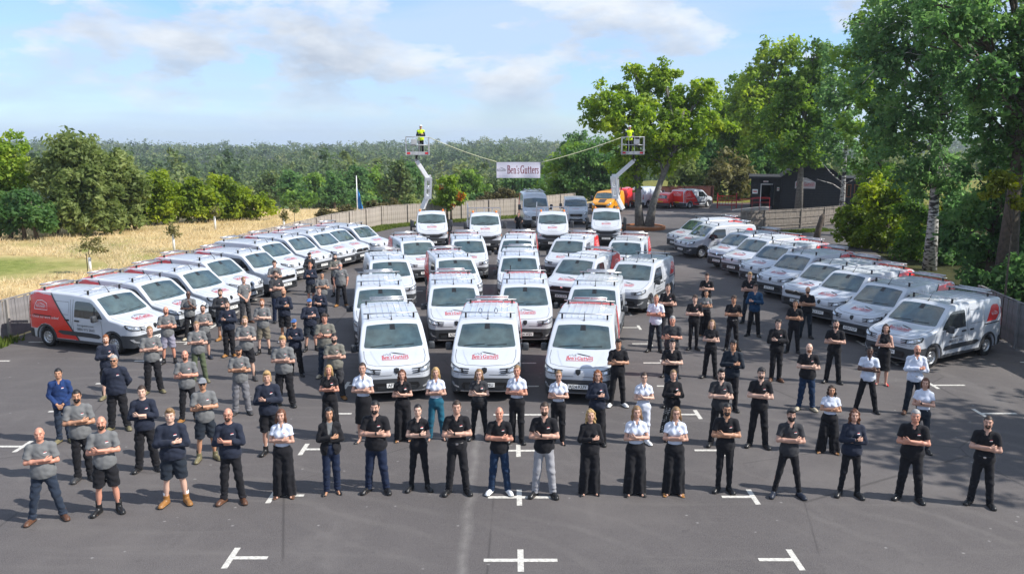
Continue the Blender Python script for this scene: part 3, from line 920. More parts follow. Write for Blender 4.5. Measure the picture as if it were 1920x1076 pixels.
        part('door_mirror', mb.mesh('door_mirror', M_PLASTIC, True))
    front = kind != 'hatch_red'
    part('bonnet_seam', B.patch('bonnet_seam', 'T', seam([(-.78, ws0 - .1), (-.74, .3), (-.45, .13), (0, .09), (.45, .13), (.74, .3), (.78, ws0 - .1)], .014), M_SEAM, .002, .14, False))
    zl = .62 if kind != 'iveco' else .70
    pl = M_PLASTIC if kind not in ('custom', 'custom_yellow') else paint
    part('front_bumper', B.shell('front_bumper', lambda s, y, z: s < .50 and zb < z < zl, pl if kind != 'hatch_red' else M_RED, .014))
    if kind != 'iveco':
        part('rear_bumper', B.shell('rear_bumper', lambda s, y, z: s > L - .25 and zb < z < .58, M_PLASTIC, .014))
    if kind == 'iveco':
        part('upper_grille', B.patch('upper_grille', 'F', [(-.36, .76), (.36, .76), (.66, .89), (.74, 1.0), (.70, 1.06), (.35, .98), (-.35, .98), (-.70, 1.06), (-.74, 1.0), (-.66, .89)], M_PLASTIC, .012, .08))
        for k in range(3):
            part('grille_slat', B.patch('grille_slat', 'F', seam([(-.62, .90 + .04 * k), (-.34, .80 + .035 * k), (.34, .80 + .035 * k), (.62, .90 + .04 * k)], .012), M_BLACK, .017, .12))
        part('lower_grille', B.patch('lower_grille', 'F', [(-.5, .36), (.5, .36), (.6, .56), (-.6, .56)], M_BLACK, .02, .12))
        for sgn in (-1, 1):
            k = part('headlight', B.patch('headlight', 'F', [(sgn * a, b) for a, b in ((.58, 1.0), (.80, 1.10), (.93, 1.16), (.955, 1.08), (.90, .98), (.72, .90))], M_LAMP, .012, .06))
            part('lamp_reflector', B.patch('lamp_reflector', 'F', [(sgn * a, b) for a, b in ((.70, .97), (.78, 1.04), (.86, 1.02), (.80, .95))], M_DRL, .017, .06), k)
            part('fog_lamp_bezel', B.patch('fog_lamp_bezel', 'F', [(sgn * a, b) for a, b in ((.68, .42), (.86, .46), (.90, .60), (.72, .56))], M_BLACK, .022, .08))
            part('fog_lamp', B.patch('fog_lamp', 'F', [(sgn * a, b) for a, b in ((.74, .46), (.82, .47), (.84, .54), (.76, .53))], M_DRL, .03, .08))
            part('indicator', B.patch('indicator', 'F', [(sgn * a, b) for a, b in ((.90, 1.02), (.955, 1.08), (.965, 1.04), (.93, .97))], M_AMBER, .02, .08), k)
        part('bonnet_lettering', B.decal('bonnet_lettering', text_geo('IVECO', .16, .01, 1.2), 'T', 0, .20, (1, 0), (0, 1), .008, M_GREY))
        part('bonnet_logo', B.decal('bonnet_logo', logo_geo(.58), 'T', 0, .50, (1, 0), (0, 1.5), .008))
        for sgn in (-1, 1):
            m = MB(); m.lathe([(0, .12), (.045, .115), (.06, .09), (.065, .0)], 12, 'z', (B.x0 - 1.75, sgn * .72, 2.25))
            part('beacon', m.mesh('beacon', M_AMBER, True))
        # chassis behind the cab
        ch = MB()
        for sgn in (-1, 1): ch.box((-1.12 - 1.75, sgn * .38, .62), (3.9, .09, .2))
        ch.box((-1.12 - .4, .62, .55), (.8, .4, .4)); ch.box((-1.12 - .5, -.62, .55), (.9, .4, .4))
        part('chassis_frame', ch.mesh('chassis_frame', M_BLACK))
        T['wheelpos'] = [(B.x0 - wf, .82), (B.x0 - wf, -.82), (-2.9, .80), (-2.9, -.80)]
        T['plate'] = (B.x0 + .06, .50); T['plate_back'] = -4.95; T['plate_back_z'] = .62
        T['roofz'] = 2.25; T['racks'] = [1.8, 2.0]
        # flat bed
        bed = MB(); bed.box((-3.05, 0, .92), (3.75, 2.05, .12))
        part('load_bed', bed.mesh('load_bed', M_GREY), None, 'flat')
        for sgn in (-1, 1): part('dropside', MB().box((-3.05, sgn * 1.03, 1.19), (3.75, .035, .40)).mesh('dropside', M_ALU), None, 'flat')
        part('dropside', MB().box((-4.94, 0, 1.19), (.035, 2.02, .40)).mesh('dropside', M_ALU), None, 'flat')
        hd = MB()
        for y in (-1.0, -.5, 0, .5, 1.0): hd.box((-1.16, y, 1.75), (.05, .05, 1.55))
        for z in (1.1, 1.5, 1.9, 2.2, 2.5): hd.box((-1.16, 0, z), (.04, 2.0, .05))
        part('headboard', hd.mesh('headboard', M_ALU), None, 'flat')
        gd = MB()
        for x in (-2.3, -3.5, -4.7): gd.box((x, -1.0, 1.95), (.05, .05, 1.2))
        for z in (1.75, 2.1, 2.5): gd.box((-3.0, -1.0, z), (3.7, .04, .05))
        part('side_rail', gd.mesh('side_rail', M_ALU), None, 'flat')
    else:
        if kind == 'transit':
            part('upper_grille', B.patch('upper_grille', 'F', [(-.34, .66), (.34, .66), (.42, .82), (.34, .93), (-.34, .93), (-.42, .82)], M_BLACK, .014, .1))
            part('grille_slat', B.patch('grille_slat', 'F', [(-.38, .78), (.38, .78), (.39, .81), (-.39, .81)], M_CHROME, .026, .15))
        elif front:
            part('upper_grille', B.patch('upper_grille', 'F', [(-.42, .64), (.42, .64), (.52, .76), (.44, .86), (-.44, .86), (-.52, .76)], M_BLACK, .014, .1))
            part('badge', B.patch('badge', 'F', [(-.26, .74), (.26, .74), (.26, .775), (-.26, .775)], M_CHROME, .026, .15))
            part('lower_grille', B.patch('lower_grille', 'F', [(-.55, .36), (.55, .36), (.5, .48), (-.5, .48)], M_BLACK, .02, .12))
        if front:
            for sgn in (-1, 1):
                k = part('headlight', B.patch('headlight', 'F', [(sgn * a, b) for a, b in ((.52, .83), (.56, .92), (.74, 1.02), (.90, 1.10), (.945, 1.04), (.90, .92), (.74, .82))], M_LAMP, .010, .06))
                part('lamp_reflector', B.patch('lamp_reflector', 'F', [(sgn * a, b) for a, b in ((.60, .85), (.64, .92), (.76, .97), (.76, .86))], M_DRL, .015, .06), k)
                part('fog_lamp_bezel', B.patch('fog_lamp_bezel', 'F', [(sgn * a, b) for a, b in ((.68, .42), (.84, .45), (.88, .56), (.72, .54))], M_BLACK, .022, .08))
        if kind in ('transit', 'custom'):
            part('bonnet_logo', B.decal('bonnet_logo', logo_geo(.55), 'T', 0, .55, (1, 0), (0, 1), .008), None, 'logo')
        if kind == 'custom_yellow':
            part('bonnet_stripe', B.patch('bonnet_stripe', 'T', [(-.3, .15), (.3, .15), (.34, .9), (-.34, .9)], M_GREYINK, .006, .14))
        if kind == 'transit':
            for sd in 'LR':
                part('livery_panel', B.patch('livery_panel', sd, [(3.1, .7), (5.42, .7), (5.44, 2.2), (5.3, 2.38), (4.4, 2.4), (4.0, 1.8)], M_RED, .0045, .15))
            ld = MB()
            for y in (-.5, -.1, .3, .7):
                ld.box((-.9, y, 2.68), (3.6, .04, .06))
            for x in (-2.4, -1.2, 0, .8): ld.box((x, .1, 2.64), (.05, 1.5, .04))
            part('roof_ladder', ld.mesh('roof_ladder', M_ALU))
        if kind == 'hatch_red':
            part('rear_window', B.patch('rear_window', 'B', [(-.60, .98), (.60, .98), (.54, 1.28), (-.54, 1.28)], M_SIDEGLASS, .008, .12))
            part('rear_lettering', B.decal('rear_lettering', [(v, f, 'white') for v, f, c in logo_geo(.8)], 'B', 0, 1.12, (-1, 0), (0, 1), .014))
            for sgn in (-1, 1):
                part('tail_lamp', B.patch('tail_lamp', 'B', [(sgn * a, b) for a, b in ((.60, .80), (.74, .82), (.76, 1.0), (.64, .98))], M_TAIL, .012, .08))
        T['wheelpos'] = [(B.x0 - c, sg * (interp(plan, c) - .125)) for c, _ in arches for sg in (1, -1)]
        h, n = B.ray((B.x0 + 1, 0, .5), (-1, 0, 0))
        T['plate'] = (h.x + .036, .52); T['plate_back'] = -B.x0 - .02; T['plate_back_z'] = .7
        T['roofz'] = mx - .005; T['racks'] = [2.2, L - .9]
    T['wheel'] = wheel_meshes(R, .22)
    T['x0'] = B.x0

# --- the access platform on a cab truck ------------------------------------
def lift_parts(root, side, elbow, wrist, basket_z):
    """boom of an access platform. The truck's local frame: x forward, y left. Points are (y, x, z) of the joints."""
    base = MB()
    base.box((-3.0, 0, .95), (3.7, 2.0, .16))
    link('load_bed', base.mesh('load_bed', M_GREY), root)
    ck = MB(); ck.lathe([(.34, 1.0), (.34, 1.25), (.26, 1.30), (.26, 1.55), (0, 1.55)], 20, 'z', (-2.0, 0, 0))
    t = link('turret', ck.mesh('turret', M_LIFTW, True), root)
    for sg in (-1, 1):
        for x in (-1.5, -4.5):
            l = MB(); l.tube([(x, sg * .95, .9), (x, sg * 1.28, .9)], .07, 8); l.tube([(x, sg * 1.28, 1.35), (x, sg * 1.28, .12)], .055, 8); l.box((x, sg * 1.28, .10), (.3, .3, .04))
            link('outrigger', l.mesh('outrigger', M_BLACK, False), root)
    def bar(name, a, b, w, h, m, par=root):
        a, b = Vector(a), Vector(b)
        d = b - a
        R = d.to_track_quat('X', 'Z').to_matrix()
        return link(name, MB().bbox((a + b) / 2, (d.length, w, h), .03, R).mesh(name, m), par)
    p0, p1, p2, p3, p4 = elbow
    bar('lower_boom', p0, p1, .22, .28, M_LIFTW)
    # riser: two slotted plates with a ram between
    a, b = Vector(p1), Vector(p2)
    d = (b - a); ln = d.length; R = d.to_track_quat('Z', 'Y').to_matrix()
    for sg in (-1, 1):
        m = MB()
        for q in (-1, 1): m.box((a + b) / 2 + R @ Vector((q * .16, sg * .17, 0)), (.12, .05, ln + .3), R)
        for q in (-1, 1): m.box((a + b) / 2 + R @ Vector((0, sg * .17, q * (ln / 2 + .08))), (.42, .052, .22), R)
        m.box((a + b) / 2 + R @ Vector((0, sg * .17, 0)), (.40, .049, .12), R)
        link('riser_plate', m.mesh('riser_plate', M_LIFTW), root)
    m = MB(); m.tube([a + R @ Vector((.02, 0, .1)), a + R @ Vector((.02, 0, ln * .6))], .05, 8); m.tube([a + R @ Vector((.02, 0, ln * .6)), b], .03, 8)
    link('hydraulic_ram', m.mesh('hydraulic_ram', M_ALU, True), root)
    bar('upper_boom', p2, p3, .20, .26, M_LIFTW)
    d2 = Vector(p3) - Vector(p2)
    bar('telescopic_boom', Vector(p2) + d2 * .5, Vector(p3) + d2 * .10, .13, .17, M_GREY)
    m = MB(); q = Vector((0, .16, 0)); m.tube([Vector(p2) + q, Vector(p2) + q + Vector((0, .1, .5)), Vector(p2) + d2 * .4 + q, Vector(p3) + q * .5], .022, 6)
    m.tube([Vector(p1) + q * 1.4, Vector(p1) + Vector((.1, .42, .7)), Vector(p2) + q * 1.5], .022, 6)
    link('hose', m.mesh('hose', M_BLACK, True), root)
    m = MB(); m.tube([Vector(p3), Vector(p3) + Vector((0, 0, .35)), Vector(p4)], .07, 8)
    link('platform_knuckle', m.mesh('platform_knuckle', M_BLACK, True), root)
    # basket
    c = Vector(p4)
    w, dp, hh = 1.42, .72, 1.12
    bk = MB()
    bk.box((c.x, c.y, c.z + .03), (dp, w, .06))
    for sx in (-1, 1): bk.box((c.x + sx * dp / 2, c.y, c.z + .12), (.02, w, .18))
    for sy in (-1, 1): bk.box((c.x, c.y + sy * w / 2, c.z + .12), (dp, .02, .18))
    fl = link('platform_floor', bk.mesh('platform_floor', M_GREY), root)
    for sx in (-1, 1):
        for sy in (-1, 1):
            link('rail_post', MB().bbox((c.x + sx * dp / 2, c.y + sy * w / 2, c.z + hh / 2), (.075, .075, hh), .008).mesh('rail_post', M_GREY), root)
    for z in (.62, hh):
        rl = MB()
        for sx in (-1, 1): rl.tube([(c.x + sx * dp / 2, c.y - w / 2, c.z + z), (c.x + sx * dp / 2, c.y + w / 2, c.z + z)], .026, 8)
        for sy in (-1, 1): rl.tube([(c.x - dp / 2, c.y + sy * w / 2, c.z + z), (c.x + dp / 2, c.y + sy * w / 2, c.z + z)], .026, 8)
        link('guard_rail', rl.mesh('guard_rail', M_GREY, True), root)
    for y in (-.28, .10): 
        link('mid_post', MB().box((c.x + dp / 2, c.y + y, c.z + hh / 2), (.035, .035, hh)).mesh('mid_post', M_GREY), root)
    link('control_box', MB().bbox((c.x + dp / 2 + .09, c.y + side * -.22, c.z + .82), (.16, .36, .32), .02).mesh('control_box', M_GREY), root)
    for sy in (-1, 1):
        link('reflector', MB().box((c.x + dp / 2 + .013, c.y + sy * .56, c.z + .12), (.012, .2, .12)).mesh('reflector', M_REDINK), root)
    return c
# ------------------------------------------------------------------ people: one continuous surface grown from blended limbs
class Field:
    def __init__(S, xs, ys, zs):
        S.xs, S.ys, S.zs = [np.asarray(a, dtype=np.float32) for a in (xs, ys, zs)]
        S.F = np.full((len(xs), len(ys), len(zs)), 0.5, dtype=np.float32)
    def win(S, lo, hi):
        sl = []
        for a, l, h in zip((S.xs, S.ys, S.zs), lo, hi):
            i, j = np.searchsorted(a, l), np.searchsorted(a, h)
            sl.append(slice(max(0, i - 1), min(len(a), j + 1)))
        return tuple(sl)
    def grid(S, sl):
        return S.xs[sl[0]][:, None, None], S.ys[sl[1]][None, :, None], S.zs[sl[2]][None, None, :]
    def blend(S, sl, d, k, op):
        F = S.F[sl]
        if op == 'add':
            if k > 0:
                h = np.clip(.5 + .5 * (F - d) / k, 0, 1)
                S.F[sl] = F * (1 - h) + d * h - k * h * (1 - h)
            else: S.F[sl] = np.minimum(F, d)
        else:
            d = -d
            h = np.clip(.5 - .5 * (F - d) / max(k, 1e-5), 0, 1)
            S.F[sl] = F * (1 - h) + d * h + k * h * (1 - h)
    def cone(S, a, b, ra, rb, k=.02, sy=1.0, op='add', cut=None):
        a, b = np.array(a, float), np.array(b, float)
        m = max(ra, rb) * max(1, sy) + .06
        sl = S.win(np.minimum(a, b) - m, np.maximum(a, b) + m)
        X, Y, Z = S.grid(sl)
        cy = (a[1] + b[1]) / 2 if sy != 1.0 else 0
        Yy, ay, by = cy + (Y - cy) / sy, cy + (a[1] - cy) / sy, cy + (b[1] - cy) / sy
        bx, bby, bz = b[0] - a[0], by - ay, b[2] - a[2]
        L2 = bx * bx + bby * bby + bz * bz + 1e-9
        t = np.clip(((X - a[0]) * bx + (Yy - ay) * bby + (Z - a[2]) * bz) / L2, 0, 1)
        d = np.sqrt((X - a[0] - t * bx) ** 2 + (Yy - ay - t * bby) ** 2 + (Z - a[2] - t * bz) ** 2) - (ra + (rb - ra) * t)
        if sy < 1: d = d * (sy * .6 + .4)
        if cut is not None:      # keep the side the normal points away from
            p, n = cut
            d = np.maximum(d, (X - p[0]) * n[0] + (Y - p[1]) * n[1] + (Z - p[2]) * n[2])
        S.blend(sl, d, k, op)
    def ell(S, c, r, k=.02, op='add'):
        c, r = np.array(c, float), np.array(r, float)
        sl = S.win(c - r - .05, c + r + .05)
        X, Y, Z = S.grid(sl)
        x, y, z = (X - c[0]), (Y - c[1]), (Z - c[2])
        k0 = np.sqrt((x / r[0]) ** 2 + (y / r[1]) ** 2 + (z / r[2]) ** 2)
        k1 = np.sqrt((x / r[0] ** 2) ** 2 + (y / r[1] ** 2) ** 2 + (z / r[2] ** 2) ** 2) + 1e-6
        S.blend(sl, k0 * (k0 - 1) / k1, k, op)
    def plane(S, p, n):
        """cut away everything on the side n points to"""
        X, Y, Z = S.xs[:, None, None], S.ys[None, :, None], S.zs[None, None, :]
        d = (X - p[0]) * n[0] + (Y - p[1]) * n[1] + (Z - p[2]) * n[2]
        S.F = np.maximum(S.F, d)
    def wrinkle(S, amp, f=1.0, seed=0):
        X, Y, Z = S.xs[:, None, None], S.ys[None, :, None], S.zs[None, None, :]
        w = np.sin(31 * f * X + 19 * f * Z + 3 * np.sin(13 * f * Z + seed) + seed) * np.sin(27 * f * Z - 23 * f * Y + 2 * np.sin(17 * f * X + seed * 2))
        w = w + .6 * np.sin(55 * f * Z + 25 * f * X * np.sign(X + .001) + seed * 3)
        S.F = S.F + amp * w
    def mesh(S):
        F = S.F
        F[0] = F[-1] = .3; F[:, 0] = F[:, -1] = .3; F[:, :, 0] = F[:, :, -1] = .3
        neg = F < 0
        nx, ny, nz = F.shape
        cs = np.zeros((nx - 1, ny - 1, nz - 1), dtype=np.int8)
        for i in (0, 1):
            for j in (0, 1):
                for k in (0, 1): cs += neg[i:nx - 1 + i, j:ny - 1 + j, k:nz - 1 + k]
        act = (cs > 0) & (cs < 8)
        I, J, K = np.nonzero(act)
        idx = np.full(act.shape, -1, dtype=np.int64)
        idx[I, J, K] = np.arange(len(I))
        acc = np.zeros((len(I), 3)); cnt = np.zeros(len(I))
        ax = (S.xs, S.ys, S.zs)
        corners = [(i, j, k) for i in (0, 1) for j in (0, 1) for k in (0, 1)]
        for c0 in corners:
            for d in range(3):
                if c0[d]: continue
                c1 = list(c0); c1[d] = 1
                f0 = F[I + c0[0], J + c0[1], K + c0[2]]; f1 = F[I + c1[0], J + c1[1], K + c1[2]]
                m = (f0 < 0) != (f1 < 0)
                t = np.where(m, f0 / np.where(m, f0 - f1, 1), 0)
                p0 = np.stack([S.xs[I + c0[0]], S.ys[J + c0[1]], S.zs[K + c0[2]]], 1)
                p1 = np.stack([S.xs[I + c1[0]], S.ys[J + c1[1]], S.zs[K + c1[2]]], 1)
                acc += np.where(m[:, None], p0 + (p1 - p0) * t[:, None], 0); cnt += m
        V = acc / cnt[:, None]
        Q = []
        for d in range(3):
            sl0 = [slice(None)] * 3; sl1 = [slice(None)] * 3
            sl0[d] = slice(0, F.shape[d] - 1); sl1[d] = slice(1, F.shape[d])
            a, b = neg[tuple(sl0)], neg[tuple(sl1)]
            e = a != b
            o = [q for q in range(3) if q != d]
            g = np.argwhere(e)
            ok = (g[:, o[0]] > 0) & (g[:, o[1]] > 0) & (g[:, o[0]] < F.shape[o[0]] - 1) & (g[:, o[1]] < F.shape[o[1]] - 1)
            g = g[ok]
            fl = a[tuple(g.T)]
            def at(u, v):
                h = g.copy(); h[:, o[0]] += u; h[:, o[1]] += v
                return idx[tuple(h.T)]
            q = np.stack([at(-1, -1), at(0, -1), at(0, 0), at(-1, 0)], 1)
            if d == 1: fl = ~fl
            q = np.where(fl[:, None], q, q[:, ::-1])
            Q.append(q)
        Q = np.concatenate(Q)
        Q = Q[(Q >= 0).all(1)]
        return V, Q

def steps(*segs):
    out = []
    for a, b, h in segs:
        n = max(1, int(round((b - a) / h)))
        out += list(np.linspace(a, b, n, endpoint=False))
    out.append(segs[-1][1])
    return np.array(out)

STANCE = {'wide': .25, 'mid': .17, 'narrow': .11}
def limbs(sex, stance, arms):
    """joint positions of a figure 1.75 m tall facing -y"""
    J = {}
    a = STANCE[stance]
    for sg in (-1, 1):
        J['hip', sg] = (sg * .085, .0, .91)
        J['knee', sg] = (sg * (.085 + (a - .085) * .52), -.025, .49)
        J['ank', sg] = (sg * a, .015, .085)
        w = .172 if sex == 'm' else .150
        J['sh', sg] = (sg * w, .0, 1.392 if sex == 'm' else 1.375)
    if arms in ('cross', 'crossl'):
        e, q = (.248, 0) if sex == 'm' else (.222, .02)
        J['el', -1] = (-e, -.075, 1.150); J['el', 1] = (e, -.065, 1.135)
        J['wr', -1] = (.062 - q, -.205, 1.205); J['wr', 1] = (-.055 + q, -.158, 1.150)
        J['ha', -1] = (J['wr', -1], (.95, .26, .10)); J['ha', 1] = (J['wr', 1], (-.93, .36, .06))
    elif arms == 'clasp':
        for sg in (-1, 1):
            J['el', sg] = (sg * .245, .0, 1.13)
            J['wr', sg] = (sg * .065, -.17, .945)
            J['ha', sg] = (J['wr', sg], (-sg * .55, -.12, -.8))
    elif arms == 'back':
        for sg in (-1, 1):
            J['el', sg] = (sg * .265, .07, 1.13)
            J['wr', sg] = (sg * .10, .15, .93)
            J['ha', sg] = (J['wr', sg], (-sg * .8, .1, -.5))
    elif arms == 'sides':
        for sg in (-1, 1):
            J['el', sg] = (sg * .27, .02, 1.13)
            J['wr', sg] = (sg * .245, -.05, .90)
            J['ha', sg] = (J['wr', sg], (-sg * .15, -.2, -.95))
    elif arms == 'chin':
        J['el', -1] = (-.26, -.07, 1.13); J['el', 1] = (.24, -.09, 1.14)
        J['wr', -1] = (.02, -.19, 1.15); J['wr', 1] = (.05, -.20, 1.33)
        J['ha', -1] = (J['wr', -1], (.95, .1, .2)); J['ha', 1] = (J['wr', 1], (-.25, .1, .95))
    elif arms == 'rail':
        for sg in (-1, 1):
            J['el', sg] = (sg * .25, -.04, 1.13)
            J['wr', sg] = (sg * .19, -.25, 1.10)
            J['ha', sg] = (J['wr', sg], (-sg * .2, -.9, -.25))
    return J

def hand(f, wr, d, sg, nearface):
    """palm, four unequal curled fingers and a thumb leaving the side of the palm"""
    wr = Vector(wr); d = Vector(d).normalized()
    inw = Vector(nearface).normalized()          # the way the palm faces
    inw = (inw - d * inw.dot(d)).normalized()
    s = d.cross(inw)                             # across the palm
    if s.z > 0: s = -s
    up = -s                                      # thumb side
    c = wr + d * .05
    for q in (-.024, -.008, .008, .024):
        f.cone(wr + d * .012 + s * q * .6, wr + d * .088 + s * q, .013, .012, .010)
    for i, (q, ln) in enumerate(((-.030, .066), (-.010, .076), (.010, .070), (.029, .055))):
        k0 = wr + d * .088 + s * q
        k1 = k0 + (d * .9 + inw * .35 + s * q * 2).normalized() * ln * .52
        k2 = k1 + (d * .45 + inw * .85).normalized() * ln * .5
        f.cone(k0, k1, .0098, .0088, .003); f.cone(k1, k2, .0088, .007, .003)
    t0 = wr + d * .028 + up * .026
    t1 = t0 + (d * .7 + up * .65).normalized() * .042
    t2 = t1 + (d * .95 + up * .15 + inw * .2).normalized() * .032
    f.cone(t0, t1, .0125, .0105, .008); f.cone(t1, t2, .0105, .008, .003)

BODIES = {}
def body_mesh(sex, stance, arms):
    key = (sex, stance, arms)
    if key in BODIES: return BODIES[key]
    mir = arms == 'crossl'
    J = limbs(sex, stance, arms)
    zl = 1.07 if arms in ('cross', 'crossl', 'chin', 'rail') else .82
    f = Field(steps((-.40, -.2, .016), (-.2, .2, .0075), (.2, .40, .016)),
              steps((-.36, -.27, .016), (-.27, .12, .0075), (.12, .26, .012)),
              steps((-.01, .12, .012), (.12, zl, .024), (zl, 1.26, .0085), (1.26, 1.47, .014), (1.47, 1.79, .0068)))
    fm = sex == 'f'
    # legs
    for sg in (-1, 1):
        h, kn, an = J['hip', sg], J['knee', sg], J['ank', sg]
        f.cone(h, kn, .082 if not fm else .083, .052, .02)
        f.cone(kn, an, .050, .034, .02)
        f.ell((an[0] * .45 + kn[0] * .55, .015, .34), (.05, .055, .12), .03)
        f.cone((an[0], .03, .040), (an[0] + sg * .03, -.13, .026), .030, .022, .02)
    f.ell((0, .005, .92), (.155 if not fm else .168, .108, .13), .05)
    f.cone((0, -.005, .98), (0, .0, 1.16), .145 if not fm else .125, .140 if not fm else .110, .05, sy=.72)
    f.ell((0, .005, 1.29), (.162 if not fm else .138, .112 if not fm else .10, .18), .05)
    if fm:
        for sg in (-1, 1): f.ell((sg * .065, -.085, 1.27), (.058, .055, .058), .03)
    for sg in (-1, 1): f.cone((sg * .035, .015, 1.445), (sg * (.16 if not fm else .135), .005, 1.392 if not fm else 1.375), .050, .050, .045)
    f.cone((0, .012, 1.43), (0, -.008, 1.56), .058 if not fm else .049, .053 if not fm else .045, .03)
    # arms
    for sg in (-1, 1):
        s, e, w = J['sh', sg], J['el', sg], J['wr', sg]
        q = 1.0 if not fm else .82
        f.ell(s, (.06 * q, .06 * q, .06), .04)
        f.cone(s, e, .052 * q, .041 * q, .02)
        f.cone(e, w, .043 * q, .028 * q, .012)
        m = (np.array(e) * .7 + np.array(w) * .3)
        f.ell(m, (.046 * q, .046 * q, .046 * q), .02)
        hw, hd = J['ha', sg]
        hand(f, hw, hd, sg, (0, 1, 0) if arms != 'sides' else (-sg, 0, 0))
    # head
    hs = 1.0 if not fm else .965
    f.ell((0, .004, 1.655), (.074 * hs, .094, .092), .01)
    f.ell((0, -.014, 1.60), (.062 * hs, .076, .078 * hs), .03); f.cone((-.045 * hs, .0, 1.572), (.045 * hs, .0, 1.572), .024, .024, .03)
    f.ell((0, -.062, 1.557), (.030 * hs, .030, .022), .035)           # chin
    for sg in (-1, 1):
        f.ell((sg * .042, -.055, 1.605), (.026, .026, .024), .02)      # cheeks
        f.ell((sg * .076 * hs, .012, 1.632), (.010, .020, .031), .006)  # ears
        f.ell((sg * .031, -.100, 1.645), (.016, .014, .011), .010, 'sub')
        f.ell((sg * .031, -.082, 1.645), (.0135, .0135, .0115), .003)  # eyeballs
    f.cone((-.045, -.078, 1.668), (.045, -.078, 1.668), .012, .012, .015)
    f.cone((0, -.086, 1.655), (0, -.112, 1.615), .008, .0135, .010)    # nose
    f.ell((0, -.096, 1.611), (.018, .012, .009), .008)
    f.ell((0, -.085, 1.5825), (.025, .012, .0075), .008)
    f.ell((0, -.083, 1.573), (.021, .012, .0075), .006)
    V, Q = f.mesh()
    if mir:
        V = V * np.array([-1, 1, 1]); Q = Q[:, ::-1]
    C = V[Q].mean(1)
    fm_ = np.zeros(len(Q), dtype=np.int32)
    x, y, z = np.abs(C[:, 0]), C[:, 1], C[:, 2]
    front = y < -.058
    eye = front & (((x - .031) / .0115) ** 2 + ((z - 1.6445) / .0055) ** 2 < 1)
    lips = front & ((x / .025) ** 2 + ((z - 1.578 - x * x * 9) / .0072) ** 2 < 1)
    brow = front & (np.abs(x - .033) < .020) & (np.abs(z - 1.6695 - (x - .036) * .14) < .0052)
    fm_[eye] = 1; fm_[lips] = 2; fm_[brow] = 3
    me = mesh_np('body', V, Q, [mat('skin fair', (.52, .30, .22), .5), mat('eye', (.02, .016, .014), .2), mat('lips', (.40, .14, .12), .45), mat('hair brown', (.035, .02, .012), .6)], True, fm_)
    BODIES[key] = (me, J)
    return BODIES[key]

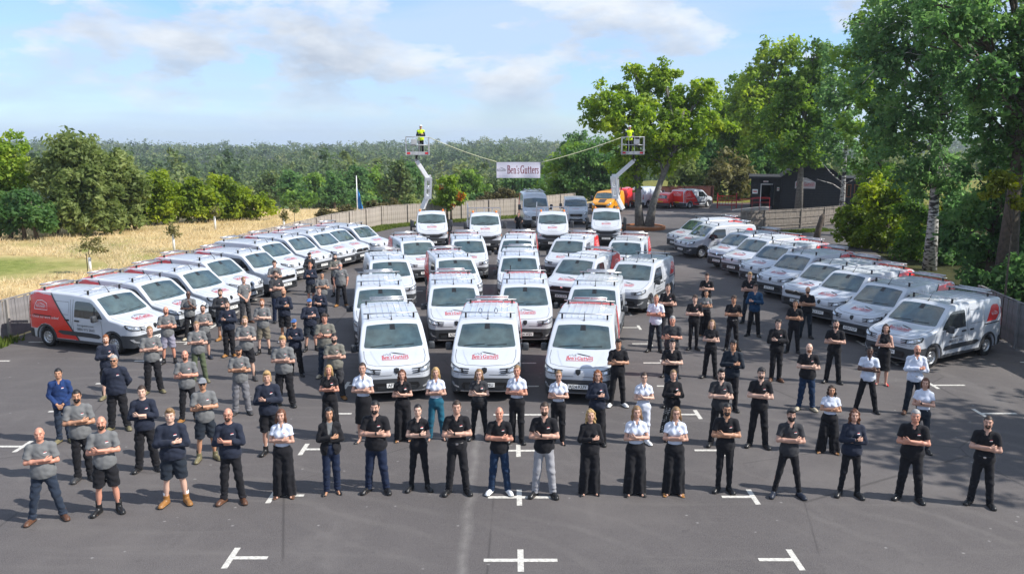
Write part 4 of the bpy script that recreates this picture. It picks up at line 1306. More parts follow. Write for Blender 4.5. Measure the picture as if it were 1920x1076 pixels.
CLOTH = {}
def top_mesh(sex, arms, kind, build=0):
    """upper garment. kind: tee, polo, sweat, rolled, shirt, blazer, hivis, sleeveless"""
    key = ('top', sex, arms, kind, build)
    if key in CLOTH: return CLOTH[key]
    mir = arms == 'crossl'
    J = limbs(sex, 'mid', arms)
    st = .0105
    f = Field(np.arange(-.40, .401, st), np.arange(-.30, .30, st), np.arange(.60, 1.56, st))
    fm = sex == 'f'
    th = {'tee': .014, 'polo': .012, 'sweat': .020, 'rolled': .018, 'shirt': .017, 'blazer': .030, 'hivis': .03, 'sleeveless': .010}[kind] + build * .007
    loose = {'tee': .012, 'sweat': .016, 'rolled': .012, 'blazer': .012}.get(kind, .004) + build * .014
    hem = {'blazer': .76, 'sweat': .86, 'rolled': .86, 'hivis': .83, 'sleeveless': .96}.get(kind, .84 if not fm else .985)
    f.ell((0, .005, .93), (.178 + th + loose * .6, .124 + th + loose, .19) if not (fm and kind not in ('blazer', 'sweat')) else (.14, .10, .13), .05)
    f.cone((0, -.005, .96), (0, .0, 1.16), (.150 if not fm else .126) + th + loose, (.145 if not fm else .112) + th + loose * .5, .05, sy=.74)
    if build: f.ell((0, -.06, 1.06), (.14, .10, .12), .05)
    f.ell((0, .005, 1.29), ((.164 if not fm else .140) + th, (.114 if not fm else .102) + th, .185), .05)
    if fm:
        for sg in (-1, 1): f.ell((sg * .065, -.085, 1.27), (.058 + th, .052 + th, .058 + th), .04)
    for sg in (-1, 1): f.cone((sg * .035, .015, 1.442), (sg * (.155 if not fm else .13), .005, 1.390 if not fm else 1.373), .050 + th * .8, .050 + th * .8, .045)
    f.plane((0, 0, hem), (0, 0, -1))
    if kind == 'blazer':
        sl = f.win((-.3, -.4, .6), (.3, 0, 1.5))
        X, Y, Z = f.grid(sl)
        wgap = .035 + np.clip(1.06 - Z, 0, 1) * .22 + np.clip(Z - 1.2, 0, 1) * .15
        f.F[sl] = np.maximum(f.F[sl], -np.maximum(np.abs(X) - wgap, Y + .02))
    for sg in (-1, 1):
        if kind == 'sleeveless': break
        s, e, w = map(np.array, (J['sh', sg], J['el', sg], J['wr', sg]))
        q = 1.0 if not fm else .84
        rs, re = .054 * q + th * .85, .048 * q + th * .85
        f.ell(s, (.056 * q + th * .7, .056 * q + th * .8, .054 + th * .6), .04)
        if kind in ('tee', 'polo', 'hivis'):
            fr = {'tee': .78, 'polo': .68, 'hivis': .25}[kind] if not fm else .55
            c = s + (e - s) * fr
            n = (e - s) / np.linalg.norm(e - s)
            f.cone(s, e, rs, re + .010, .03, cut=(c, n))
        else:
            f.cone(s, e, rs, re, .03)
            fr = {'rolled': .45}.get(kind, .93)
            c = e + (w - e) * fr
            n = (w - e) / np.linalg.norm(w - e)
            f.cone(e, w, re, .034 * q + th * .8, .015, cut=(c, n))
            if kind == 'rolled': f.cone(e + (w - e) * .30, e + (w - e) * .43, .046 * q + th, .044 * q + th, .008)
    f.wrinkle(.0034 if kind in ('polo', 'sleeveless') else .0042, 1.0, hash(kind) % 7 if False else len(kind))
    # neck opening
    f.cone((0, .02, 1.47), (0, -.05, 1.62), .062 if not fm else .056, .075, .008, op='sub')
    if kind in ('polo', 'shirt'):      # open collar with two points and a short placket
        f.cone((0, -.06, 1.44), (0, -.15, 1.37), .028, .004, .004, op='sub')
        for sg in (-1, 1):
            pts = [(sg * .0, .068, 1.495), (sg * .058, .035, 1.49), (sg * .066, -.02, 1.472), (sg * .045, -.085, 1.435)]
            for a, b in zip(pts, pts[1:]): f.cone(a, b, .013, .012, .004)
            f.cone((sg * .045, -.085, 1.435), (sg * .05, -.118, 1.395), .015, .006, .004)
    elif kind in ('tee', 'sweat', 'rolled'):
        for i in range(10):
            a0, a1 = 2 * math.pi * i / 10, 2 * math.pi * (i + 1) / 10
            r = .064 if not fm else .058
            f.cone((r * math.sin(a0), -.012 - r * .95 * math.cos(a0), 1.458 - .018 * math.cos(a0)), (r * math.sin(a1), -.012 - r * .95 * math.cos(a1), 1.458 - .018 * math.cos(a1)), .0085, .0085, .004)
    if kind == 'blazer':
        for sg in (-1, 1):
            pts = [(sg * .055, .05, 1.49), (sg * .068, -.03, 1.46), (sg * .06, -.125, 1.33), (sg * .03, -.135, 1.12)]
            for a, b in zip(pts, pts[1:]): f.cone(a, b, .018, .014, .006)
    V, Q = f.mesh()
    if mir: V = V * np.array([-1, 1, 1]); Q = Q[:, ::-1]
    me = mesh_np('shirt', V, Q, [mat('cloth', (.1, .1, .1), .85)], True)
    # the printed chest mark, laid on the cloth
    bm = bmesh.new(); bm.from_mesh(me)
    tr = BVHTree.FromBMesh(bm); bm.free()
    out = []
    for z0, z1, a, b in ((1.318, 1.329, .060, .098), (1.304, 1.315, .052, .106)):
        vs, fs = [], []
        n = 5
        for i in range(n + 1):
            for zz in (z0, z1):
                xx = a + (b - a) * i / n
                h = tr.ray_cast(Vector((xx, -1, zz + .004 * i / n)), Vector((0, 1, 0)))
                p = h[0] if h[0] else Vector((xx, -.14, zz))
                vs.append((p.x, p.y - .003, p.z))
        for i in range(n): fs.append((2 * i, 2 * i + 2, 2 * i + 3, 2 * i + 1))
        out.append((vs, fs))
    v2 = out[0][0] + out[1][0]
    f2 = out[0][1] + [tuple(i + len(out[0][0]) for i in q) for q in out[1][1]]
    lg = bpy.data.meshes.new('chest_logo')
    lg.from_pydata(v2, [], f2)
    lg.materials.append(M_REDINK); lg.materials.append(M_WHITEINK)
    lg.polygons.foreach_set('material_index', [0] * 5 + [1] * 5)
    CLOTH[key] = (me, lg)
    return CLOTH[key]

def bottom_mesh(sex, stance, kind, build=0):
    """trousers, cargo, slim, wide, shorts, skirt, longskirt, dress, jeans"""
    key = ('bot', sex, stance, kind, build)
    if key in CLOTH: return CLOTH[key]
    J = limbs(sex, stance, 'cross')
    st = .0115
    f = Field(np.arange(-.40, .401, st), np.arange(-.24, .24, st), np.arange(.02, 1.12, st))
    fm = sex == 'f'
    hw = (.160 if not fm else .172) + build * .015
    f.ell((0, .006, .915), (hw, .122 + build * .02, .13), .05)
    f.cone((0, 0, .93), (0, 0, 1.04 if fm else .98), (.166 if fm else .150) + build * .015, (.150 if not fm else .152) + build * .015, .05, sy=.78)
    R = {'trousers': (.098, .078, .066), 'jeans': (.098, .076, .062), 'cargo': (.104, .088, .076), 'slim': (.092, .064, .050), 'wide': (.112, .110, .125), 'shorts': (.108, .108, .1)}
    if kind in R:
        a, b, c = R[kind]
        a += build * .01
        for sg in (-1, 1):
            h, k, n = J['hip', sg], J['knee', sg], J['ank', sg]
            f.cone(h, k, a, b, .035)
            if kind != 'shorts':
                f.cone(k, (n[0], n[1], .075 if kind != 'wide' else .05), b, c, .03)
                if kind in ('cargo', 'jeans'): f.ell((n[0], n[1] - .005, .10), (c + .008, c + .012, .05), .02)
            if kind in ('cargo', 'shorts'):
                m = np.array(h) * .52 + np.array(k) * .48
                f.ell((m[0] + sg * .088, m[1], m[2]), (.028, .06, .085), .015)
        if kind == 'shorts': f.plane((0, 0, .505), (0, 0, -1))
        else: f.plane((0, 0, .055 if kind != 'wide' else .035), (0, 0, -1))
        f.wrinkle(.0065 if kind in ('cargo', 'jeans', 'shorts') else .0042, .8, len(kind))
        if kind == 'wide':
            X, Y, Z = f.xs[:, None, None], f.ys[None, :, None], f.zs[None, None, :]
            f.F = f.F + .011 * np.sin(np.arctan2(Y + .0, np.abs(X) - .13) * 5 + 1.5 * np.sin(Z * 5)) * np.clip((.85 - Z) / .5, 0, 1)
        if kind in ('cargo', 'jeans', 'trousers'):
            X, Y, Z = f.xs[:, None, None], f.ys[None, :, None], f.zs[None, None, :]
            f.F = f.F + .004 * np.sin(Z * 95 + 8 * X) * np.clip((.34 - Z) / .2, 0, 1)
    elif kind == 'skirt':
        f.cone((0, .0, .90), (0, .0, .42), .176, .205, .04, sy=.74)
        f.plane((0, 0, .43), (0, 0, -1)); f.wrinkle(.003, .7, 2)
    elif kind == 'longskirt':
        f.cone((0, .0, .90), (0, .0, .20), .178, .30, .04, sy=.72)
        f.plane((0, 0, .22), (0, 0, -1))
        X, Y, Z = f.xs[:, None, None], f.ys[None, :, None], f.zs[None, None, :]
        f.F = f.F + .012 * np.sin(np.arctan2(Y, X) * 11) * np.clip((.9 - Z) / .6, 0, 1)
    f.plane((0, 0, 1.005 if not fm else 1.04), (0, 0, 1))
    V, Q = f.mesh()
    me = mesh_np('trousers', V, Q, [mat('cloth', (.1, .1, .1), .85)], True)
    CLOTH[key] = me
    return me

def shoe_mesh(kind, sg):
    key = ('shoe', kind, sg)
    if key in CLOTH: return CLOTH[key]
    st = .0095
    f = Field(np.arange(-.10, .101, st), np.arange(-.26, .16, st), np.arange(-.02, .30, st))
    tw = sg * .04
    hi = kind in ('boot', 'ankle')
    if kind == 'heel':
        f.cone((0, .03, .07), (tw * .8, -.13, .028), .034, .030, .02)
        f.cone((tw * .8, -.13, .024), (tw, -.19, .018), .030, .010, .01)
        f.cone((0, .055, .06), (0, .06, .0), .016, .008, .01)
        f.plane((0, -.03, .058), (0, -.15, 1.0))
    elif kind == 'sandal':
        f.cone((0, .05, .016), (tw, -.16, .014), .036, .040, .01, sy=1.0)
        f.plane((0, 0, .022), (0, 0, 1))
        f.cone((-.045 + tw * .6, -.10, .03), (.045 + tw * .6, -.10, .03), .020, .020, .004)
        f.cone((-.040, -.02, .04), (.040, -.02, .04), .014, .014, .004)
    else:
        f.cone((0, .040, .052), (tw * .8, -.12, .044), .050, .047, .03)
        f.ell((tw, -.155, .036), (.048, .065, .038), .03)
        if hi: f.cone((0, .02, .05), (0, .018, .185 if kind == 'boot' else .15), .052, .056, .03)
        elif kind == 'trainer': f.cone((0, .02, .05), (0, .02, .10), .054, .054, .02)
        if hi: f.plane((0, 0, .175 if kind == 'boot' else .15), (0, 0, 1))
        else: f.plane((0, .0, .108), (0, .12, 1))
        f.cone((0, .05, .016), (tw, -.165, .016), .052, .056, .004)      # welt and sole
    f.plane((0, 0, .0), (0, 0, -1))
    V, Q = f.mesh()
    C = V[Q].mean(1)
    me = mesh_np('shoe', V, Q, [mat('leather black', (.012, .012, .013), .35), mat('sole dark', (.02, .018, .016), .8)], True, (C[:, 2] < .022).astype(int) if kind not in ('heel', 'sandal') else None)
    CLOTH[key] = me
    return me

def hair_mesh(kind):
    key = ('hair', kind)
    if key in CLOTH: return CLOTH[key]
    st = .0085
    lo = 1.18 if kind in ('long', 'longwavy') else 1.50
    f = Field(np.arange(-.15, .151, st), np.arange(-.17, .17, st), np.arange(lo, 1.82, st))
    def face(zcut=1.69, wid=.058):
        # clear the face
        f.ell((0, -.115, 1.60), (wid, .075, .095), .012, 'sub')
        sl = f.win((-.2, -.3, lo), (.2, -.03, zcut))
        X, Y, Z = f.grid(sl)
        f.F[sl] = np.maximum(f.F[sl], np.minimum(-(Y + .035 + np.abs(X) * .0), zcut - Z + 0 * X))
    if kind in ('short', 'fringe', 'curly', 'quiff', 'crop'):
        g = {'short': .011, 'crop': .005, 'fringe': .016, 'curly': .020, 'quiff': .015}[kind]
        f.ell((0, .010, 1.662), (.074 + g * .75, .094 + g, .092 + g), .01)
        if kind == 'quiff': f.ell((0, -.055, 1.745), (.055, .05, .034), .03)
        if kind == 'fringe': f.ell((0, -.07, 1.725), (.064, .040, .036), .02)
        if kind == 'curly':
            r2 = np.random.default_rng(4)
            for i in range(26):
                a, b = r2.uniform(-.07, .07), r2.uniform(-.09, .08)
                f.ell((a, b, 1.745 - (a * a + b * b) * 4), (.022, .022, .022), .006)
        face(1.700 if kind != 'fringe' else 1.690)
        f.plane((0, .0, 1.615), (0, -.55, -1))
        for sg in (-1, 1): f.ell((sg * .082, .008, 1.625), (.02, .022, .034), .004, 'sub')
    elif kind == 'receding':
        f.ell((0, .014, 1.655), (.079, .094, .085), .01)
        f.plane((0, .02, 1.69), (0, -.6, 1)); f.plane((0, .0, 1.60), (0, -.4, -1))
        for sg in (-1, 1): f.ell((sg * .082, .008, 1.625), (.02, .022, .034), .004, 'sub')
        face(1.70)
    elif kind in ('long', 'longwavy'):
        f.ell((0, .012, 1.662), (.086, .104, .100), .01)
        f.cone((0, .075, 1.64), (0, .085, 1.36), .075, .085, .03, sy=.6)
        for sg in (-1, 1):
            a = [(sg * .070, -.005, 1.67), (sg * .083, -.02, 1.56), (sg * .098, -.085, 1.45), (sg * .088, -.135, 1.33), (sg * .07, -.150, 1.25)]
            r = [.028, .030, .034, .034, .016]
            for i in range(4): f.cone(a[i], a[i + 1], r[i], r[i + 1], .02)
        face(1.705, .060)
        X, Y, Z = f.xs[:, None, None], f.ys[None, :, None], f.zs[None, None, :]
        amp = .006 if kind == 'longwavy' else .0025
        f.F = f.F + amp * np.sin(Z * (60 if kind == 'longwavy' else 25) + X * 60 + 2 * np.sin(Y * 40)) + .002 * np.sin(X * 420 + Y * 300)
        f.ell((0, .0, 1.51), (.052, .06, .05), .01, 'sub')
    elif kind == 'bob':
        f.ell((0, .012, 1.66), (.088, .104, .102), .01)
        f.cone((0, .06, 1.64), (0, .06, 1.55), .085, .08, .03, sy=.8)
        for sg in (-1, 1): f.cone((sg * .072, -.01, 1.66), (sg * .078, -.03, 1.54), .026, .022, .02)
        face(1.705, .060)
    elif kind == 'tied':
        f.ell((0, .012, 1.662), (.080, .100, .097), .01)
        f.ell((0, .115, 1.68), (.04, .04, .04), .02)
        face(1.705)
        f.plane((0, .0, 1.60), (0, -.5, -1))
        for sg in (-1, 1): f.ell((sg * .082, .008, 1.625), (.02, .022, .034), .004, 'sub')
    elif kind == 'mullet':
        f.ell((0, .010, 1.667), (.086, .104, .104), .01)
        f.cone((0, .075, 1.62), (0, .08, 1.50), .07, .07, .03, sy=.6)
        for sg in (-1, 1): f.cone((sg * .07, .03, 1.62), (sg * .075, .02, 1.54), .022, .016, .02)
        f.ell((0, -.07, 1.73), (.066, .04, .03), .02)
        face(1.69)
    elif kind == 'cap':
        f.ell((0, .008, 1.672), (.086, .106, .092), .01)
        f.plane((0, 0, 1.685), (0, -.1, -1))
        f.cone((-.04, -.10, 1.693), (.04, -.10, 1.693), .046, .046, .01)
        sl = f.win((-.2, -.3, 1.5), (.2, -.088, 1.9))
        X, Y, Z = f.grid(sl)
        f.F[sl] = np.maximum(f.F[sl], np.abs(Z - 1.692 - (Y + .09) * .25) - .009)
    elif kind == 'hardhat':
        f.ell((0, .0, 1.675), (.105, .135, .105), .01)
        f.plane((0, 0, 1.690), (0, 0, -1))
        f.cone((0, -.12, 1.697), (0, .11, 1.697), .10, .115, .01)
        X, Y, Z = f.xs[:, None, None], f.ys[None, :, None], f.zs[None, None, :]
        f.F = np.where(Z + 0 * X + 0 * Y < 1.705, f.F, np.maximum(f.F, ((X / .105) ** 2 + (Y / .135) ** 2 + ((Z - 1.675) / .105) ** 2 - 1) * .05))
        f.plane((0, 0, 1.690), (0, 0, -1))
        f.cone((0, -.1, 1.775), (0, .1, 1.775), .012, .012, .008)
    elif kind in ('beard', 'bigbeard', 'stubble'):
        g = {'beard': .007, 'bigbeard': .014, 'stubble': .003}[kind]
        f.ell((0, -.018, 1.60), (.062 + g, .076 + g, .078 + g * .6), .01)
        f.ell((0, -.062, 1.555), (.032 + g, .030 + g, .024 + g * 1.4), .03)
        f.ell((0, -.094, 1.592), (.028, .012, .005), .004)
        f.plane((0, .0, 1.594), (0, .32, 1)); f.plane((0, .01, 1.6), (0, 1, 0))
        f.ell((0, -.10, 1.578), (.019, .03, .0065), .003, 'sub')
        f.ell((0, -.105, 1.615), (.040, .03, .020), .006, 'sub')
        f.ell((0, .0, 1.545 - g), (.055, .045, .03), .01, 'sub')
    if kind in ('short', 'fringe', 'quiff', 'receding', 'beard', 'bigbeard', 'mullet', 'bob', 'tied'):
        X, Y, Z = f.xs[:, None, None], f.ys[None, :, None], f.zs[None, None, :]
        f.F = f.F + .0022 * np.sin(X * 300 + 40 * Z) * np.sin(Y * 260 + 3)
    V, Q = f.mesh()
    me = mesh_np('hair', V, Q, [mat('hair brown', (.035, .02, .012), .6)], True)
    CLOTH[key] = me
    return me

def glasses_mesh(dark):
    k = ('glasses', dark)
    if k not in CLOTH:
        m = MB()
        for sg in (-1, 1):
            if dark: m.bbox((sg * .033, -.107, 1.645), (.052, .008, .036), .004)
            else:
                pts = [(sg * .033 + .024 * math.cos(a), -.108, 1.643 + .016 * math.sin(a)) for a in [i * math.pi / 6 for i in range(13)]]
                m.tube(pts, .0022, 5, False)
            m.tube([(sg * .058, -.104, 1.650), (sg * .078, -.04, 1.650), (sg * .082, .02, 1.645)], .0025, 5)
        m.tube([(-.012, -.110, 1.650), (.012, -.110, 1.650)], .0025, 5)
        CLOTH[k] = m.mesh('glasses', M_BLACK)
    return CLOTH[k]
def belt_mesh(sex):
    k = ('belt', sex)
    if k not in CLOTH:
        m = MB()
        r = (.168, .134) if sex == 'm' else (.150, .118)
        pr = []
        n = 28
        vs, fs = [], []
        for i in range(n):
            a = 2 * math.pi * i / n
            for z, o in ((.968, 0), (.968, .006), (1.004, .006), (1.004, 0)):
                vs.append(((r[0] + o) * math.cos(a), (r[1] + o) * math.sin(a), z))
        for i in range(n):
            for j in range(3): fs.append((i * 4 + j, i * 4 + j + 1, ((i + 1) % n) * 4 + j + 1, ((i + 1) % n) * 4 + j))
        m.add(vs, fs); m.cur = 1
        m.bbox((0, -r[1] - .009, .986), (.05, .008, .034), .003)
        CLOTH[k] = m.mesh('belt', [M_BLACK, M_CHROME], True)
    return CLOTH[k]
def sock_mesh(tall=True):
    k = ('sock', tall)
    if k not in CLOTH:
        m = MB(); m.lathe([(.036, .06), (.043, .12), (.047, .185), (.049, .23 if tall else .2), (.046, .23 if tall else .2)], 14, 'z', (0, .017, 0))
        CLOTH[k] = m.mesh('sock', mat('sock', (.02, .02, .02), .9), True)
    return CLOTH[k]
def watch_mesh(arms):
    k = ('watch', arms)
    if k not in CLOTH:
        J = limbs('m', 'mid', arms)
        sg = -1
        e, w = Vector(J['el', sg]), Vector(J['wr', sg])
        if arms == 'crossl': e.x *= -1; w.x *= -1
        d = (w - e).normalized()
        c = w - d * .015
        a = d.orthogonal().normalized(); b = d.cross(a)
        m = MB()
        m.tube([c - d * .011, c - d * .009, c + d * .009, c + d * .011], [.026, .034, .034, .026], 12)
        m.bbox(c + Vector((0, -.034, .010)), (.03, .014, .03), .004)
        CLOTH[k] = m.mesh('wristwatch', M_BLACK)
    return CLOTH[k]

# colours ---------------------------------------------------------------
SKIN = {'fair': (.56, .315, .21), 'pale': (.61, .385, .29), 'tan': (.46, .24, .145), 'brown': (.24, .12, .07), 'dark': (.10, .05, .034), 'ruddy': (.56, .265, .18)}
HAIRC = {'brown': (.045, .024, .013), 'black': (.010, .008, .008), 'blond': (.42, .27, .11), 'fair': (.22, .13, .06), 'ginger': (.22, .075, .022), 'grey': (.30, .29, .28), 'auburn': (.11, .04, .018)}
CLOTHC = {'grey': (.150, .153, .155), 'olive': (.150, .146, .126), 'navy': (.018, .023, .040), 'black': (.011, .011, .014), 'charcoal': (.036, .037, .042), 'white': (.60, .64, .74), 'blue': (.016, .040, .13), 'jeans': (.022, .032, .052), 'navyblue': (.010, .018, .045), 'lilac': (.24, .23, .29), 'khaki': (.155, .135, .10), 'green': (.085, .105, .060), 'steel': (.16, .16, .175), 'lightgrey': (.30, .30, .32), 'teal': (.014, .095, .15), 'denim': (.012, .030, .070), 'hivis': (.55, .75, .02), 'midblue': (.012, .045, .10), 'darkslate': (.016, .022, .032), 'capgrey': (.20, .21, .23), 'capblue': (.05, .12, .30)}
SHOEC = {'black': (.012, .012, .013), 'tan': (.28, .13, .035), 'brown': (.10, .045, .024), 'white': (.70, .70, .70), 'khaki': (.16, .14, .075), 'cream': (.42, .36, .26), 'red': (.55, .012, .016), 'darkgrey': (.04, .04, .042), 'navy': (.015, .02, .035)}
def skin_mat(s):
    return mat('skin ' + s, SKIN[s], .48, var=.08, vscale=9, bump=.03, bscale=300)
def cloth_mat(c):
    if c == 'polka':
        if 'polka dot cloth' in MATS: return MATS['polka dot cloth']
        m = mat('polka dot cloth', (.01, .01, .012), .85)
        nt = m.node_tree
        tc = nt.nodes.new('ShaderNodeTexCoord'); v = nt.nodes.new('ShaderNodeTexVoronoi')
        v.inputs['Scale'].default_value = 24; v.inputs['Randomness'].default_value = .12
        r = nt.nodes.new('ShaderNodeValToRGB')
        r.color_ramp.elements[0].position = .24; r.color_ramp.elements[0].color = (.75, .75, .75, 1)
        r.color_ramp.elements[1].position = .27; r.color_ramp.elements[1].color = (.01, .01, .012, 1)
        nt.links.new(tc.outputs['Object'], v.inputs['Vector']); nt.links.new(v.outputs['Distance'], r.inputs[0])
        nt.links.new(r.outputs[0], nt.nodes['Principled BSDF'].inputs['Base Color'])
        return m
    return mat('cloth ' + c, CLOTHC[c], .88, var=.09, vscale=9, bump=.16, bscale=16, spec=.22, sheen=.08)

def person(px, py, fx, fy, sex, hair, hc, skin, top, tc, bot, bc, shoe, sc_, arms, stance, extra, label, group=None, z0=0.0, face=None, loc=None, H=None, scale_xy=None):
    """(px, py) top of the head, (fx, fy) the ground between the feet (fy = 0 where hidden)"""
    if loc is None:
        if fy:
            g = P(fx, fy)
            # height of the crown seen above that spot
            t = PY(px, py, g.y + .02)
            H = min(max(t.z, 1.58 if sex == 'm' else 1.52), 1.97 if sex == 'm' else 1.85)
            g.x = g.x * .6 + t.x * .4 if abs(g.x - t.x) < .5 else g.x
            if t.z > 1.97 or t.z < 1.5:
                g2 = P(px, py, H); g.y = (g.y + g2.y) / 2
        else:
            H = 1.78 if sex == 'm' else 1.66
            g = P(px, py, H)
            g.z = 0
    else: g = Vector(loc)
    hat = .012 if hair in ('cap', 'hardhat', 'curly', 'quiff', 'mullet') else 0
    k = (H - hat) / 1.757
    build = 1 if 'big' in extra else 0
    wk = k * (.99 if build else .945)
    wk = max(min(wk, 1.04), .88) if 'slim' not in extra else k * .90
    yaw = (face if face is not None else -math.atan2(g.x, max(g.y, 5) + 4) * .9 + random.uniform(-.15, .15))
    root = empty('person', (g.x, g.y, z0 + .002), yaw, (wk, wk, k))
    tag(root, label, 'person', group)
    bme, J = body_mesh(sex, stance, arms)
    hn = hc if hc in HAIRC else 'brown'
    hcol = mat('hair ' + hn, HAIRC[hn], .55, var=.35, vscale=40)
    link('body', bme, root, mats=[skin_mat(skin), None or MATS['eye'], mat('lips ' + skin, tuple(c * (.78 if i == 0 else .55) for i, c in enumerate(SKIN[skin])), .45), hcol])
    tme, lg = top_mesh(sex, arms, top, build)
    cm = cloth_mat(tc)
    nm = {'tee': 'tee_shirt', 'polo': 'polo_shirt', 'sweat': 'sweatshirt', 'rolled': 'sweatshirt', 'shirt': 'shirt', 'blazer': 'blazer', 'hivis': 'vest', 'sleeveless': 'dress_top'}[top]
    tob = link(nm, tme, root, mats=[cm])
    if 'nologo' not in extra: link('chest_logo', lg, tob)
    if top == 'blazer':
        t2, l2 = top_mesh(sex, arms, 'sleeveless')
        link('tee_shirt', t2, root, mats=[cloth_mat('grey')])
    if top == 'hivis':
        t2, l2 = top_mesh(sex, arms, 'sweat')
        link('sweatshirt', t2, root, mats=[cloth_mat('navy')], scale=(.985, .97, .999))
        for zz in (1.02, 1.22):
            pass
    bme2 = bottom_mesh(sex, stance, bot, build)
    bn = {'shorts': 'shorts', 'skirt': 'skirt', 'longskirt': 'skirt', 'jeans': 'jeans'}.get(bot, 'trousers')
    link(bn, bme2, root, mats=[cloth_mat(bc)])
    if 'belt' in extra: link('belt', belt_mesh(sex), root)
    for sg in (-1, 1):
        a = J['ank', sg]
        s = link('shoe', shoe_mesh(shoe, sg), root, (a[0], a[1] - .012, 0), (0, 0, sg * .22), mats=[mat('leather ' + sc_, SHOEC[sc_], .42, var=.2, vscale=20, bump=.1, bscale=60)])
        if bot == 'shorts':
            link('sock', sock_mesh('lowsock' not in extra), root, (a[0], a[1] - .012, 0), mats=[mat('sock white', (.7, .7, .7), .9) if 'whitesock' in extra else mat('sock orange', (.5, .12, .03), .9) if 'orangesock' in extra else mat('sock', (.02, .02, .02), .9)])
    if hair != 'bald':
        if hair in ('cap', 'hardhat'):
            link('cap' if hair == 'cap' else 'hard_hat', hair_mesh(hair), root, mats=[cloth_mat(hc) if hc in CLOTHC else mat('hard hat white', (.8, .8, .8), .35)])
            link('hair', hair_mesh('receding'), root, mats=[hcol])
        else: link('hair', hair_mesh(hair), root, mats=[hcol])
    for b in ('beard', 'bigbeard', 'stubble'):
        if b in extra:
            bc_ = [e[4:] for e in extra if e.startswith('bcol')]
            link('beard', hair_mesh(b), root, mats=[mat('hair ' + (bc_[0] if bc_ else hc if hc in HAIRC else 'brown'), HAIRC[bc_[0] if bc_ else hc if hc in HAIRC else 'brown'], .55, var=.35, vscale=40)])
    if 'glasses' in extra: link('glasses', glasses_mesh(False), root)
    if 'sunglasses' in extra: link('sunglasses', glasses_mesh(True), root)
    if 'watch' in extra and arms in ('cross', 'crossl'): link('wristwatch', watch_mesh(arms), root)
    return root
# ------------------------------------------------------------------ ground
def sm(a, b, x):
    t = np.clip((x - a) / (b - a), 0, 1)
    return t * t * (3 - 2 * t)
def terrain_z(x, y):
    x = np.asarray(x, float); y = np.asarray(y, float)
    s = 70 + 62 * sm(2, 26, x)                       # where the land starts to fall
    z = -7.0 * sm(s, s + 95, y) - 9.0 * sm(s + 80, s + 210, y)
    z = z + 9.0 * sm(430, 1000, y)
    z = z + 3.0 * sm(-40, -160, x) * sm(160, 60, y) * 0.3
    z = z + 1.6 * np.sin(x / 90.0 + 1.3) * sm(260, 600, y) + 2.2 * np.sin(x / 210.0 + y / 160.0) * sm(400, 800, y)
    z = z - 45 * sm(1150, 1500, y)
    return z - 0.035

def nodes_of(name):
    m = bpy.data.materials.new(name); m.use_nodes = True
    nt = m.node_tree
    return m, nt, nt.nodes, nt.links, nt.nodes['Principled BSDF']

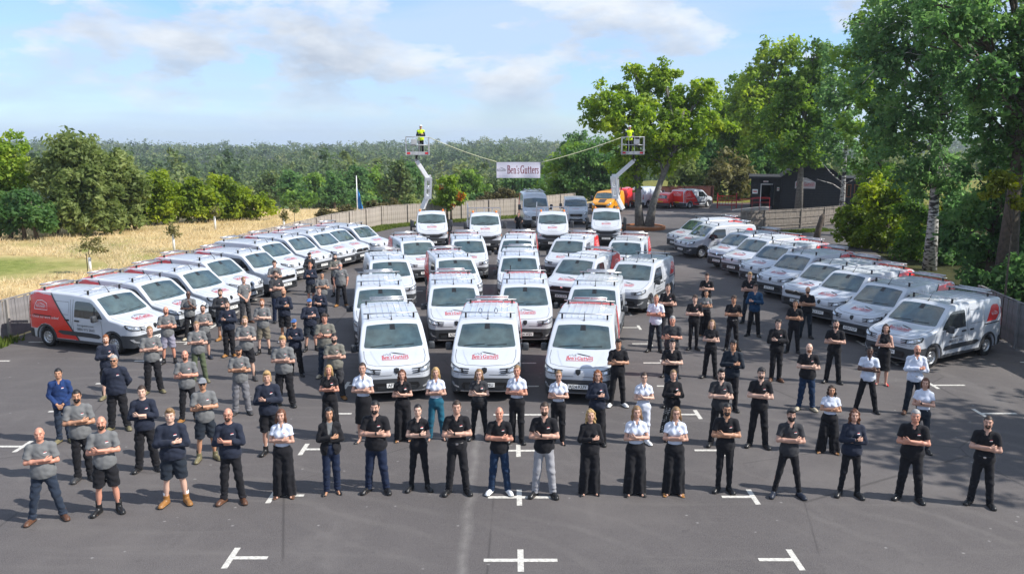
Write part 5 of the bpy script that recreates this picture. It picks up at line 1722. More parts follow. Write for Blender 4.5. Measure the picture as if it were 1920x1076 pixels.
def ground_material():
    m, nt, N, L, b = nodes_of('meadow')
    g = N.new('ShaderNodeNewGeometry')
    def noise(sc, det=6, sx=1, sy=1, rough=.6):
        mp = N.new('ShaderNodeMapping'); mp.inputs['Scale'].default_value = (sx, sy, 1)
        L.new(g.outputs['Position'], mp.inputs[0])
        n = N.new('ShaderNodeTexNoise'); n.inputs['Scale'].default_value = sc; n.inputs['Detail'].default_value = det; n.inputs['Roughness'].default_value = rough
        L.new(mp.outputs[0], n.inputs['Vector']); return n
    def ramp(src, a, ca, b_, cb):
        r = N.new('ShaderNodeValToRGB')
        r.color_ramp.elements[0].position = a; r.color_ramp.elements[0].color = (*ca, 1)
        r.color_ramp.elements[1].position = b_; r.color_ramp.elements[1].color = (*cb, 1)
        L.new(src, r.inputs[0]); return r
    def mix(f, a, c):
        q = N.new('ShaderNodeMix'); q.data_type = 'RGBA'
        L.new(f, q.inputs[0])
        for s, v in ((6, a), (7, c)):
            if isinstance(v, tuple): q.inputs[s].default_value = (*v, 1)
            else: L.new(v, q.inputs[s])
        return q.outputs[2]
    dry = ramp(noise(1.6, 9, 1, .6).outputs['Fac'], .3, (.44, .32, .145), .72, (.66, .51, .27))
    grn = ramp(noise(2.0, 8).outputs['Fac'], .3, (.13, .16, .035), .7, (.26, .28, .08))
    patch = ramp(noise(.05, 3).outputs['Fac'], .56, (0, 0, 0), .66, (1, 1, 1))
    c = mix(patch.outputs[0], dry.outputs[0], grn.outputs[0])
    # a mown green glade on the left, and green ground to the right and under the far wood
    sep = N.new('ShaderNodeSeparateXYZ'); L.new(g.outputs['Position'], sep.inputs[0])
    def mr(src, a, b_, o0=0., o1=1.):
        r = N.new('ShaderNodeMapRange'); r.inputs['From Min'].default_value = a; r.inputs['From Max'].default_value = b_
        r.inputs['To Min'].default_value = o0; r.inputs['To Max'].default_value = o1
        L.new(src, r.inputs['Value']); return r.outputs[0]
    def math_(op, a, c_):
        q = N.new('ShaderNodeMath'); q.operation = op
        for i, v in enumerate((a, c_)):
            if isinstance(v, (int, float)): q.inputs[i].default_value = v
            else: L.new(v, q.inputs[i])
        return q.outputs[0]
    wob = math_('MULTIPLY_ADD', noise(.25, 4).outputs['Fac'], 6.0)
    ex = math_('DIVIDE', math_('ADD', sep.outputs['X'], 33.0), 12.5)
    ey = math_('DIVIDE', math_('ADD', sep.outputs['Y'], -43.0), 6.0)
    rr = math_('ADD', math_('MULTIPLY', ex, ex), math_('MULTIPLY', ey, ey))
    rr = math_('ADD', rr, math_('MULTIPLY', noise(.3, 5).outputs['Fac'], 1.2))
    glade = mr(rr, 1.7, .9)
    c = mix(glade, c, grn.outputs[0])
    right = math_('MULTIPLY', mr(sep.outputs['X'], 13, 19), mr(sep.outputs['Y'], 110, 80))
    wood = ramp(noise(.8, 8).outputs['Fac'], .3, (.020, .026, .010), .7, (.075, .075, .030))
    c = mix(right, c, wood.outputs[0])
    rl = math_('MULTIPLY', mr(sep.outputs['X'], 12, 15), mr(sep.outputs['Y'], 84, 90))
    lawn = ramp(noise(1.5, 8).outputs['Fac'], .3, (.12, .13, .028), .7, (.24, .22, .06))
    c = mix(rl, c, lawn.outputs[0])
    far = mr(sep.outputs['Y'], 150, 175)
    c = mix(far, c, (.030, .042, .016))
    L.new(c, b.inputs['Base Color'])
    b.inputs['Roughness'].default_value = .95
    b.inputs['Specular IOR Level'].default_value = .1
    bp = N.new('ShaderNodeBump'); bp.inputs['Strength'].default_value = .7; bp.inputs['Distance'].default_value = .12
    L.new(noise(6, 8).outputs['Fac'], bp.inputs['Height']); L.new(bp.outputs[0], b.inputs['Normal'])
    return m

def build_ground():
    xs = np.concatenate([np.linspace(-1250, -320, 12), np.linspace(-300, -70, 24), np.linspace(-66, 66, 45), np.linspace(70, 300, 24), np.linspace(320, 1250, 12)])
    ys = np.concatenate([np.linspace(-60, 60, 20), np.linspace(64, 300, 60), np.linspace(310, 1200, 60), np.linspace(1225, 1500, 6)])
    X, Y = np.meshgrid(xs, ys, indexing='ij')
    Z = terrain_z(X, Y)
    V = np.stack([X, Y, Z], -1).reshape(-1, 3)
    nx, ny = X.shape
    i, j = np.meshgrid(np.arange(nx - 1), np.arange(ny - 1), indexing='ij')
    a = (i * ny + j).ravel()
    F = np.stack([a, a + ny, a + ny + 1, a + 1], 1)
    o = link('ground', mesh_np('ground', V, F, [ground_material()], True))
    tag(o, kind='structure')
build_ground()

def asphalt_material():
    m, nt, N, L, b = nodes_of('asphalt')
    g = N.new('ShaderNodeNewGeometry')
    def noise(sc, det=6, sx=1, sy=1, rough=.6, loc=(0, 0, 0), dist=0):
        mp = N.new('ShaderNodeMapping'); mp.inputs['Scale'].default_value = (sx, sy, 1); mp.inputs['Location'].default_value = loc
        L.new(g.outputs['Position'], mp.inputs[0])
        n = N.new('ShaderNodeTexNoise'); n.inputs['Scale'].default_value = sc; n.inputs['Detail'].default_value = det; n.inputs['Roughness'].default_value = rough; n.inputs['Distortion'].default_value = dist
        L.new(mp.outputs[0], n.inputs['Vector']); return n.outputs['Fac']
    def ramp(src, *st):
        r = N.new('ShaderNodeValToRGB'); e = r.color_ramp.elements
        e[0].position, e[0].color = st[0][0], (*st[0][1], 1)
        e[1].position, e[1].color = st[-1][0], (*st[-1][1], 1)
        for p, c in st[1:-1]:
            k = e.new(p); k.color = (*c, 1)
        L.new(src, r.inputs[0]); return r.outputs[0]
    def mix(f, a, c, mode='MIX'):
        q = N.new('ShaderNodeMix'); q.data_type = 'RGBA'; q.blend_type = mode
        if isinstance(f, float): q.inputs[0].default_value = f
        else: L.new(f, q.inputs[0])
        for s, v in ((6, a), (7, c)):
            if isinstance(v, tuple): q.inputs[s].default_value = (*v, 1)
            else: L.new(v, q.inputs[s])
        return q.outputs[2]
    def m_(op, a, c_=None):
        q = N.new('ShaderNodeMath'); q.operation = op
        for i, v in enumerate((a, c_)):
            if v is None: continue
            if isinstance(v, (int, float)): q.inputs[i].default_value = v
            else: L.new(v, q.inputs[i])
        return q.outputs[0]
    base = ramp(noise(.20, 9, rough=.7), (.30, (.048, .043, .043)), (.50, (.074, .066, .065)), (.70, (.122, .110, .104)))
    c = mix(ramp(noise(55, 3), (.40, (0,) * 3), (.70, (.75,) * 3)), base, (.18, .168, .165))
    c = mix(ramp(noise(90, 2, loc=(3, 1, 0)), (.60, (0,) * 3), (.68, (.7,) * 3)), c, (.034, .031, .032))
    # dusty swept tyre arcs and dull drips
    w = N.new('ShaderNodeTexWave'); w.wave_type = 'RINGS'; w.rings_direction = 'Z'
    mp = N.new('ShaderNodeMapping'); mp.inputs['Location'].default_value = (7.5, -3.5, 0)
    L.new(g.outputs['Position'], mp.inputs[0]); L.new(mp.outputs[0], w.inputs['Vector'])
    w.inputs['Scale'].default_value = .42; w.inputs['Distortion'].default_value = 9; w.inputs['Detail'].default_value = 4; w.inputs['Detail Scale'].default_value = .6
    arcs = mix(1.0, ramp(w.outputs['Fac'], (.78, (0,) * 3), (1.0, (.22,) * 3)), ramp(noise(.35, 4, loc=(5, 2, 0)), (.42, (0,) * 3), (.62, (1,) * 3)), 'MULTIPLY')
    c = mix(ramp(noise(13, 5, loc=(4, 4, 0), rough=.7), (.40, (0,) * 3), (.72, (.42,) * 3)), c, (.135, .122, .118))
    c = mix(arcs, c, (.175, .162, .152))
    rot = N.new('ShaderNodeMapping'); rot.inputs['Rotation'].default_value = (0, 0, .75); rot.inputs['Scale'].default_value = (.22, 2.6, 1); L.new(g.outputs['Position'], rot.inputs[0])
    sn = N.new('ShaderNodeTexNoise'); sn.inputs['Scale'].default_value = 1.0; sn.inputs['Detail'].default_value = 7; sn.inputs['Roughness'].default_value = .7; L.new(rot.outputs[0], sn.inputs['Vector'])
    c = mix(ramp(sn.outputs['Fac'], (.54, (0,) * 3), (.72, (.5,) * 3)), c, (.150, .138, .130))
    vo = N.new('ShaderNodeTexVoronoi'); vo.inputs['Scale'].default_value = 2.3; L.new(g.outputs['Position'], vo.inputs['Vector'])
    c = mix(ramp(vo.outputs['Distance'], (.035, (.8,) * 3), (.075, (0,) * 3)), c, (.26, .25, .24))
    vc = N.new('ShaderNodeTexVoronoi'); vc.feature = 'DISTANCE_TO_EDGE'; vc.inputs['Scale'].default_value = .16; L.new(g.outputs['Position'], vc.inputs['Vector'])
    c = mix(m_('MULTIPLY', ramp(vc.outputs['Distance'], (.0015, (.55,) * 3), (.004, (0,) * 3)), ramp(noise(.3, 3, loc=(2, 9, 0)), (.45, (0,) * 3), (.55, (1,) * 3))), c, (.03, .028, .028))
    c = mix(ramp(noise(.55, 7, 1.0, .35, loc=(9, 4, 0), dist=.8), (.58, (0,) * 3), (.74, (.45,) * 3)), c, (.175, .162, .154))
    c = mix(ramp(noise(2.6, 5, loc=(1, 7, 0)), (.68, (0,) * 3), (.74, (.55,) * 3)), c, (.05, .046, .048))
    # a pale joint down the middle of the yard
    sep = N.new('ShaderNodeSeparateXYZ'); L.new(g.outputs['Position'], sep.inputs[0])
    off = m_('MULTIPLY', m_('SUBTRACT', noise(1.3, 5), .5), .22)
    dist = m_('ABSOLUTE', m_('ADD', m_('ADD', sep.outputs['X'], .80), off))
    jn = m_('MULTIPLY', ramp(m_('DIVIDE', dist, .13), (0, (.42,) * 3), (1, (0,) * 3)), ramp(noise(3, 5), (.3, (.25,) * 3), (.7, (1,) * 3)))
    c = mix(jn, c, (.30, .285, .265))
    L.new(c, b.inputs['Base Color'])
    b.inputs['Roughness'].default_value = .86
    b.inputs['Specular IOR Level'].default_value = .3
    bp = N.new('ShaderNodeBump'); bp.inputs['Strength'].default_value = .6; bp.inputs['Distance'].default_value = .012
    L.new(noise(45, 4), bp.inputs['Height']); L.new(bp.outputs[0], b.inputs['Normal'])
    return m
FENCE_L = [(-18.2, -8), (-17.75, 20), (-17.2, 27.5), (-14.9, 45), (-12.6, 57.5), (-10.2, 64.5), (-6.5, 68), (0.3, 73), (6.0, 80)]
def build_yard():
    pts = [(x, y) for x, y in FENCE_L] + [(8.2, 88.5), (33, 88.5), (40, 84), (40, 70), (30, 62), (24, 60), (21, 45), (18.0, 30), (16.6, 24), (16.4, -8)]
    bm = bmesh.new()
    f = bm.faces.new([bm.verts.new((x, y, 0)) for x, y in pts])
    bm.normal_update()
    if f.normal.z < 0: f.normal_flip()
    bmesh.ops.triangulate(bm, faces=bm.faces[:])
    me = bpy.data.meshes.new('car_park'); bm.to_mesh(me); bm.free()
    me.materials.append(asphalt_material())
    tag(link('car_park', me), kind='structure')
build_yard()

# ------------------------------------------------------------------ bay markings
M_LINE = mat('road paint', (.56, .54, .49), .75, var=.34, vscale=16, bump=.2, bscale=60)
def marking(x, y, rects):
    m = MB()
    for x0, y0, x1, y1 in rects:
        m.add([(x0, y0, 0), (x1, y0, 0), (x1, y1, 0), (x0, y1, 0)], [(0, 1, 2, 3)])
    tag(m.build('bay_marking', M_LINE, None, loc=(x, y, .004)), kind='structure')
def markings():
    y0, s, t = 12.46, 2.4, .05
    for k in range(-1, 9):
        y = y0 + s * k
        marking(.14, y, [(-.60, -t, -.05, t), (.05, -t, .60, t), (-.05, -.36, .05, .36)])
    for k in range(-1, 19):
        y = y0 + s * k
        if k < 12:
            marking(-4.60, y + .08, [(-t, -.34, t, .34), (t, -t, .60, t)])
            marking(4.62, y + .02, [(-t, -.34, t, .34), (-.60, -t, -t, t)])
        marking(-10.9, y + .25, [(-t, -.34, t, .34), (-.75, -t, -t, t)])
        marking(11.7, y + .1, [(-t, -.34, t, .34), (t, -t, .9, t)])
        if k < 12: marking(-15.9, y + .25, [(-.4, -t, .4, t)]); marking(16.0, y + .1, [(-.4, -t, .3, t)])
    for px, py in ((1213, 402), (1255, 398), (1300, 397), (1345, 398), (1400, 402), (1440, 403), (1480, 398), (1530, 397)):
        p = P(px, py); marking(p.x, p.y, [(-.4, -.06, .4, .06)])
    # a short chevron on the aisle left of the middle rows
    a = P(700, 552); marking(a.x, a.y, [(-.05, -2.0, .05, 2.0)])
markings()

# ------------------------------------------------------------------ fences
M_FENCE = mat('weathered board', (.34, .30, .255), .85, var=.30, vscale=3.2, bump=.3, bscale=24)
M_FENCE2 = mat('grey brown board', (.19, .165, .14), .85, var=.35, vscale=3.2, bump=.3, bscale=24)
M_FENCE3 = mat('silver grey board', (.20, .195, .195), .85, var=.30, vscale=3.2, bump=.3, bscale=24)
M_POST = mat('concrete post', (.30, .28, .25), .85, var=.15, bump=.2)
M_FENCER = mat('red brown board', (.105, .028, .020), .8, var=.25, vscale=4)
def fence(name, pts, h, label, m, mp, bw=.16, pg=2.6, group=None, rails=False, cap=True):
    """close-boarded fence along a polyline: every board and post is a part"""
    root = empty(name, (pts[0][0], pts[0][1], 0))
    tag(root, label, 'fence', group)
    o0 = Vector((pts[0][0], pts[0][1], 0))
    board = [MB().bbox((0, 0, h * q / 2 + .05), (bw * .96, .022, h * q - .02), .005).mesh('board', m) for q in (1.0, .985, 1.012)]
    post = MB().bbox((0, 0, (h + .08) / 2), (.10, .10, h + .08), .012).mesh('post', mp)
    n = 0
    for a, b in zip(pts, pts[1:]):
        A, B = Vector((a[0], a[1], 0)), Vector((b[0], b[1], 0))
        d = B - A; ln = d.length; rz = math.atan2(d.y, d.x)
        k = max(1, int(ln / bw))
        for i in range(k):
            p = A + d * ((i + .5) / k) - o0
            link('board', random.choice(board), root, (p.x, p.y, random.uniform(-.012, .012)), (random.uniform(-.012, .012), random.uniform(-.006, .006), rz + random.uniform(-.02, .02)))
        k = max(1, round(ln / pg))
        nrm = Vector((d.y, -d.x, 0)).normalized()
        for i in range(k + 1):
            if i == 0 and a is not pts[0]: continue
            p = A + d * (i / k) + nrm * .05 - o0
            link('post', post, root, (p.x, p.y, 0), (0, 0, rz))
        mid = (A + B) / 2 - o0
        if cap: link('capping_rail', MB().box((0, 0, h + .07), (ln, .07, .03)).mesh('capping_rail', m), root, (mid.x, mid.y, 0), (0, 0, rz))
        if rails:
            for z in (.35, h * .62, h - .05):
                link('rail', MB().box((0, -.035, z), (ln, .05, .09)).mesh('rail', m), root, (mid.x, mid.y, 0), (0, 0, rz))
    return root

# ------------------------------------------------------------------ trees
def leaf_cloud(name, centers, rads, per, size, m, flat=.75, seed=0, aspect=1.5, droop=0.0, tints=None):
    """leaf-sized faces scattered in clumps"""
    r = np.random.default_rng(seed)
    n = len(centers)
    c = np.repeat(np.asarray(centers, float), per, 0)
    rad = np.repeat(np.asarray(rads, float), per)
    d = r.normal(size=(n * per, 3))
    d /= np.linalg.norm(d, axis=1)[:, None]
    rr = r.random(n * per) ** .5
    off = d * (rad * rr)[:, None]
    off[:, 2] *= flat
    if droop: off[:, 2] -= droop * np.abs(r.normal(size=n * per)) * rad
    p = c + off
    nrm = d * .6 + r.normal(size=(n * per, 3)) * .55 + np.array([0, 0, .45])
    nrm /= np.linalg.norm(nrm, axis=1)[:, None]
    t = np.cross(nrm, r.normal(size=(n * per, 3))); t /= np.linalg.norm(t, axis=1)[:, None] + 1e-9
    b = np.cross(nrm, t)
    s = size * (.6 + .8 * r.random(n * per))
    t *= (s * aspect * .5)[:, None]; b *= (s * .5)[:, None]
    bend = nrm * (s * .18)[:, None]
    V = np.stack([p - t, p - b * .9 + bend * .6, p + t, p + b * .9 + bend * .6], 1).reshape(-1, 3)
    F = np.arange(n * per * 4).reshape(-1, 4)
    me = mesh_np(name, V, F, [m])
    tint = np.repeat(r.normal(.5, .2, n) if tints is None else tints, per) * .55 + r.random(n * per) * .45
    a = me.attributes.new('tint', 'FLOAT', 'FACE')
    a.data.foreach_set('value', tint.astype(np.float32))
    return me

M_BARK = mat('bark brown', (.085, .066, .050), .9, var=.4, vscale=7, bump=.6, bscale=18)
M_BARKG = mat('bark grey', (.165, .150, .130), .9, var=.4, vscale=6, bump=.6, bscale=18)
def birch_material():
    m, nt, N, L, b = nodes_of('birch bark')
    tc = N.new('ShaderNodeTexCoord')
    mp = N.new('ShaderNodeMapping'); mp.inputs['Scale'].default_value = (2.2, 2.2, 5.5); L.new(tc.outputs['Object'], mp.inputs[0])
    n = N.new('ShaderNodeTexNoise'); n.inputs['Scale'].default_value = 1.6; n.inputs['Detail'].default_value = 7; L.new(mp.outputs[0], n.inputs['Vector'])
    r = N.new('ShaderNodeValToRGB')
    r.color_ramp.elements[0].position = .42; r.color_ramp.elements[0].color = (.035, .03, .026, 1)
    r.color_ramp.elements[1].position = .53; r.color_ramp.elements[1].color = (.50, .48, .44, 1)
    L.new(n.outputs['Fac'], r.inputs[0]); L.new(r.outputs[0], b.inputs['Base Color'])
    b.inputs['Roughness'].default_value = .75
    return m
M_BIRCH = birch_material()
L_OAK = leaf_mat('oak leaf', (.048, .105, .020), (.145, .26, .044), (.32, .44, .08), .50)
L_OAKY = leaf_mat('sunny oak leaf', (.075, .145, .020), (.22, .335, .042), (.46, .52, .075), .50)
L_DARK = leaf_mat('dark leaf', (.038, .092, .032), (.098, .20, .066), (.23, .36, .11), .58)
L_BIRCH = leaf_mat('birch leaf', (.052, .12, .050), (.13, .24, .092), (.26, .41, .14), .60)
L_WILLOW = leaf_mat('willow leaf', (.055, .095, .026), (.175, .23, .072), (.35, .40, .15), .48)
L_HAW = leaf_mat('hawthorn leaf', (.058, .115, .014), (.20, .28, .026), (.40, .46, .045), .45)
L_FAR = leaf_mat('far wood leaf', (.036, .070, .022), (.100, .155, .048), (.26, .28, .09), .30, .02)
L_GORSE = leaf_mat('gorse leaf', (.040, .045, .014), (.105, .098, .036), (.20, .16, .07), .3)
L_PALE = leaf_mat('pale dry leaf', (.07, .075, .025), (.16, .155, .055), (.28, .25, .10), .4)
L_ORANGE = leaf_mat('orange berry leaf', (.28, .07, .01), (.48, .14, .012), (.60, .22, .02), .35)
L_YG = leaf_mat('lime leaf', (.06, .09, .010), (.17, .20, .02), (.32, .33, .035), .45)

def tree(name, label, base, blobs, lm, bark=M_BARK, r0=.22, leaf=.22, per=42, dens=1.0, clump=.75, seed=0, group=None, lean=(0, 0), trunks=None, limbs=True, flat=.8, cat='tree', droop=0.0, shell=2.4, bare=None, aspect=1.5):
    """base: Vector; blobs: (dx, dy, z, rx, ry, rz) relative to the base"""
    r = np.random.default_rng(seed)
    root = empty(name, base)
    tag(root, label, cat, group)
    tb = MB()
    cents, rads = [], []
    top = max(b[2] for b in blobs)
    lst = trunks or [[(0, 0, -.3), (lean[0] * .35, lean[1] * .35, top * .35), (lean[0], lean[1], top * .8)]]
    for q, t in enumerate(lst):
        n = len(t)
        tb.tube(t, [r0 * (1.25 if i == 0 else 1 - .72 * i / (n - 1)) for i in range(n)], 9)
    for bi, (dx, dy, z, rx, ry, rz) in enumerate(blobs):
        vol = rx * ry * rz
        k = max(5, int(dens * 2.4 * (rx * ry + ry * rz + rx * rz) / (clump * clump)))
        d = r.normal(size=(k, 3)); d /= np.linalg.norm(d, axis=1)[:, None]
        rr = r.random(k) ** (1 / shell)
        p = np.array([dx, dy, z]) + d * rr[:, None] * np.array([rx, ry, rz])
        keep = p[:, 2] > .15
        p = p[keep]
        cents.append(p); rads.append(clump * (.55 + .75 * r.random(len(p))))
        if limbs:
            t = min(lst, key=lambda q: (q[-1][0] - dx) ** 2 + (q[-1][1] - dy) ** 2)
            f = min(.9, max(.25, (z - rz * .5) / max(t[-1][2], .1) * .6))
            a = np.array(t[0]) * (1 - f) + np.array(t[-1]) * f if len(t) == 2 else (np.array(t[1]) * (1 - f) + np.array(t[-1]) * f)
            e = np.array([dx, dy, z])
            mid = a * .5 + e * .5 + np.array([0, 0, .1 * rz])
            tb.tube([tuple(a), tuple(mid), tuple(e)], [r0 * .34, r0 * .20, r0 * .07], 6)
            for j in range(min(7, len(p))):
                s = p[r.integers(len(p))]
                o = mid if r.random() < .5 else e
                tb.tube([tuple(o), tuple(o * .45 + s * .55 + np.array([0, 0, .15])), tuple(s)], [r0 * .16, r0 * .10, r0 * .03], 5)
    if bare:
        for pts, rr_ in bare: tb.tube(pts, rr_, 6)
    tb.build('trunk', bark, root, True)
    link('crown', leaf_cloud('crown', np.concatenate(cents), np.concatenate(rads), per, leaf, lm, flat, seed, aspect, droop), root)
    return root
# ------------------------------------------------------------------ the vans
def place(kind, wx, wy, label, rear=None, head=None, z=1.70, s=1.66, group=None, dz=0.0, **k):
    T = vtype(kind)
    F = P(wx, wy, z)
    x0 = T['x0']; L = 2 * x0
    if head is None:
        best = None
        for i in range(-180, 181):
            a = math.radians(-90 + i * .25)
            h = Vector((math.cos(a), math.sin(a), 0))
            R = F - h * (L - .65 - s); R.z = 1.93
            e = abs(proj(R)[0] - rear)
            if best is None or e < best[0]: best = (e, a)
        a = best[1]
    else: a = math.radians(head)
    h = Vector((math.cos(a), math.sin(a), 0))
    o = F - h * (x0 - s); o.z = .004
    name = {'renault': 'panel_van', 'citroen': 'panel_van', 'oldpartner': 'panel_van', 'partner': 'panel_van'}.get(kind, 'panel_van')
    return vehicle(kind, name, (o.x, o.y, .004), a, label, group=group, **k)

G_MID = 'white vans in the fan-shaped middle block'
G_L = 'white vans parked in the slanting left row'
G_R = 'white vans parked in the slanting right row'
FULL = ('full', 'side', 'logo', 'redroof')
BADGE = ('badge', 'side', 'logo')
mid = [
 ('partner', 735, 609, 726, 'front-left white van of the middle block, its plate beginning AF74', 'AF74 KXS', 'std', ('side', 'logo')),
 ('partner', 914, 608, 921, 'white van at the head of the middle block with ladder clamps on its roof bar', 'AK24 WEU', 'rings', FULL),
 ('partner', 1094, 611, 1105, 'front-right white van of the middle block, plate AJ24 KUY, behind the woman with red hair', 'AJ24 KUY', 'std', FULL),
 ('partner', 851, 541, 845.5, 'white van in second rank, plate AJ24 beginning, showing between the front-left and centre vans', 'AJ24 KWA', 'std', FULL),
 ('partner', 984.5, 540, 984, 'white van in second rank, plate ending WEV, showing between the centre and front-right vans', 'AF24 WEV', 'stops', FULL),
 ('partner', 713, 544, 710, 'white van directly behind the front-left van, only its roof and windscreen clear', 'AF74 KXT', 'std', ('side', 'logo')),
 ('partner', 1115, 544, 1125.6, 'white van directly behind the front-right van, its right flank showing', 'AJ24 KUV', 'std', ('side', 'logo')),
 ('partner', 730.5, 492.6, 719, 'third white van back in the leftmost file of the middle block', 'AJ24 KVC', 'std', ('side', 'logo')),
 ('partner', 853, 488.7, 835, 'white van with a red left flank, third back in the second file', 'AK24 WRO', 'std', FULL),
 ('partner', 974, 485, 975, 'white van third back in the centre file, black load stops on its roof', 'AK24 WRP', 'std', ('side', 'logo')),
 ('oldpartner', 1084, 489, 1123, 'white van with a wide black grille and chrome lion badge, plate starting AK24', 'AK24 UDW', 'std', FULL),
 ('partner', 1190.7, 497.6, 1223, 'white van with upright load stops and red side badge, right edge of middle block', 'AJ74 RMY', 'stops', BADGE),
 ('partner', 782, 456, 761, 'white van with a red left flank, back rank nearest the left lift truck', 'AK24 WRF', 'std', FULL),
 ('partner', 878, 453, 873, 'white van in the back rank in front of the second flatbed truck', 'AJ24 KVD', 'std', FULL),
 ('partner', 970, 452, 976.5, 'white van in the back rank of the centre file, before the man standing alone', 'AJ24 KVE', 'std', FULL),
 ('partner', 1068, 453, 1090, 'white van in the back rank with a red right flank, before the right lift truck', 'AJ24 KVF', 'std', FULL),
 ('partner', 1174.5, 456, 1187, 'white van in the back rank farthest right, close to the oak tree planter', 'AJ24 KVG', 'std', FULL),
]
for kd, wx, wy, rx, lb, pl, rk, fl in mid:
    place(kd, wx, wy, lb, rear=rx, group=G_MID, plate=pl, rack=rk, flags=fl)
left = [
 ('partner', 213.8, 554, -21.5, 'nearest van of the left row, whole red and white flank with phone number in view', 'AK24 WTF', FULL),
 ('partner', 292, 530.5, -22, 'second van of the left row, behind the bald man in lilac shorts', 'AK24 WTE', FULL),
 ('partner', 367, 511, -22.5, 'third van of the left row, behind the man touching his chin', 'AK24 WFC', FULL),
 ('partner', 410, 490.6, -23, 'fourth van of the left row, behind the man looking sideways with clasped hands', 'AK24 WFS', FULL),
 ('citroen', 479, 477, -23.5, 'fifth van of the left row, the one with chrome chevrons and red rear corner', 'BN68 SOF', FULL),
 ('partner', 508, 459, -24, 'sixth van of the left row, all white roof with a long roof bar', 'AK74 WKJ', ('side', 'logo')),
 ('partner', 556, 448, -24.5, 'seventh van of the left row, behind the man in the black cap', 'AJ24 PGE', FULL),
 ('partner', 602, 440, -25, 'eighth van of the left row, behind the bearded man in black shorts', 'AJ24 HCX', FULL),
 ('oldpartner', 632.6, 434, -26, 'ninth van of the left row, older shape with a dark slatted grille', 'AK24 UDX', FULL),
 ('partner', 676, 427, -27, 'farthest van of the left row, next to the beige board fence', 'AJ74 RMX', FULL),
]
for kd, wx, wy, hd, lb, pl, fl in left:
    place(kd, wx, wy, lb, head=hd, group=G_L, plate=pl, rack='std', flags=fl)
right = [
 ('partner', 1732.6, 571, 180 + 31, 'nearest van of the right row, white with a red roof-shaped side badge and phone number', 'AJ74 HVW', BADGE),
 ('partner', 1658.6, 540, 180 + 31, 'second van of the right row, plate AJ24 FGP, with a red rear corner', 'AJ24 FGP', FULL),
 ('partner', 1593, 516, 180 + 31, 'third van of the right row, plate ending KWC, beside the balding man', 'AJ24 KWC', FULL),
 ('citroen', 1549, 500, 180 + 31, 'fourth van of the right row, the one with chrome chevrons, plate BN68 SOH', 'BN68 SOH', FULL),
 ('partner', 1495.6, 481, 180 + 31, 'fifth van of the right row, plate AK74 GPZ in clear view', 'AK74 GPZ', FULL),
 ('partner', 1457, 464, 180 + 31, 'sixth van of the right row, behind the fair young man in black', 'AJ24 HKP', FULL),
 ('partner', 1419, 451, 180 + 30, 'seventh van of the right row with upright black load stops', 'AJ24 FHB', FULL),
 ('renault', 1386, 441.6, 180 + 30, 'eighth van of the right row, rounder nose and a diamond badge', 'HJ70 ZLK', FULL),
 ('partner', 1324, 425, 180 + 20, 'van turned side-on at the far end of the right row, red side badge in view', 'AK24 XGD', BADGE),
 ('partner', 1306, 415, 180 + 22, 'farthest van of the right row, half hidden by the side-on van', 'AK24 XGE', FULL),
]
for kd, wx, wy, hd, lb, pl, fl in right:
    place(kd, wx, wy, lb, head=hd, group=G_R, plate=pl, rack='stops' if kd == 'partner' and wx == 1419 else 'std', flags=fl, s=1.66 if kd != 'renault' else 1.54)

# ------------------------------------------------------------------ trucks and the far vans
def truck(wx, wy, head, label, flags, plate):
    T = vtype('iveco')
    F = P(wx, wy, 2.12)
    a = math.radians(head); h = Vector((math.cos(a), math.sin(a), 0))
    o = F - h * (T['x0'] - 1.34)
    return vehicle('iveco', 'lift_truck' if 'flat' not in flags else 'flatbed_truck', (o.x, o.y, .004), a, label, cat='truck', group='white cab trucks behind the middle block', flags=flags, plate=plate, rack='none')
tA = truck(809, 401, -83, 'white lift truck on the left with its boom raised, man in the basket above', ('lift',), 'AF23 KVX')
tB = truck(909, 404, -86, 'white flatbed truck on the left, just right of the raised left boom', ('flat',), 'AF23 KVU')
tC = truck(1036, 402, -92, 'white flatbed truck on the right, in front of the tall white van', ('flat',), 'AF23 KUH')
tD = truck(1137, 396, -96, 'white lift truck on the right with its boom raised beside the oak', ('lift',), 'BF23 KVW')
def local(root, p):
    """a world point in the truck's own frame"""
    a = root.rotation_euler.z
    d = Vector(p) - root.location
    return Vector((d.x * math.cos(-a) - d.y * math.sin(-a), d.x * math.sin(-a) + d.y * math.cos(-a), d.z))
bpy.context.view_layer.update()
def rig(root, px, side):
    Y = root.location.y + 1.6
    pts = [local(root, PY(x, y, Y + dy)) for x, y, dy in px]
    c = lift_parts(root, side, pts, None, None)
    a = root.rotation_euler.z
    w = Vector((root.location.x + c.x * math.cos(a) - c.y * math.sin(a), root.location.y + c.x * math.sin(a) + c.y * math.cos(a), c.z))
    return w
bA = rig(tA, [(792, 391, .6), (802, 366, .4), (803, 336, 0), (781, 302, -.2), (783, 291, -.4)], 1)
bD = rig(tD, [(1168, 392, .6), (1155, 366, .4), (1152, 334, 0), (1188, 302, -.2), (1186, 290, -.4)], -1)

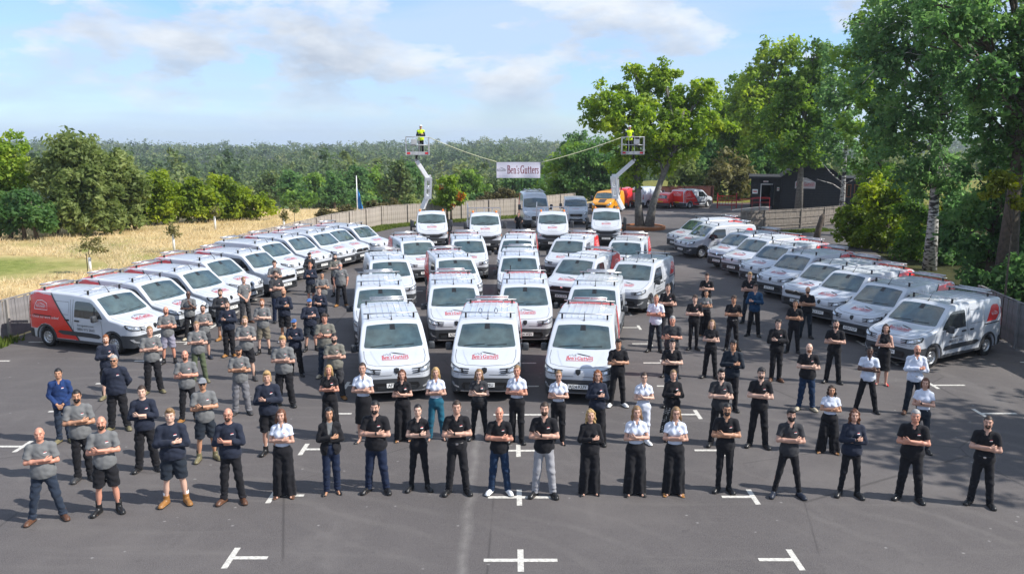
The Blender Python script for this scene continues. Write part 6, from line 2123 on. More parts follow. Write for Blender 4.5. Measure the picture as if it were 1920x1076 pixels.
def other(kind, wx, wy, z, s, head, label, cat='van', plate='AJ22 ZTR', rack='none', flags=('logo',), name='panel_van', group=None):
    T = vtype(kind)
    F = P(wx, wy, z)
    a = math.radians(head); h = Vector((math.cos(a), math.sin(a), 0))
    o = F - h * (T['x0'] - s)
    return vehicle(kind, name, (o.x, o.y, .004), a, label, cat=cat, flags=flags, plate=plate, rack=rack, group=group)
other('transit', 1003, 371, 2.22, 1.6, -86, 'tall white panel van with ladders on its roof, parked at the back by the fence')
other('custom', 1079, 374, 1.90, 1.62, -92, 'white medium van with a dark grille, parked at the back right of the tall van')
other('custom_yellow', 1136, 361, 1.90, 1.62, -112, 'bright yellow van with a dark bonnet stripe, half hidden behind the right lift truck')
def back_van(kind, px, py, head, label, flags, plate='AF19 KJU', rack='none', cat='van'):
    g = P(px, py); T = vtype(kind)
    a = math.radians(head)
    return vehicle(kind, 'panel_van' if kind != 'hatch_red' else 'small_van', (g.x, g.y, .004), a, label, cat=cat, flags=flags, plate=plate, rack=rack)
v = back_van('custom', 1174, 388, 62, 'red van seen behind the right boom, nose to the far fence', ('none',))
for o in v.children:
    if o.name.startswith('body'):
        o.material_slots[0].link = 'OBJECT'; o.material_slots[0].material = M_RED
back_van('custom', 1212, 387, 52, 'white van behind the oak trunks, facing the red fence', ('none',))
back_van('hatch_red', 1252, 389, 58, 'small red van with dark rear window, between the oak and the red-and-white van', ('none',))
back_van('oldpartner', 1297, 389, 40, 'red and white van seen from behind, by the red-brown fence', FULL)

# ------------------------------------------------------------------ fences in their places
fence('board_fence', FENCE_L[1:4], 1.32, 'grey board fence along the left edge behind the nearest left van', M_FENCE3, M_POST, .15, 2.5)
fence('board_fence', FENCE_L[3:], 1.50, 'long beige board fence across the back left, behind the cab trucks', M_FENCE, M_FENCE, .185, 2.5)
pr = [P(1856, 625), P(1920, 668)]
fence('board_fence', [(16.95, 29.4), (16.5, 26.3), (16.35, 21), (16.3, 14)], 1.45, 'silver grey board fence on the right edge beside the nearest right van', M_FENCE3, M_FENCE3, .12, 2.3)
q = [P(1388, 434), P(1432, 432), P(1500, 428), P(1585, 420)]
fence('rail_fence', [(v.x, v.y) for v in q], 1.42, 'brown board fence with posts and rails below the dark timber hut', M_FENCE2, M_FENCE2, .15, 2.4, rails=True)
q = [P(1240, 386), P(1347, 385)]
fence('red_fence', [(v.x, v.y + 2.6) for v in q], 1.75, 'red-brown board fence behind the red vans', M_FENCER, M_FENCER, .2, 2.6)

# ------------------------------------------------------------------ timber hut
M_TIMBER = mat('black stained timber', (.010, .012, .017), .6, var=.4, vscale=5, bump=.3, bscale=30)
M_ROOF = mat('dark felt roof', (.018, .019, .022), .85, var=.3, bump=.4)
M_REDRAIL = mat('red handrail paint', (.40, .015, .02), .4, coat=.3)
M_CONC = mat('pale concrete', (.36, .34, .31), .85, var=.15, bump=.3)
M_DOOR = mat('dark door opening', (.012, .009, .008), .8)
M_WOODF = mat('orange brown window frame', (.22, .075, .025), .5)
def hut():
    Y = 80.5
    a = PY(1406, 393, Y); b = PY(1462, 393, Y); c = PY(1542, 393, Y)
    x0, x1, x2 = a.x, b.x, c.x
    root = empty('timber_hut', (x0, Y, 0), math.radians(-16))
    tag(root, 'black timber hut with a gable sign and open doorway under the trees', 'hut')
    w1, w2 = (x1 - x0) * .95, (x2 - x0) * .92
    def wall(name, m, x, y, z0, z1, wd, th=.12):
        return m.box((x + wd / 2, y, (z0 + z1) / 2), (wd, th, z1 - z0))
    # walls
    cm = MB()
    cm.box((.45, 0, 1.5), (.9, .12, 3.0)); cm.box((w1 - .38, 0, 1.5), (.76, .12, 3.0)); cm.box((w1 / 2 + .05, 0, 2.72), (w1 - 1.66, .12, .56))
    cm.box((0.06, 3.1, 1.5), (.12, 6.0, 3.0))
    g = [(w1, 0), (w2 + 1.6, 0), (w2 + 1.6, 3.2), ((w1 + w2 + 1.6) / 2, 5.0), (w1, 3.1)]
    cm.prism(g, 'y', -.35, -.21)
    cm.box((w1 + .06, 2.8, 1.55), (.12, 6.0, 3.05)); cm.box((w2 + 1.5, 2.8, 1.55), (.12, 6.0, 3.05))
    cm.box((w1 / 2, 5.9, 1.5), (w1 - .1, .12, 2.9))
    cm.build('wall', M_TIMBER, root)
    fl = link('floor_slab', MB().box((w1 / 2, 2.9, .16), (w1 - .2, 5.6, .3)).mesh('floor_slab', M_CONC), root)
    # weatherboards on both fronts
    for k in range(13):
        z = .12 + k * .23
        for xa, xb in ((-.02, .9), (w1 - .74, w1 - .02)):
            link('weatherboard', MB().box(((xa + xb) / 2, -.085, z), (xb - xa, .035, .215)).mesh('weatherboard', M_TIMBER), root, None, (math.radians(0), 0, 0))
    for k in range(21):
        z = .12 + k * .23
        xa, xb = w1 + .02, w2 + 1.6
        if z > 3.1:
            f = (z - 3.1) / 1.9
            m = (w1 + w2 + 1.6) / 2
            xa, xb = xa + (m - xa) * f, xb + (m - xb) * f
            if xb - xa < .4: continue
        link('weatherboard', MB().box(((xa + xb) / 2, -.375, z), (xb - xa, .04, .215)).mesh('weatherboard', M_TIMBER), root, None, (math.radians(0), 0, 0))
    m = (w1 + w2 + 1.6) / 2
    for sg, xe, ze in ((-1, w1 - .35, 2.95), (1, w2 + 1.95, 3.05)):
        r = MB(); r.prism([(m, 5.18), (xe, ze), (xe, ze - .12), (m, 5.04)], 'y', -.7, 6.2)
        link('roof', r.mesh('roof', M_ROOF), root)
    link('roof', MB().box((w1 / 2 - .1, 2.7, 3.09), (w1 + .3, 6.5, .14)).mesh('roof', M_ROOF), root)
    link('fascia', MB().box((w1 / 2 - .12, -.58, 3.05), (w1 + .3, .03, .22)).mesh('fascia', M_TIMBER), root)
    # doorway with an open white-framed glass door, signs
    d = link('door', MB().box((w1 - .78, -.35, 1.35), (.05, .72, 2.1), Matrix.Rotation(.5, 3, 'Z')).mesh('door', M_SIDEGLASS), root)
    fr = MB()
    for x, z, dx, dz in ((.93, 1.36, .07, 2.2), (w1 - .79, 1.36, .07, 2.2), (w1 / 2 + .06, 2.42, w1 - 1.7, .07)): fr.box((x, -.10, z), (dx, .06, dz))
    link('door_frame', fr.mesh('door_frame', M_WHITEINK), root)
    for x, z, w, h in ((.40, 1.72, .5, .42), (1.35, 2.68, .45, .14), (w1 - .25, 1.98, .22, .34)):
        s = link('wall_sign', MB().box((x, -.125, z), (w, .03, h)).mesh('wall_sign', M_WHITEINK), root)
        link('sign_print', MB().box((x, -.144, z), (w * .7, .004, h * .25)).mesh('sign_print', M_REDINK), s)
    link('wall_lamp', MB().bbox((.42, -.15, 2.25), (.14, .14, .26), .02).mesh('wall_lamp', M_BLACK), root)
    # gable sign
    lv = logo_geo(1.65)
    V, F, I = [], [], []
    for v, f, c_ in lv:
        b0 = len(V)
        V += [(x, -.012 - .002 * len(I) * 0, y) for x, y in v]; F += [tuple(i + b0 for i in q) for q in f]; I += [0 if c_ == 'red' else 1] * len(f)
    me = bpy.data.meshes.new('gable_sign_lettering'); me.from_pydata(V, [], F); me.materials.append(M_REDINK); me.materials.append(M_WHITEINK); me.polygons.foreach_set('material_index', I)
    sx = PY(1514, 342, Y - .4)
    bx = MB(); bx.prism([(-.92, -.42), (.90, -.42), (.92, .18), (.1, .58), (-.35, .62), (-.92, .2)], 'y', -.03, .03)
    s = link('gable_sign', bx.mesh('gable_sign', mat('pale sign board', (.55, .50, .52), .5)), root, ((sx.x - x0) * .93, -.43, sx.z - .1))
    link('sign_lettering', me, s, (0, -.032, 0))
    # right wing in shade with wooden framed windows
    link('wing_wall', MB().box((w2 + 2.9, 1.2, 1.5), (2.6, .12, 3.0)).mesh('wing_wall', M_TIMBER), root)
    link('wing_wall', MB().box((w2 + 2.9, 3.6, 3.0), (2.9, 5.2, .14)).mesh('wing_roof', M_ROOF), root)
    for k in range(2):
        wn = link('window', MB().box((w2 + 2.3 + k * 1.0, 1.12, 1.85), (.62, .03, 1.1)).mesh('window', M_SIDEGLASS), root)
        f = MB()
        for dx in (-.34, 0, .34): f.box((w2 + 2.3 + k * 1.0 + dx, 1.09, 1.85), (.07, .06, 1.24))
        for dz in (-.58, .58): f.box((w2 + 2.3 + k * 1.0, 1.088, 1.85 + dz), (.75, .06, .07))
        link('frame', f.mesh('frame', M_WOODF), wn)
    # ramp with red rails
    rp = empty('access_ramp', (x0 - .5, Y - 1.9, 0), math.radians(-16), (.66, .9, .85))
    tag(rp, 'concrete access ramp with red handrails leading up to the hut doorway', 'ramp')
    m = MB(); m.prism([(-2.6, .0), (1.2, .42), (2.6, .42), (2.6, 0)], 'y', -.7, .9)
    m.build('ramp_slab', M_CONC, rp)
    for y in (-.72, .92):
        k = MB(); k.tube([(-2.6, y, 1.05), (1.0, y, 1.42), (2.6, y, 1.42)], .026, 6); k.tube([(-2.6, y, .6), (1.0, y, .95), (2.6, y, .95)], .018, 6)
        k.build('handrail', M_REDRAIL, rp)
        for x in (-2.6, -1.2, .2, 1.2, 2.6):
            z = .42 * min(1, max(0, (x + 2.6) / 3.8))
            MB().tube([(x, y, max(0, z - .3)), (x, y, z + 1.03)], .024, 6).build('rail_post', M_REDRAIL, rp)
    # the low red pole barrier left of the ramp
    g = PY(1362, 388, Y + 1.0)
    gt = empty('pole_gate', (g.x, g.y, 0)); tag(gt, 'rusty red gate with a curly painted panel beside the red-brown fence', 'gate')
    for x in (-.9, .95): MB().box((x, 0, .75), (.10, .10, 1.5)).build('gate_post', M_REDRAIL, gt)
    for z in (.3, .75, 1.2): MB().box((0, 0, z), (1.75, .05, .06)).build('gate_rail', M_REDRAIL, gt)
    for i in range(6): MB().tube([(-.7 + i * .28, 0, .3), (-.62 + i * .28, 0, .8), (-.74 + i * .28, 0, 1.2)], .02, 5).build('gate_bar', M_REDRAIL, gt)
hut()

# ------------------------------------------------------------------ banner, rope, flag, planter
def banner():
    Y = (bA.y + bD.y) / 2
    a, b, c, d = PY(931, 303.5, Y), PY(1013, 305, Y), PY(1013, 334, Y), PY(931, 333, Y)
    o = (a + b + c + d) / 4
    root = empty('banner', o); tag(root, "white banner reading Ben's Gutters strung between the two lift baskets", 'banner')
    w = (b - a).length; h = (a - d).length
    n, mm = 16, 6
    V, F = [], []
    for i in range(n + 1):
        for j in range(mm + 1):
            u, v = i / n - .5, j / mm - .5
            V.append((u * w, .035 * math.sin(u * 11) * (.5 - v) + .02 * math.sin(v * 5), v * h - .02 * abs(u)))
    for i in range(n):
        for j in range(mm): F.append((i * (mm + 1) + j, (i + 1) * (mm + 1) + j, (i + 1) * (mm + 1) + j + 1, i * (mm + 1) + j + 1))
    cl = mesh_np('banner_cloth', V, F, [mat('banner cloth', (.70, .68, .76), .7)], False)
    bm = bmesh.new(); bm.from_mesh(cl); bmesh.ops.solidify(bm, geom=bm.faces[:], thickness=.003); bm.to_mesh(cl); bm.free()
    link('banner_cloth', cl, root)
    sv, sf, sw = SERIF
    k = w * .72 / sw
    bm = bmesh.new(); bm.from_mesh(cl); tr = BVHTree.FromBMesh(bm); bm.free()
    def lay(p, off):
        hh = tr.ray_cast(Vector((p[0], -2, p[1])), Vector((0, 1, 0)))
        return (p[0], (hh[0].y if hh[0] else 0) - off, p[1])
    me = bpy.data.meshes.new('banner_lettering')
    me.from_pydata([lay((x * k - w * .255, y * k * 1.75 - .58 * k * 1.35), .006) for x, y in sv], [], sf)
    me.materials.append(mat('deep red print', (.20, .012, .022), .6)); link('banner_lettering', me, root)
    V, F, I = [], [], []
    for v, f, c_ in logo_geo(w * .20):
        b0 = len(V); V += [lay((x - w * .385, y * 1.2), .006) for x, y in v]; F += [tuple(i + b0 for i in q) for q in f]; I += [0 if c_ == 'red' else 1] * len(f)
    me = bpy.data.meshes.new('banner_emblem'); me.from_pydata(V, [], F); me.materials.append(M_GREYINK); me.materials.append(M_INK); me.polygons.foreach_set('material_index', I)
    link('banner_emblem', me, root)
    M_ROPE = mat('pale rope', (.55, .55, .36), .8)
    def rope(p, q, sag, label):
        p, q = Vector(p), Vector(q)
        pts = [p.lerp(q, i / 12) - Vector((0, 0, sag * 4 * (i / 12) * (1 - i / 12))) for i in range(13)]
        o_ = pts[0]
        ob = MB().tube([x - o_ for x in pts], .022, 5).build('rope', M_ROPE, None, True, loc=o_)
        tag(ob, label, 'rope', 'banner ropes')
    rope(bA + Vector((.72, -.2, 1.12)), a, .10, 'pale rope from the left basket down to the banner')
    rope(bD + Vector((-.72, -.2, 1.12)), b, .10, 'pale rope from the right basket down to the banner')
banner()
def flag():
    g = P(671, 419)
    root = empty('flagpole', g); tag(root, 'white pole with a drooping blue flag behind the left board fence', 'flag')
    t = PY(671, 331, g.y)
    MB().tube([(0, 0, 0), (0, 0, t.z)], [.055, .035], 8).build('pole', M_WHITEINK, root, True)
    MB().lathe([(0, .09), (.05, .05), (0, 0)], 8, 'z', (0, 0, t.z)).build('finial', M_WHITEINK, root, True)
    V, F = [], []
    for i in range(9):
        for j in range(13):
            u, v = i / 8, j / 12
            V.append((.04 + u * (.25 + .25 * v) , .10 * math.sin(u * 11 + v * 2) * u, t.z - .9 - v * 1.55 - u * .7 - (.12 * u * math.sin(v * 7))))
    for i in range(8):
        for j in range(12): F.append((i * 13 + j, (i + 1) * 13 + j, (i + 1) * 13 + j + 1, i * 13 + j + 1))
    me = mesh_np('flag_cloth', V, F, [mat('blue flag cloth', (.035, .20, .48), .8, var=.5, vscale=1.5)], True)
    bm = bmesh.new(); bm.from_mesh(me); bmesh.ops.solidify(bm, geom=bm.faces[:], thickness=.01); bm.to_mesh(me); bm.free()
    link('flag_cloth', me, root)
flag()
def planter():
    g = P(1206, 429)
    root = empty('planter_ring', g); tag(root, 'round orange brick kerb ring at the foot of the oak', 'planter')
    M_BRICK = mat('orange brick', (.36, .14, .055), .85, var=.35, vscale=3, bump=.3)
    R = 1.55
    bmh = MB().bbox((0, 0, .12), (.22, .105, .24), .012).mesh('brick', M_BRICK)
    n = 84
    for i in range(n):
        a = 2 * math.pi * i / n
        link('brick', bmh, root, (R * math.cos(a), R * math.sin(a), random.uniform(-.008, .008)), (0, 0, a + random.uniform(-.03, .03)))
    MB().lathe([(0, .17), (R - .12, .16), (R - .12, 0)], 32).build('soil', mat('bark mulch', (.15, .085, .05), .95, var=.5, vscale=9, bump=.8), root)
planter()
# ------------------------------------------------------------------ planting
def B(px, py): return P(px, py)
def at(px, py, Y):
    p = PY(px, py, Y); return p
def screen_tree(name, label, px, base_y, Y, blobs_px, lm, **k):
    """a tree standing at distance Y; its crown lobes measured in the photograph as (px, py, radius_x, radius_y, depth offset)"""
    g = PY(px, base_y, Y)
    g.z = float(terrain_z(g.x, g.y)) if 'gz' not in k else k.pop('gz')
    bl = []
    for x, y, rx, ry, dy in blobs_px:
        c = PY(x, y, Y + dy)
        s = (Y + dy) / FPX
        bl.append((c.x - g.x, dy, c.z - g.z, rx * s, (rx + ry) * .5 * s * .85, ry * s))
    return tree(name, label, (g.x, g.y, g.z), bl, lm, **k)

# the oak by the lift truck, two leaning trunks
g0 = P(1212, 428)
screen_tree('oak_tree', 'spreading oak with two bare leaning trunks, growing from the brick ring', 1212, 428, g0.y,
    [(1135, 205, 48, 48, 0), (1205, 160, 50, 42, .5), (1190, 235, 62, 50, -1), (1255, 215, 52, 55, 1), (1290, 255, 40, 42, -.5), (1235, 290, 62, 36, .6), (1170, 290, 48, 34, .4), (1320, 170, 40, 26, .8), (1345, 225, 36, 28, 0), (1245, 140, 30, 24, 0), (1180, 330, 26, 24, .3), (1300, 200, 34, 30, 1.5)],
    L_OAKY, bark=M_BARKG, r0=.34, leaf=.21, per=58, clump=.58, dens=.60, seed=3,
    trunks=[[(.15, 0, -.2), (.45, .1, 1.8), (1.0, .1, 3.6), (2.0, .2, 6.0), (2.6, .2, 9.0)], [(-.45, .2, -.2), (-.65, .2, 2.0), (-.75, .3, 5.0), (-.9, .2, 9.5)]], flat=.8)
# trees behind the far vans
back = [
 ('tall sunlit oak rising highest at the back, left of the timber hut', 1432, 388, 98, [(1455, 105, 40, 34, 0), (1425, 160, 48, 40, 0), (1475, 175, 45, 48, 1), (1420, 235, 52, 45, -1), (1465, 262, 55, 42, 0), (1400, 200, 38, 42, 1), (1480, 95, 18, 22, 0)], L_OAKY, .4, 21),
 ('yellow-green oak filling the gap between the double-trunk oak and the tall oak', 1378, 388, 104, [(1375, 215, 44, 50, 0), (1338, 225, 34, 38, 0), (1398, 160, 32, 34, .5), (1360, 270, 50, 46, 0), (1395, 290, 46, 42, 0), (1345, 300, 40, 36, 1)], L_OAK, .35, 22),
 ('loose pale willow shrub behind the red-brown fence', 1385, 388, 92, [(1365, 320, 30, 34, 0), (1350, 345, 26, 26, 0), (1388, 335, 24, 38, 0)], L_PALE, .2, 23),
 ('feathery pine behind the red-and-white van', 1285, 388, 94, [(1280, 330, 42, 18, 0), (1290, 355, 48, 14, 0), (1272, 305, 30, 18, 0), (1300, 340, 36, 16, 0)], L_WILLOW, .3, 24),
 ('dark leafy tree between the pine and the pale willow', 1322, 388, 97, [(1322, 300, 34, 40, 0), (1318, 345, 36, 32, 0)], L_DARK, .3, 25),
 ('dense dark tree behind the timber hut roof', 1440, 388, 95, [(1440, 310, 44, 36, 0), (1415, 345, 34, 32, 0), (1470, 300, 36, 36, 0)], L_DARK, .3, 26),
 ('tall dark tree mass behind the right lift basket', 1130, 392, 98, [(1120, 300, 44, 40, 0), (1095, 335, 42, 38, 0), (1150, 340, 40, 38, 0), (1085, 300, 28, 28, 0), (1130, 365, 50, 24, -1)], L_DARK, .4, 27),
 ('bushy yellow-green tree just right of the banner', 1055, 392, 100, [(1052, 318, 34, 30, 0), (1075, 292, 26, 26, 0), (1045, 350, 40, 30, 0), (1085, 350, 34, 28, 0)], L_OAK, .4, 28),
 ('round crown showing above the bushes right of the banner', 1084, 385, 150, [(1084, 262, 24, 16, 0), (1080, 280, 30, 18, 0)], L_DARK, .3, 29),
]
for lb, px, by, Y, bl, lm, r0, sd in back:
    screen_tree('broadleaf_tree', lb, px, by, Y, bl, lm, r0=r0, leaf=.30, per=42, clump=.9, dens=.85, seed=sd, group='trees behind the far vans')
# trees at the hut
screen_tree('oak_tree', 'oak with a straight mossy trunk standing in front of the timber hut', 1497, 399, 76.5,
    [(1500, 250, 52, 55, 0), (1470, 210, 44, 44, .6), (1530, 215, 48, 50, 0), (1500, 165, 46, 44, .5), (1545, 150, 40, 46, 1.5), (1480, 290, 30, 26, 0), (1520, 290, 34, 26, 0), (1525, 110, 34, 34, 0)], L_OAK, bark=M_BARKG, r0=.33, leaf=.27, per=44, clump=.75, dens=.72, seed=31, gz=0)
screen_tree('birch_tree', 'slender grey birch with bare lower twigs right of the hut sign', 1577, 408, 70,
    [(1580, 220, 40, 60, 0), (1560, 160, 34, 46, 0), (1600, 150, 36, 52, 0), (1590, 280, 42, 40, .5), (1570, 95, 30, 36, 0), (1555, 250, 26, 34, 0)], L_BIRCH, bark=M_BIRCH, r0=.22, leaf=.22, per=34, clump=.65, dens=.5, seed=32, gz=0, droop=.5,
    bare=[([(0, 0, 3.0), (-1.2, -.2, 3.9), (-2.2, -.3, 5.0)], [.06, .04, .015]), ([(0, 0, 2.4), (-1.0, -.3, 3.0), (-2.4, -.4, 3.4)], [.06, .04, .012]), ([(0, 0, 2.9), (1.1, 0, 3.5), (2.0, .1, 3.4)], [.05, .03, .012])])
# the big dark trees along the right edge
g1 = P(1742, 512)
screen_tree('birch_tree', 'large birch with a patchy white trunk behind the right row of vans', 1742, 512, g1.y + 1.2,
    [(1745, 270, 62, 70, 0), (1700, 200, 64, 62, .8), (1790, 190, 66, 64, 0), (1660, 120, 56, 56, 1), (1735, 105, 70, 62, 0), (1690, 40, 66, 54, .6), (1765, 20, 70, 54, 0), (1660, 250, 44, 48, .8), (1800, 110, 56, 60, -.6), (1720, 340, 50, 40, .4), (1775, 330, 46, 44, 0), (1640, 55, 40, 44, 1.2), (1700, -30, 70, 50, 0)], L_BIRCH, bark=M_BIRCH, r0=.30, leaf=.165, per=46, clump=.50, dens=.50, seed=41, gz=0, droop=.45,
    trunks=[[(0, 0, -.2), (-.05, 0, 3.0), (-.15, .1, 6.5), (-.1, .1, 10.0), (.1, .1, 14.0)]])
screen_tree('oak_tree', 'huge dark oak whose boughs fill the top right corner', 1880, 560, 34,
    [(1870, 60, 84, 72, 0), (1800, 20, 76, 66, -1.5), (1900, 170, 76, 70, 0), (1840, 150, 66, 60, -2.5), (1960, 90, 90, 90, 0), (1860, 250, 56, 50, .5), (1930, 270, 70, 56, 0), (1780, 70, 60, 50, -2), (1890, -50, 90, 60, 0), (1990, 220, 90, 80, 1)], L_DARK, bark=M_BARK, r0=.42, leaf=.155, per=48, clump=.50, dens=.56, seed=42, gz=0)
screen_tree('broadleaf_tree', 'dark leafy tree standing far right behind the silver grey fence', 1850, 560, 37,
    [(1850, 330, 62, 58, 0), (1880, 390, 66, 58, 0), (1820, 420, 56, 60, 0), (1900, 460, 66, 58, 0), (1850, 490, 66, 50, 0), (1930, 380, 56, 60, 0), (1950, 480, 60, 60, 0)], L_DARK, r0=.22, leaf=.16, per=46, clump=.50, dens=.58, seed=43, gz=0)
screen_tree('sapling', 'lime green sapling lit by the sun at the far right', 1890, 500, 27.5,
    [(1890, 350, 28, 24, 0), (1862, 355, 22, 20, 0), (1905, 385, 20, 16, 0), (1880, 330, 18, 12, 0)], L_YG, r0=.05, leaf=.11, per=30, clump=.24, dens=.55, seed=44, gz=0)
screen_tree('broadleaf_tree', 'tall light-catching tree behind the birch, right of the hut', 1640, 430, 58,
    [(1640, 160, 52, 56, 0), (1620, 240, 46, 50, 0), (1665, 250, 46, 56, 0), (1640, 320, 44, 44, 0), (1610, 110, 40, 46, 0), (1640, 60, 46, 54, 0)], L_OAK, r0=.24, leaf=.22, per=42, clump=.65, dens=.6, seed=45, gz=0)
under = [
 ('bright olive bush at the bend of the brown rail fence', 1600, 452, 52, [(1600, 430, 34, 34, 0), (1585, 410, 22, 24, 0), (1620, 400, 26, 40, 0), (1615, 445, 36, 22, -.6)], L_HAW, 51),
 ('tall lime-lit bush left of the white birch trunk', 1662, 462, 50, [(1660, 400, 36, 46, 0), (1640, 360, 30, 34, 0), (1675, 440, 34, 32, 0), (1690, 370, 30, 46, 0), (1650, 445, 34, 28, 0)], L_HAW, 52),
 ('shadowy holly bush right behind the white birch trunk', 1785, 512, 45, [(1780, 440, 36, 50, 0), (1800, 400, 40, 44, 0), (1765, 480, 36, 36, 0), (1810, 470, 40, 44, 0), (1830, 520, 44, 34, 0)], L_DARK, 53),
 ('dark ivy-clad bush above the nearest right van roof', 1712, 470, 47, [(1715, 400, 30, 44, 0), (1718, 450, 30, 40, 0), (1700, 470, 26, 28, 0)], L_OAK, 54),
 ('black-green hedge running behind the silver fence', 1890, 560, 32.5, [(1880, 545, 50, 40, 0), (1920, 530, 54, 54, 0), (1850, 530, 40, 36, .6), (1960, 560, 60, 60, 0)], L_DARK, 55),
 ('sunlit shrub seen through the stems beyond the birch', 1735, 430, 62, [(1735, 420, 60, 40, 0), (1790, 410, 46, 40, 0), (1680, 415, 44, 40, 0), (1840, 440, 50, 40, 0)], L_YG, 56),
]
for lb, px, by, Y, bl, lm, sd in under:
    screen_tree('bush', lb, px, by, Y, bl, lm, r0=.08, leaf=.17, per=44, clump=.42, dens=.75, seed=sd, gz=0, cat='bush', group='bushes along the right edge')
# more of the wood out of view to the right: the yard lies in its shade
for i, (x, y, h, rx) in enumerate(((21.5, 25, 12.5, 4.0), (22.5, 15, 11.5, 3.8), (20.5, 9.0, 8.5, 2.4), (25.5, 33, 15, 4.4))):
    bl = [(0, 0, h * .55, rx, rx, h * .2), (rx * .5, 1, h * .75, rx * .8, rx * .8, h * .18), (-rx * .5, -.6, h * .78, rx * .75, rx * .75, h * .18), (0, .4, h * .95, rx * .6, rx * .6, h * .14)]
    tree('broadleaf_tree', ['tall dark tree beyond the right fence, nearest of its row', 'broad dark tree beyond the right fence, second of its row', 'smaller dark tree close beside the right fence', 'tallest dark tree set back behind the right fence'][i], (x, y, 0), bl, L_DARK, r0=.3, leaf=.24, per=30, clump=.8, dens=.45, seed=61 + i, group='trees shading the right edge')

# left: willow thicket and hawthorns at the field edge
leftt = [
 ('yellow-leaved tree cut by the left frame edge', 15, 436, 61, [(10, 280, 40, 34, 0), (25, 320, 36, 40, 0), (-10, 330, 40, 50, 0), (10, 370, 40, 36, 0)], L_OAKY, 71),
 ('tallest grey-green willow of the left thicket', 128, 440, 60, [(130, 285, 42, 38, 0), (165, 300, 44, 46, 0), (105, 330, 46, 46, 0), (150, 345, 56, 46, -1), (195, 325, 42, 48, 0), (130, 385, 56, 36, -1.5), (190, 375, 46, 40, -1), (110, 412, 40, 24, -1.5), (160, 414, 40, 22, -1.5), (200, 408, 34, 22, -1)], L_WILLOW, 72),
 ('right-hand lobe of the willow thicket, darker at its foot', 228, 432, 62, [(225, 330, 34, 36, 0), (235, 370, 38, 36, 0), (215, 395, 36, 26, -.5), (250, 350, 26, 28, 0), (240, 406, 34, 20, 0)], L_WILLOW, 73),
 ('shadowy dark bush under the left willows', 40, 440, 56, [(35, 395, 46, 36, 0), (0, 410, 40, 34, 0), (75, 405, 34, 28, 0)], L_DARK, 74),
 ('first yellow-green hawthorn right of the willows', 288, 420, 66, [(285, 365, 36, 30, 0), (300, 345, 28, 22, 0), (270, 390, 34, 22, 0), (310, 385, 34, 22, 0), (290, 402, 40, 14, 0)], L_HAW, 75),
 ('middle yellow-green hawthorn with a pale bare stem', 368, 415, 68, [(365, 355, 30, 26, 0), (355, 385, 38, 22, 0), (385, 380, 34, 24, 0), (340, 370, 26, 22, 0), (372, 400, 44, 13, 0)], L_HAW, 76),
 ('widest yellow-green hawthorn with a low skirt', 440, 412, 70, [(425, 360, 34, 26, 0), (455, 375, 40, 24, 0), (420, 388, 40, 20, 0), (490, 388, 32, 20, 0), (405, 345, 20, 16, 0), (440, 400, 48, 11, 0)], L_HAW, 77),
]
for lb, px, by, Y, bl, lm, sd in leftt:
    screen_tree('hawthorn' if lm is L_HAW else 'willow_tree', lb, px, by, Y, bl, lm, r0=.14 if lm is not L_HAW else .075, leaf=.20, per=48, clump=.55, dens=.85, seed=sd, group='thicket along the left field',
        trunks=[[(-.8, 0, -.2), (-.5, 0, 1.2), (-.3, 0, 3.0)], [(.2, 0, -.2), (.2, 0, 1.2), (.3, 0, 3.2)], [(1.1, 0, -.2), (.8, .1, 1.2), (.9, 0, 2.6)], [(-1.7, .2, -.2), (-1.4, .1, 1.0), (-1.0, 0, 2.2)]], aspect=2.0 if lm is L_WILLOW else 1.4)
# mid-distance trees across the dip
r = np.random.default_rng(77)
midt = [(545, 345, 26, 30), (590, 352, 30, 32), (505, 345, 24, 28), (628, 350, 26, 30), (668, 338, 30, 30), (705, 345, 26, 34), (745, 338, 30, 42), (770, 330, 26, 36), (730, 372, 30, 22), (880, 345, 34, 30), (920, 360, 30, 28), (960, 345, 30, 28), (1000, 352, 32, 28), (560, 372, 34, 16), (620, 378, 34, 14), (680, 372, 30, 18), (900, 376, 30, 12), (950, 378, 30, 12)]
words = ['first', 'second', 'third', 'fourth', 'fifth', 'sixth', 'seventh', 'eighth', 'ninth', 'tenth', 'eleventh', 'twelfth', 'thirteenth', 'fourteenth', 'fifteenth', 'sixteenth', 'seventeenth', 'eighteenth']
order = sorted(range(len(midt)), key=lambda i: midt[i][0])
for q, i in enumerate(order):
    px, py, rx, ry = midt[i]
    Y = 135 + (i % 3) * 9 - (14 if ry < 20 else 0)
    lm = [L_DARK, L_OAK, L_FAR, L_DARK][i % 4]
    bl = [(px, py, rx * .8, ry * .75, 0), (px - rx * .45, py + ry * .45, rx * .6, ry * .55, -1), (px + rx * .45, py + ry * .4, rx * .6, ry * .6, .5), (px + r.uniform(-8, 8), py - ry * .35, rx * .55, ry * .5, 0)]
    screen_tree('broadleaf_tree', words[q] + ' tree from the left in the dark row across the dry field', px, 392, Y, bl, lm, r0=.3, leaf=.42, per=36, clump=1.1, dens=.85, seed=100 + i, group='row of trees across the field')
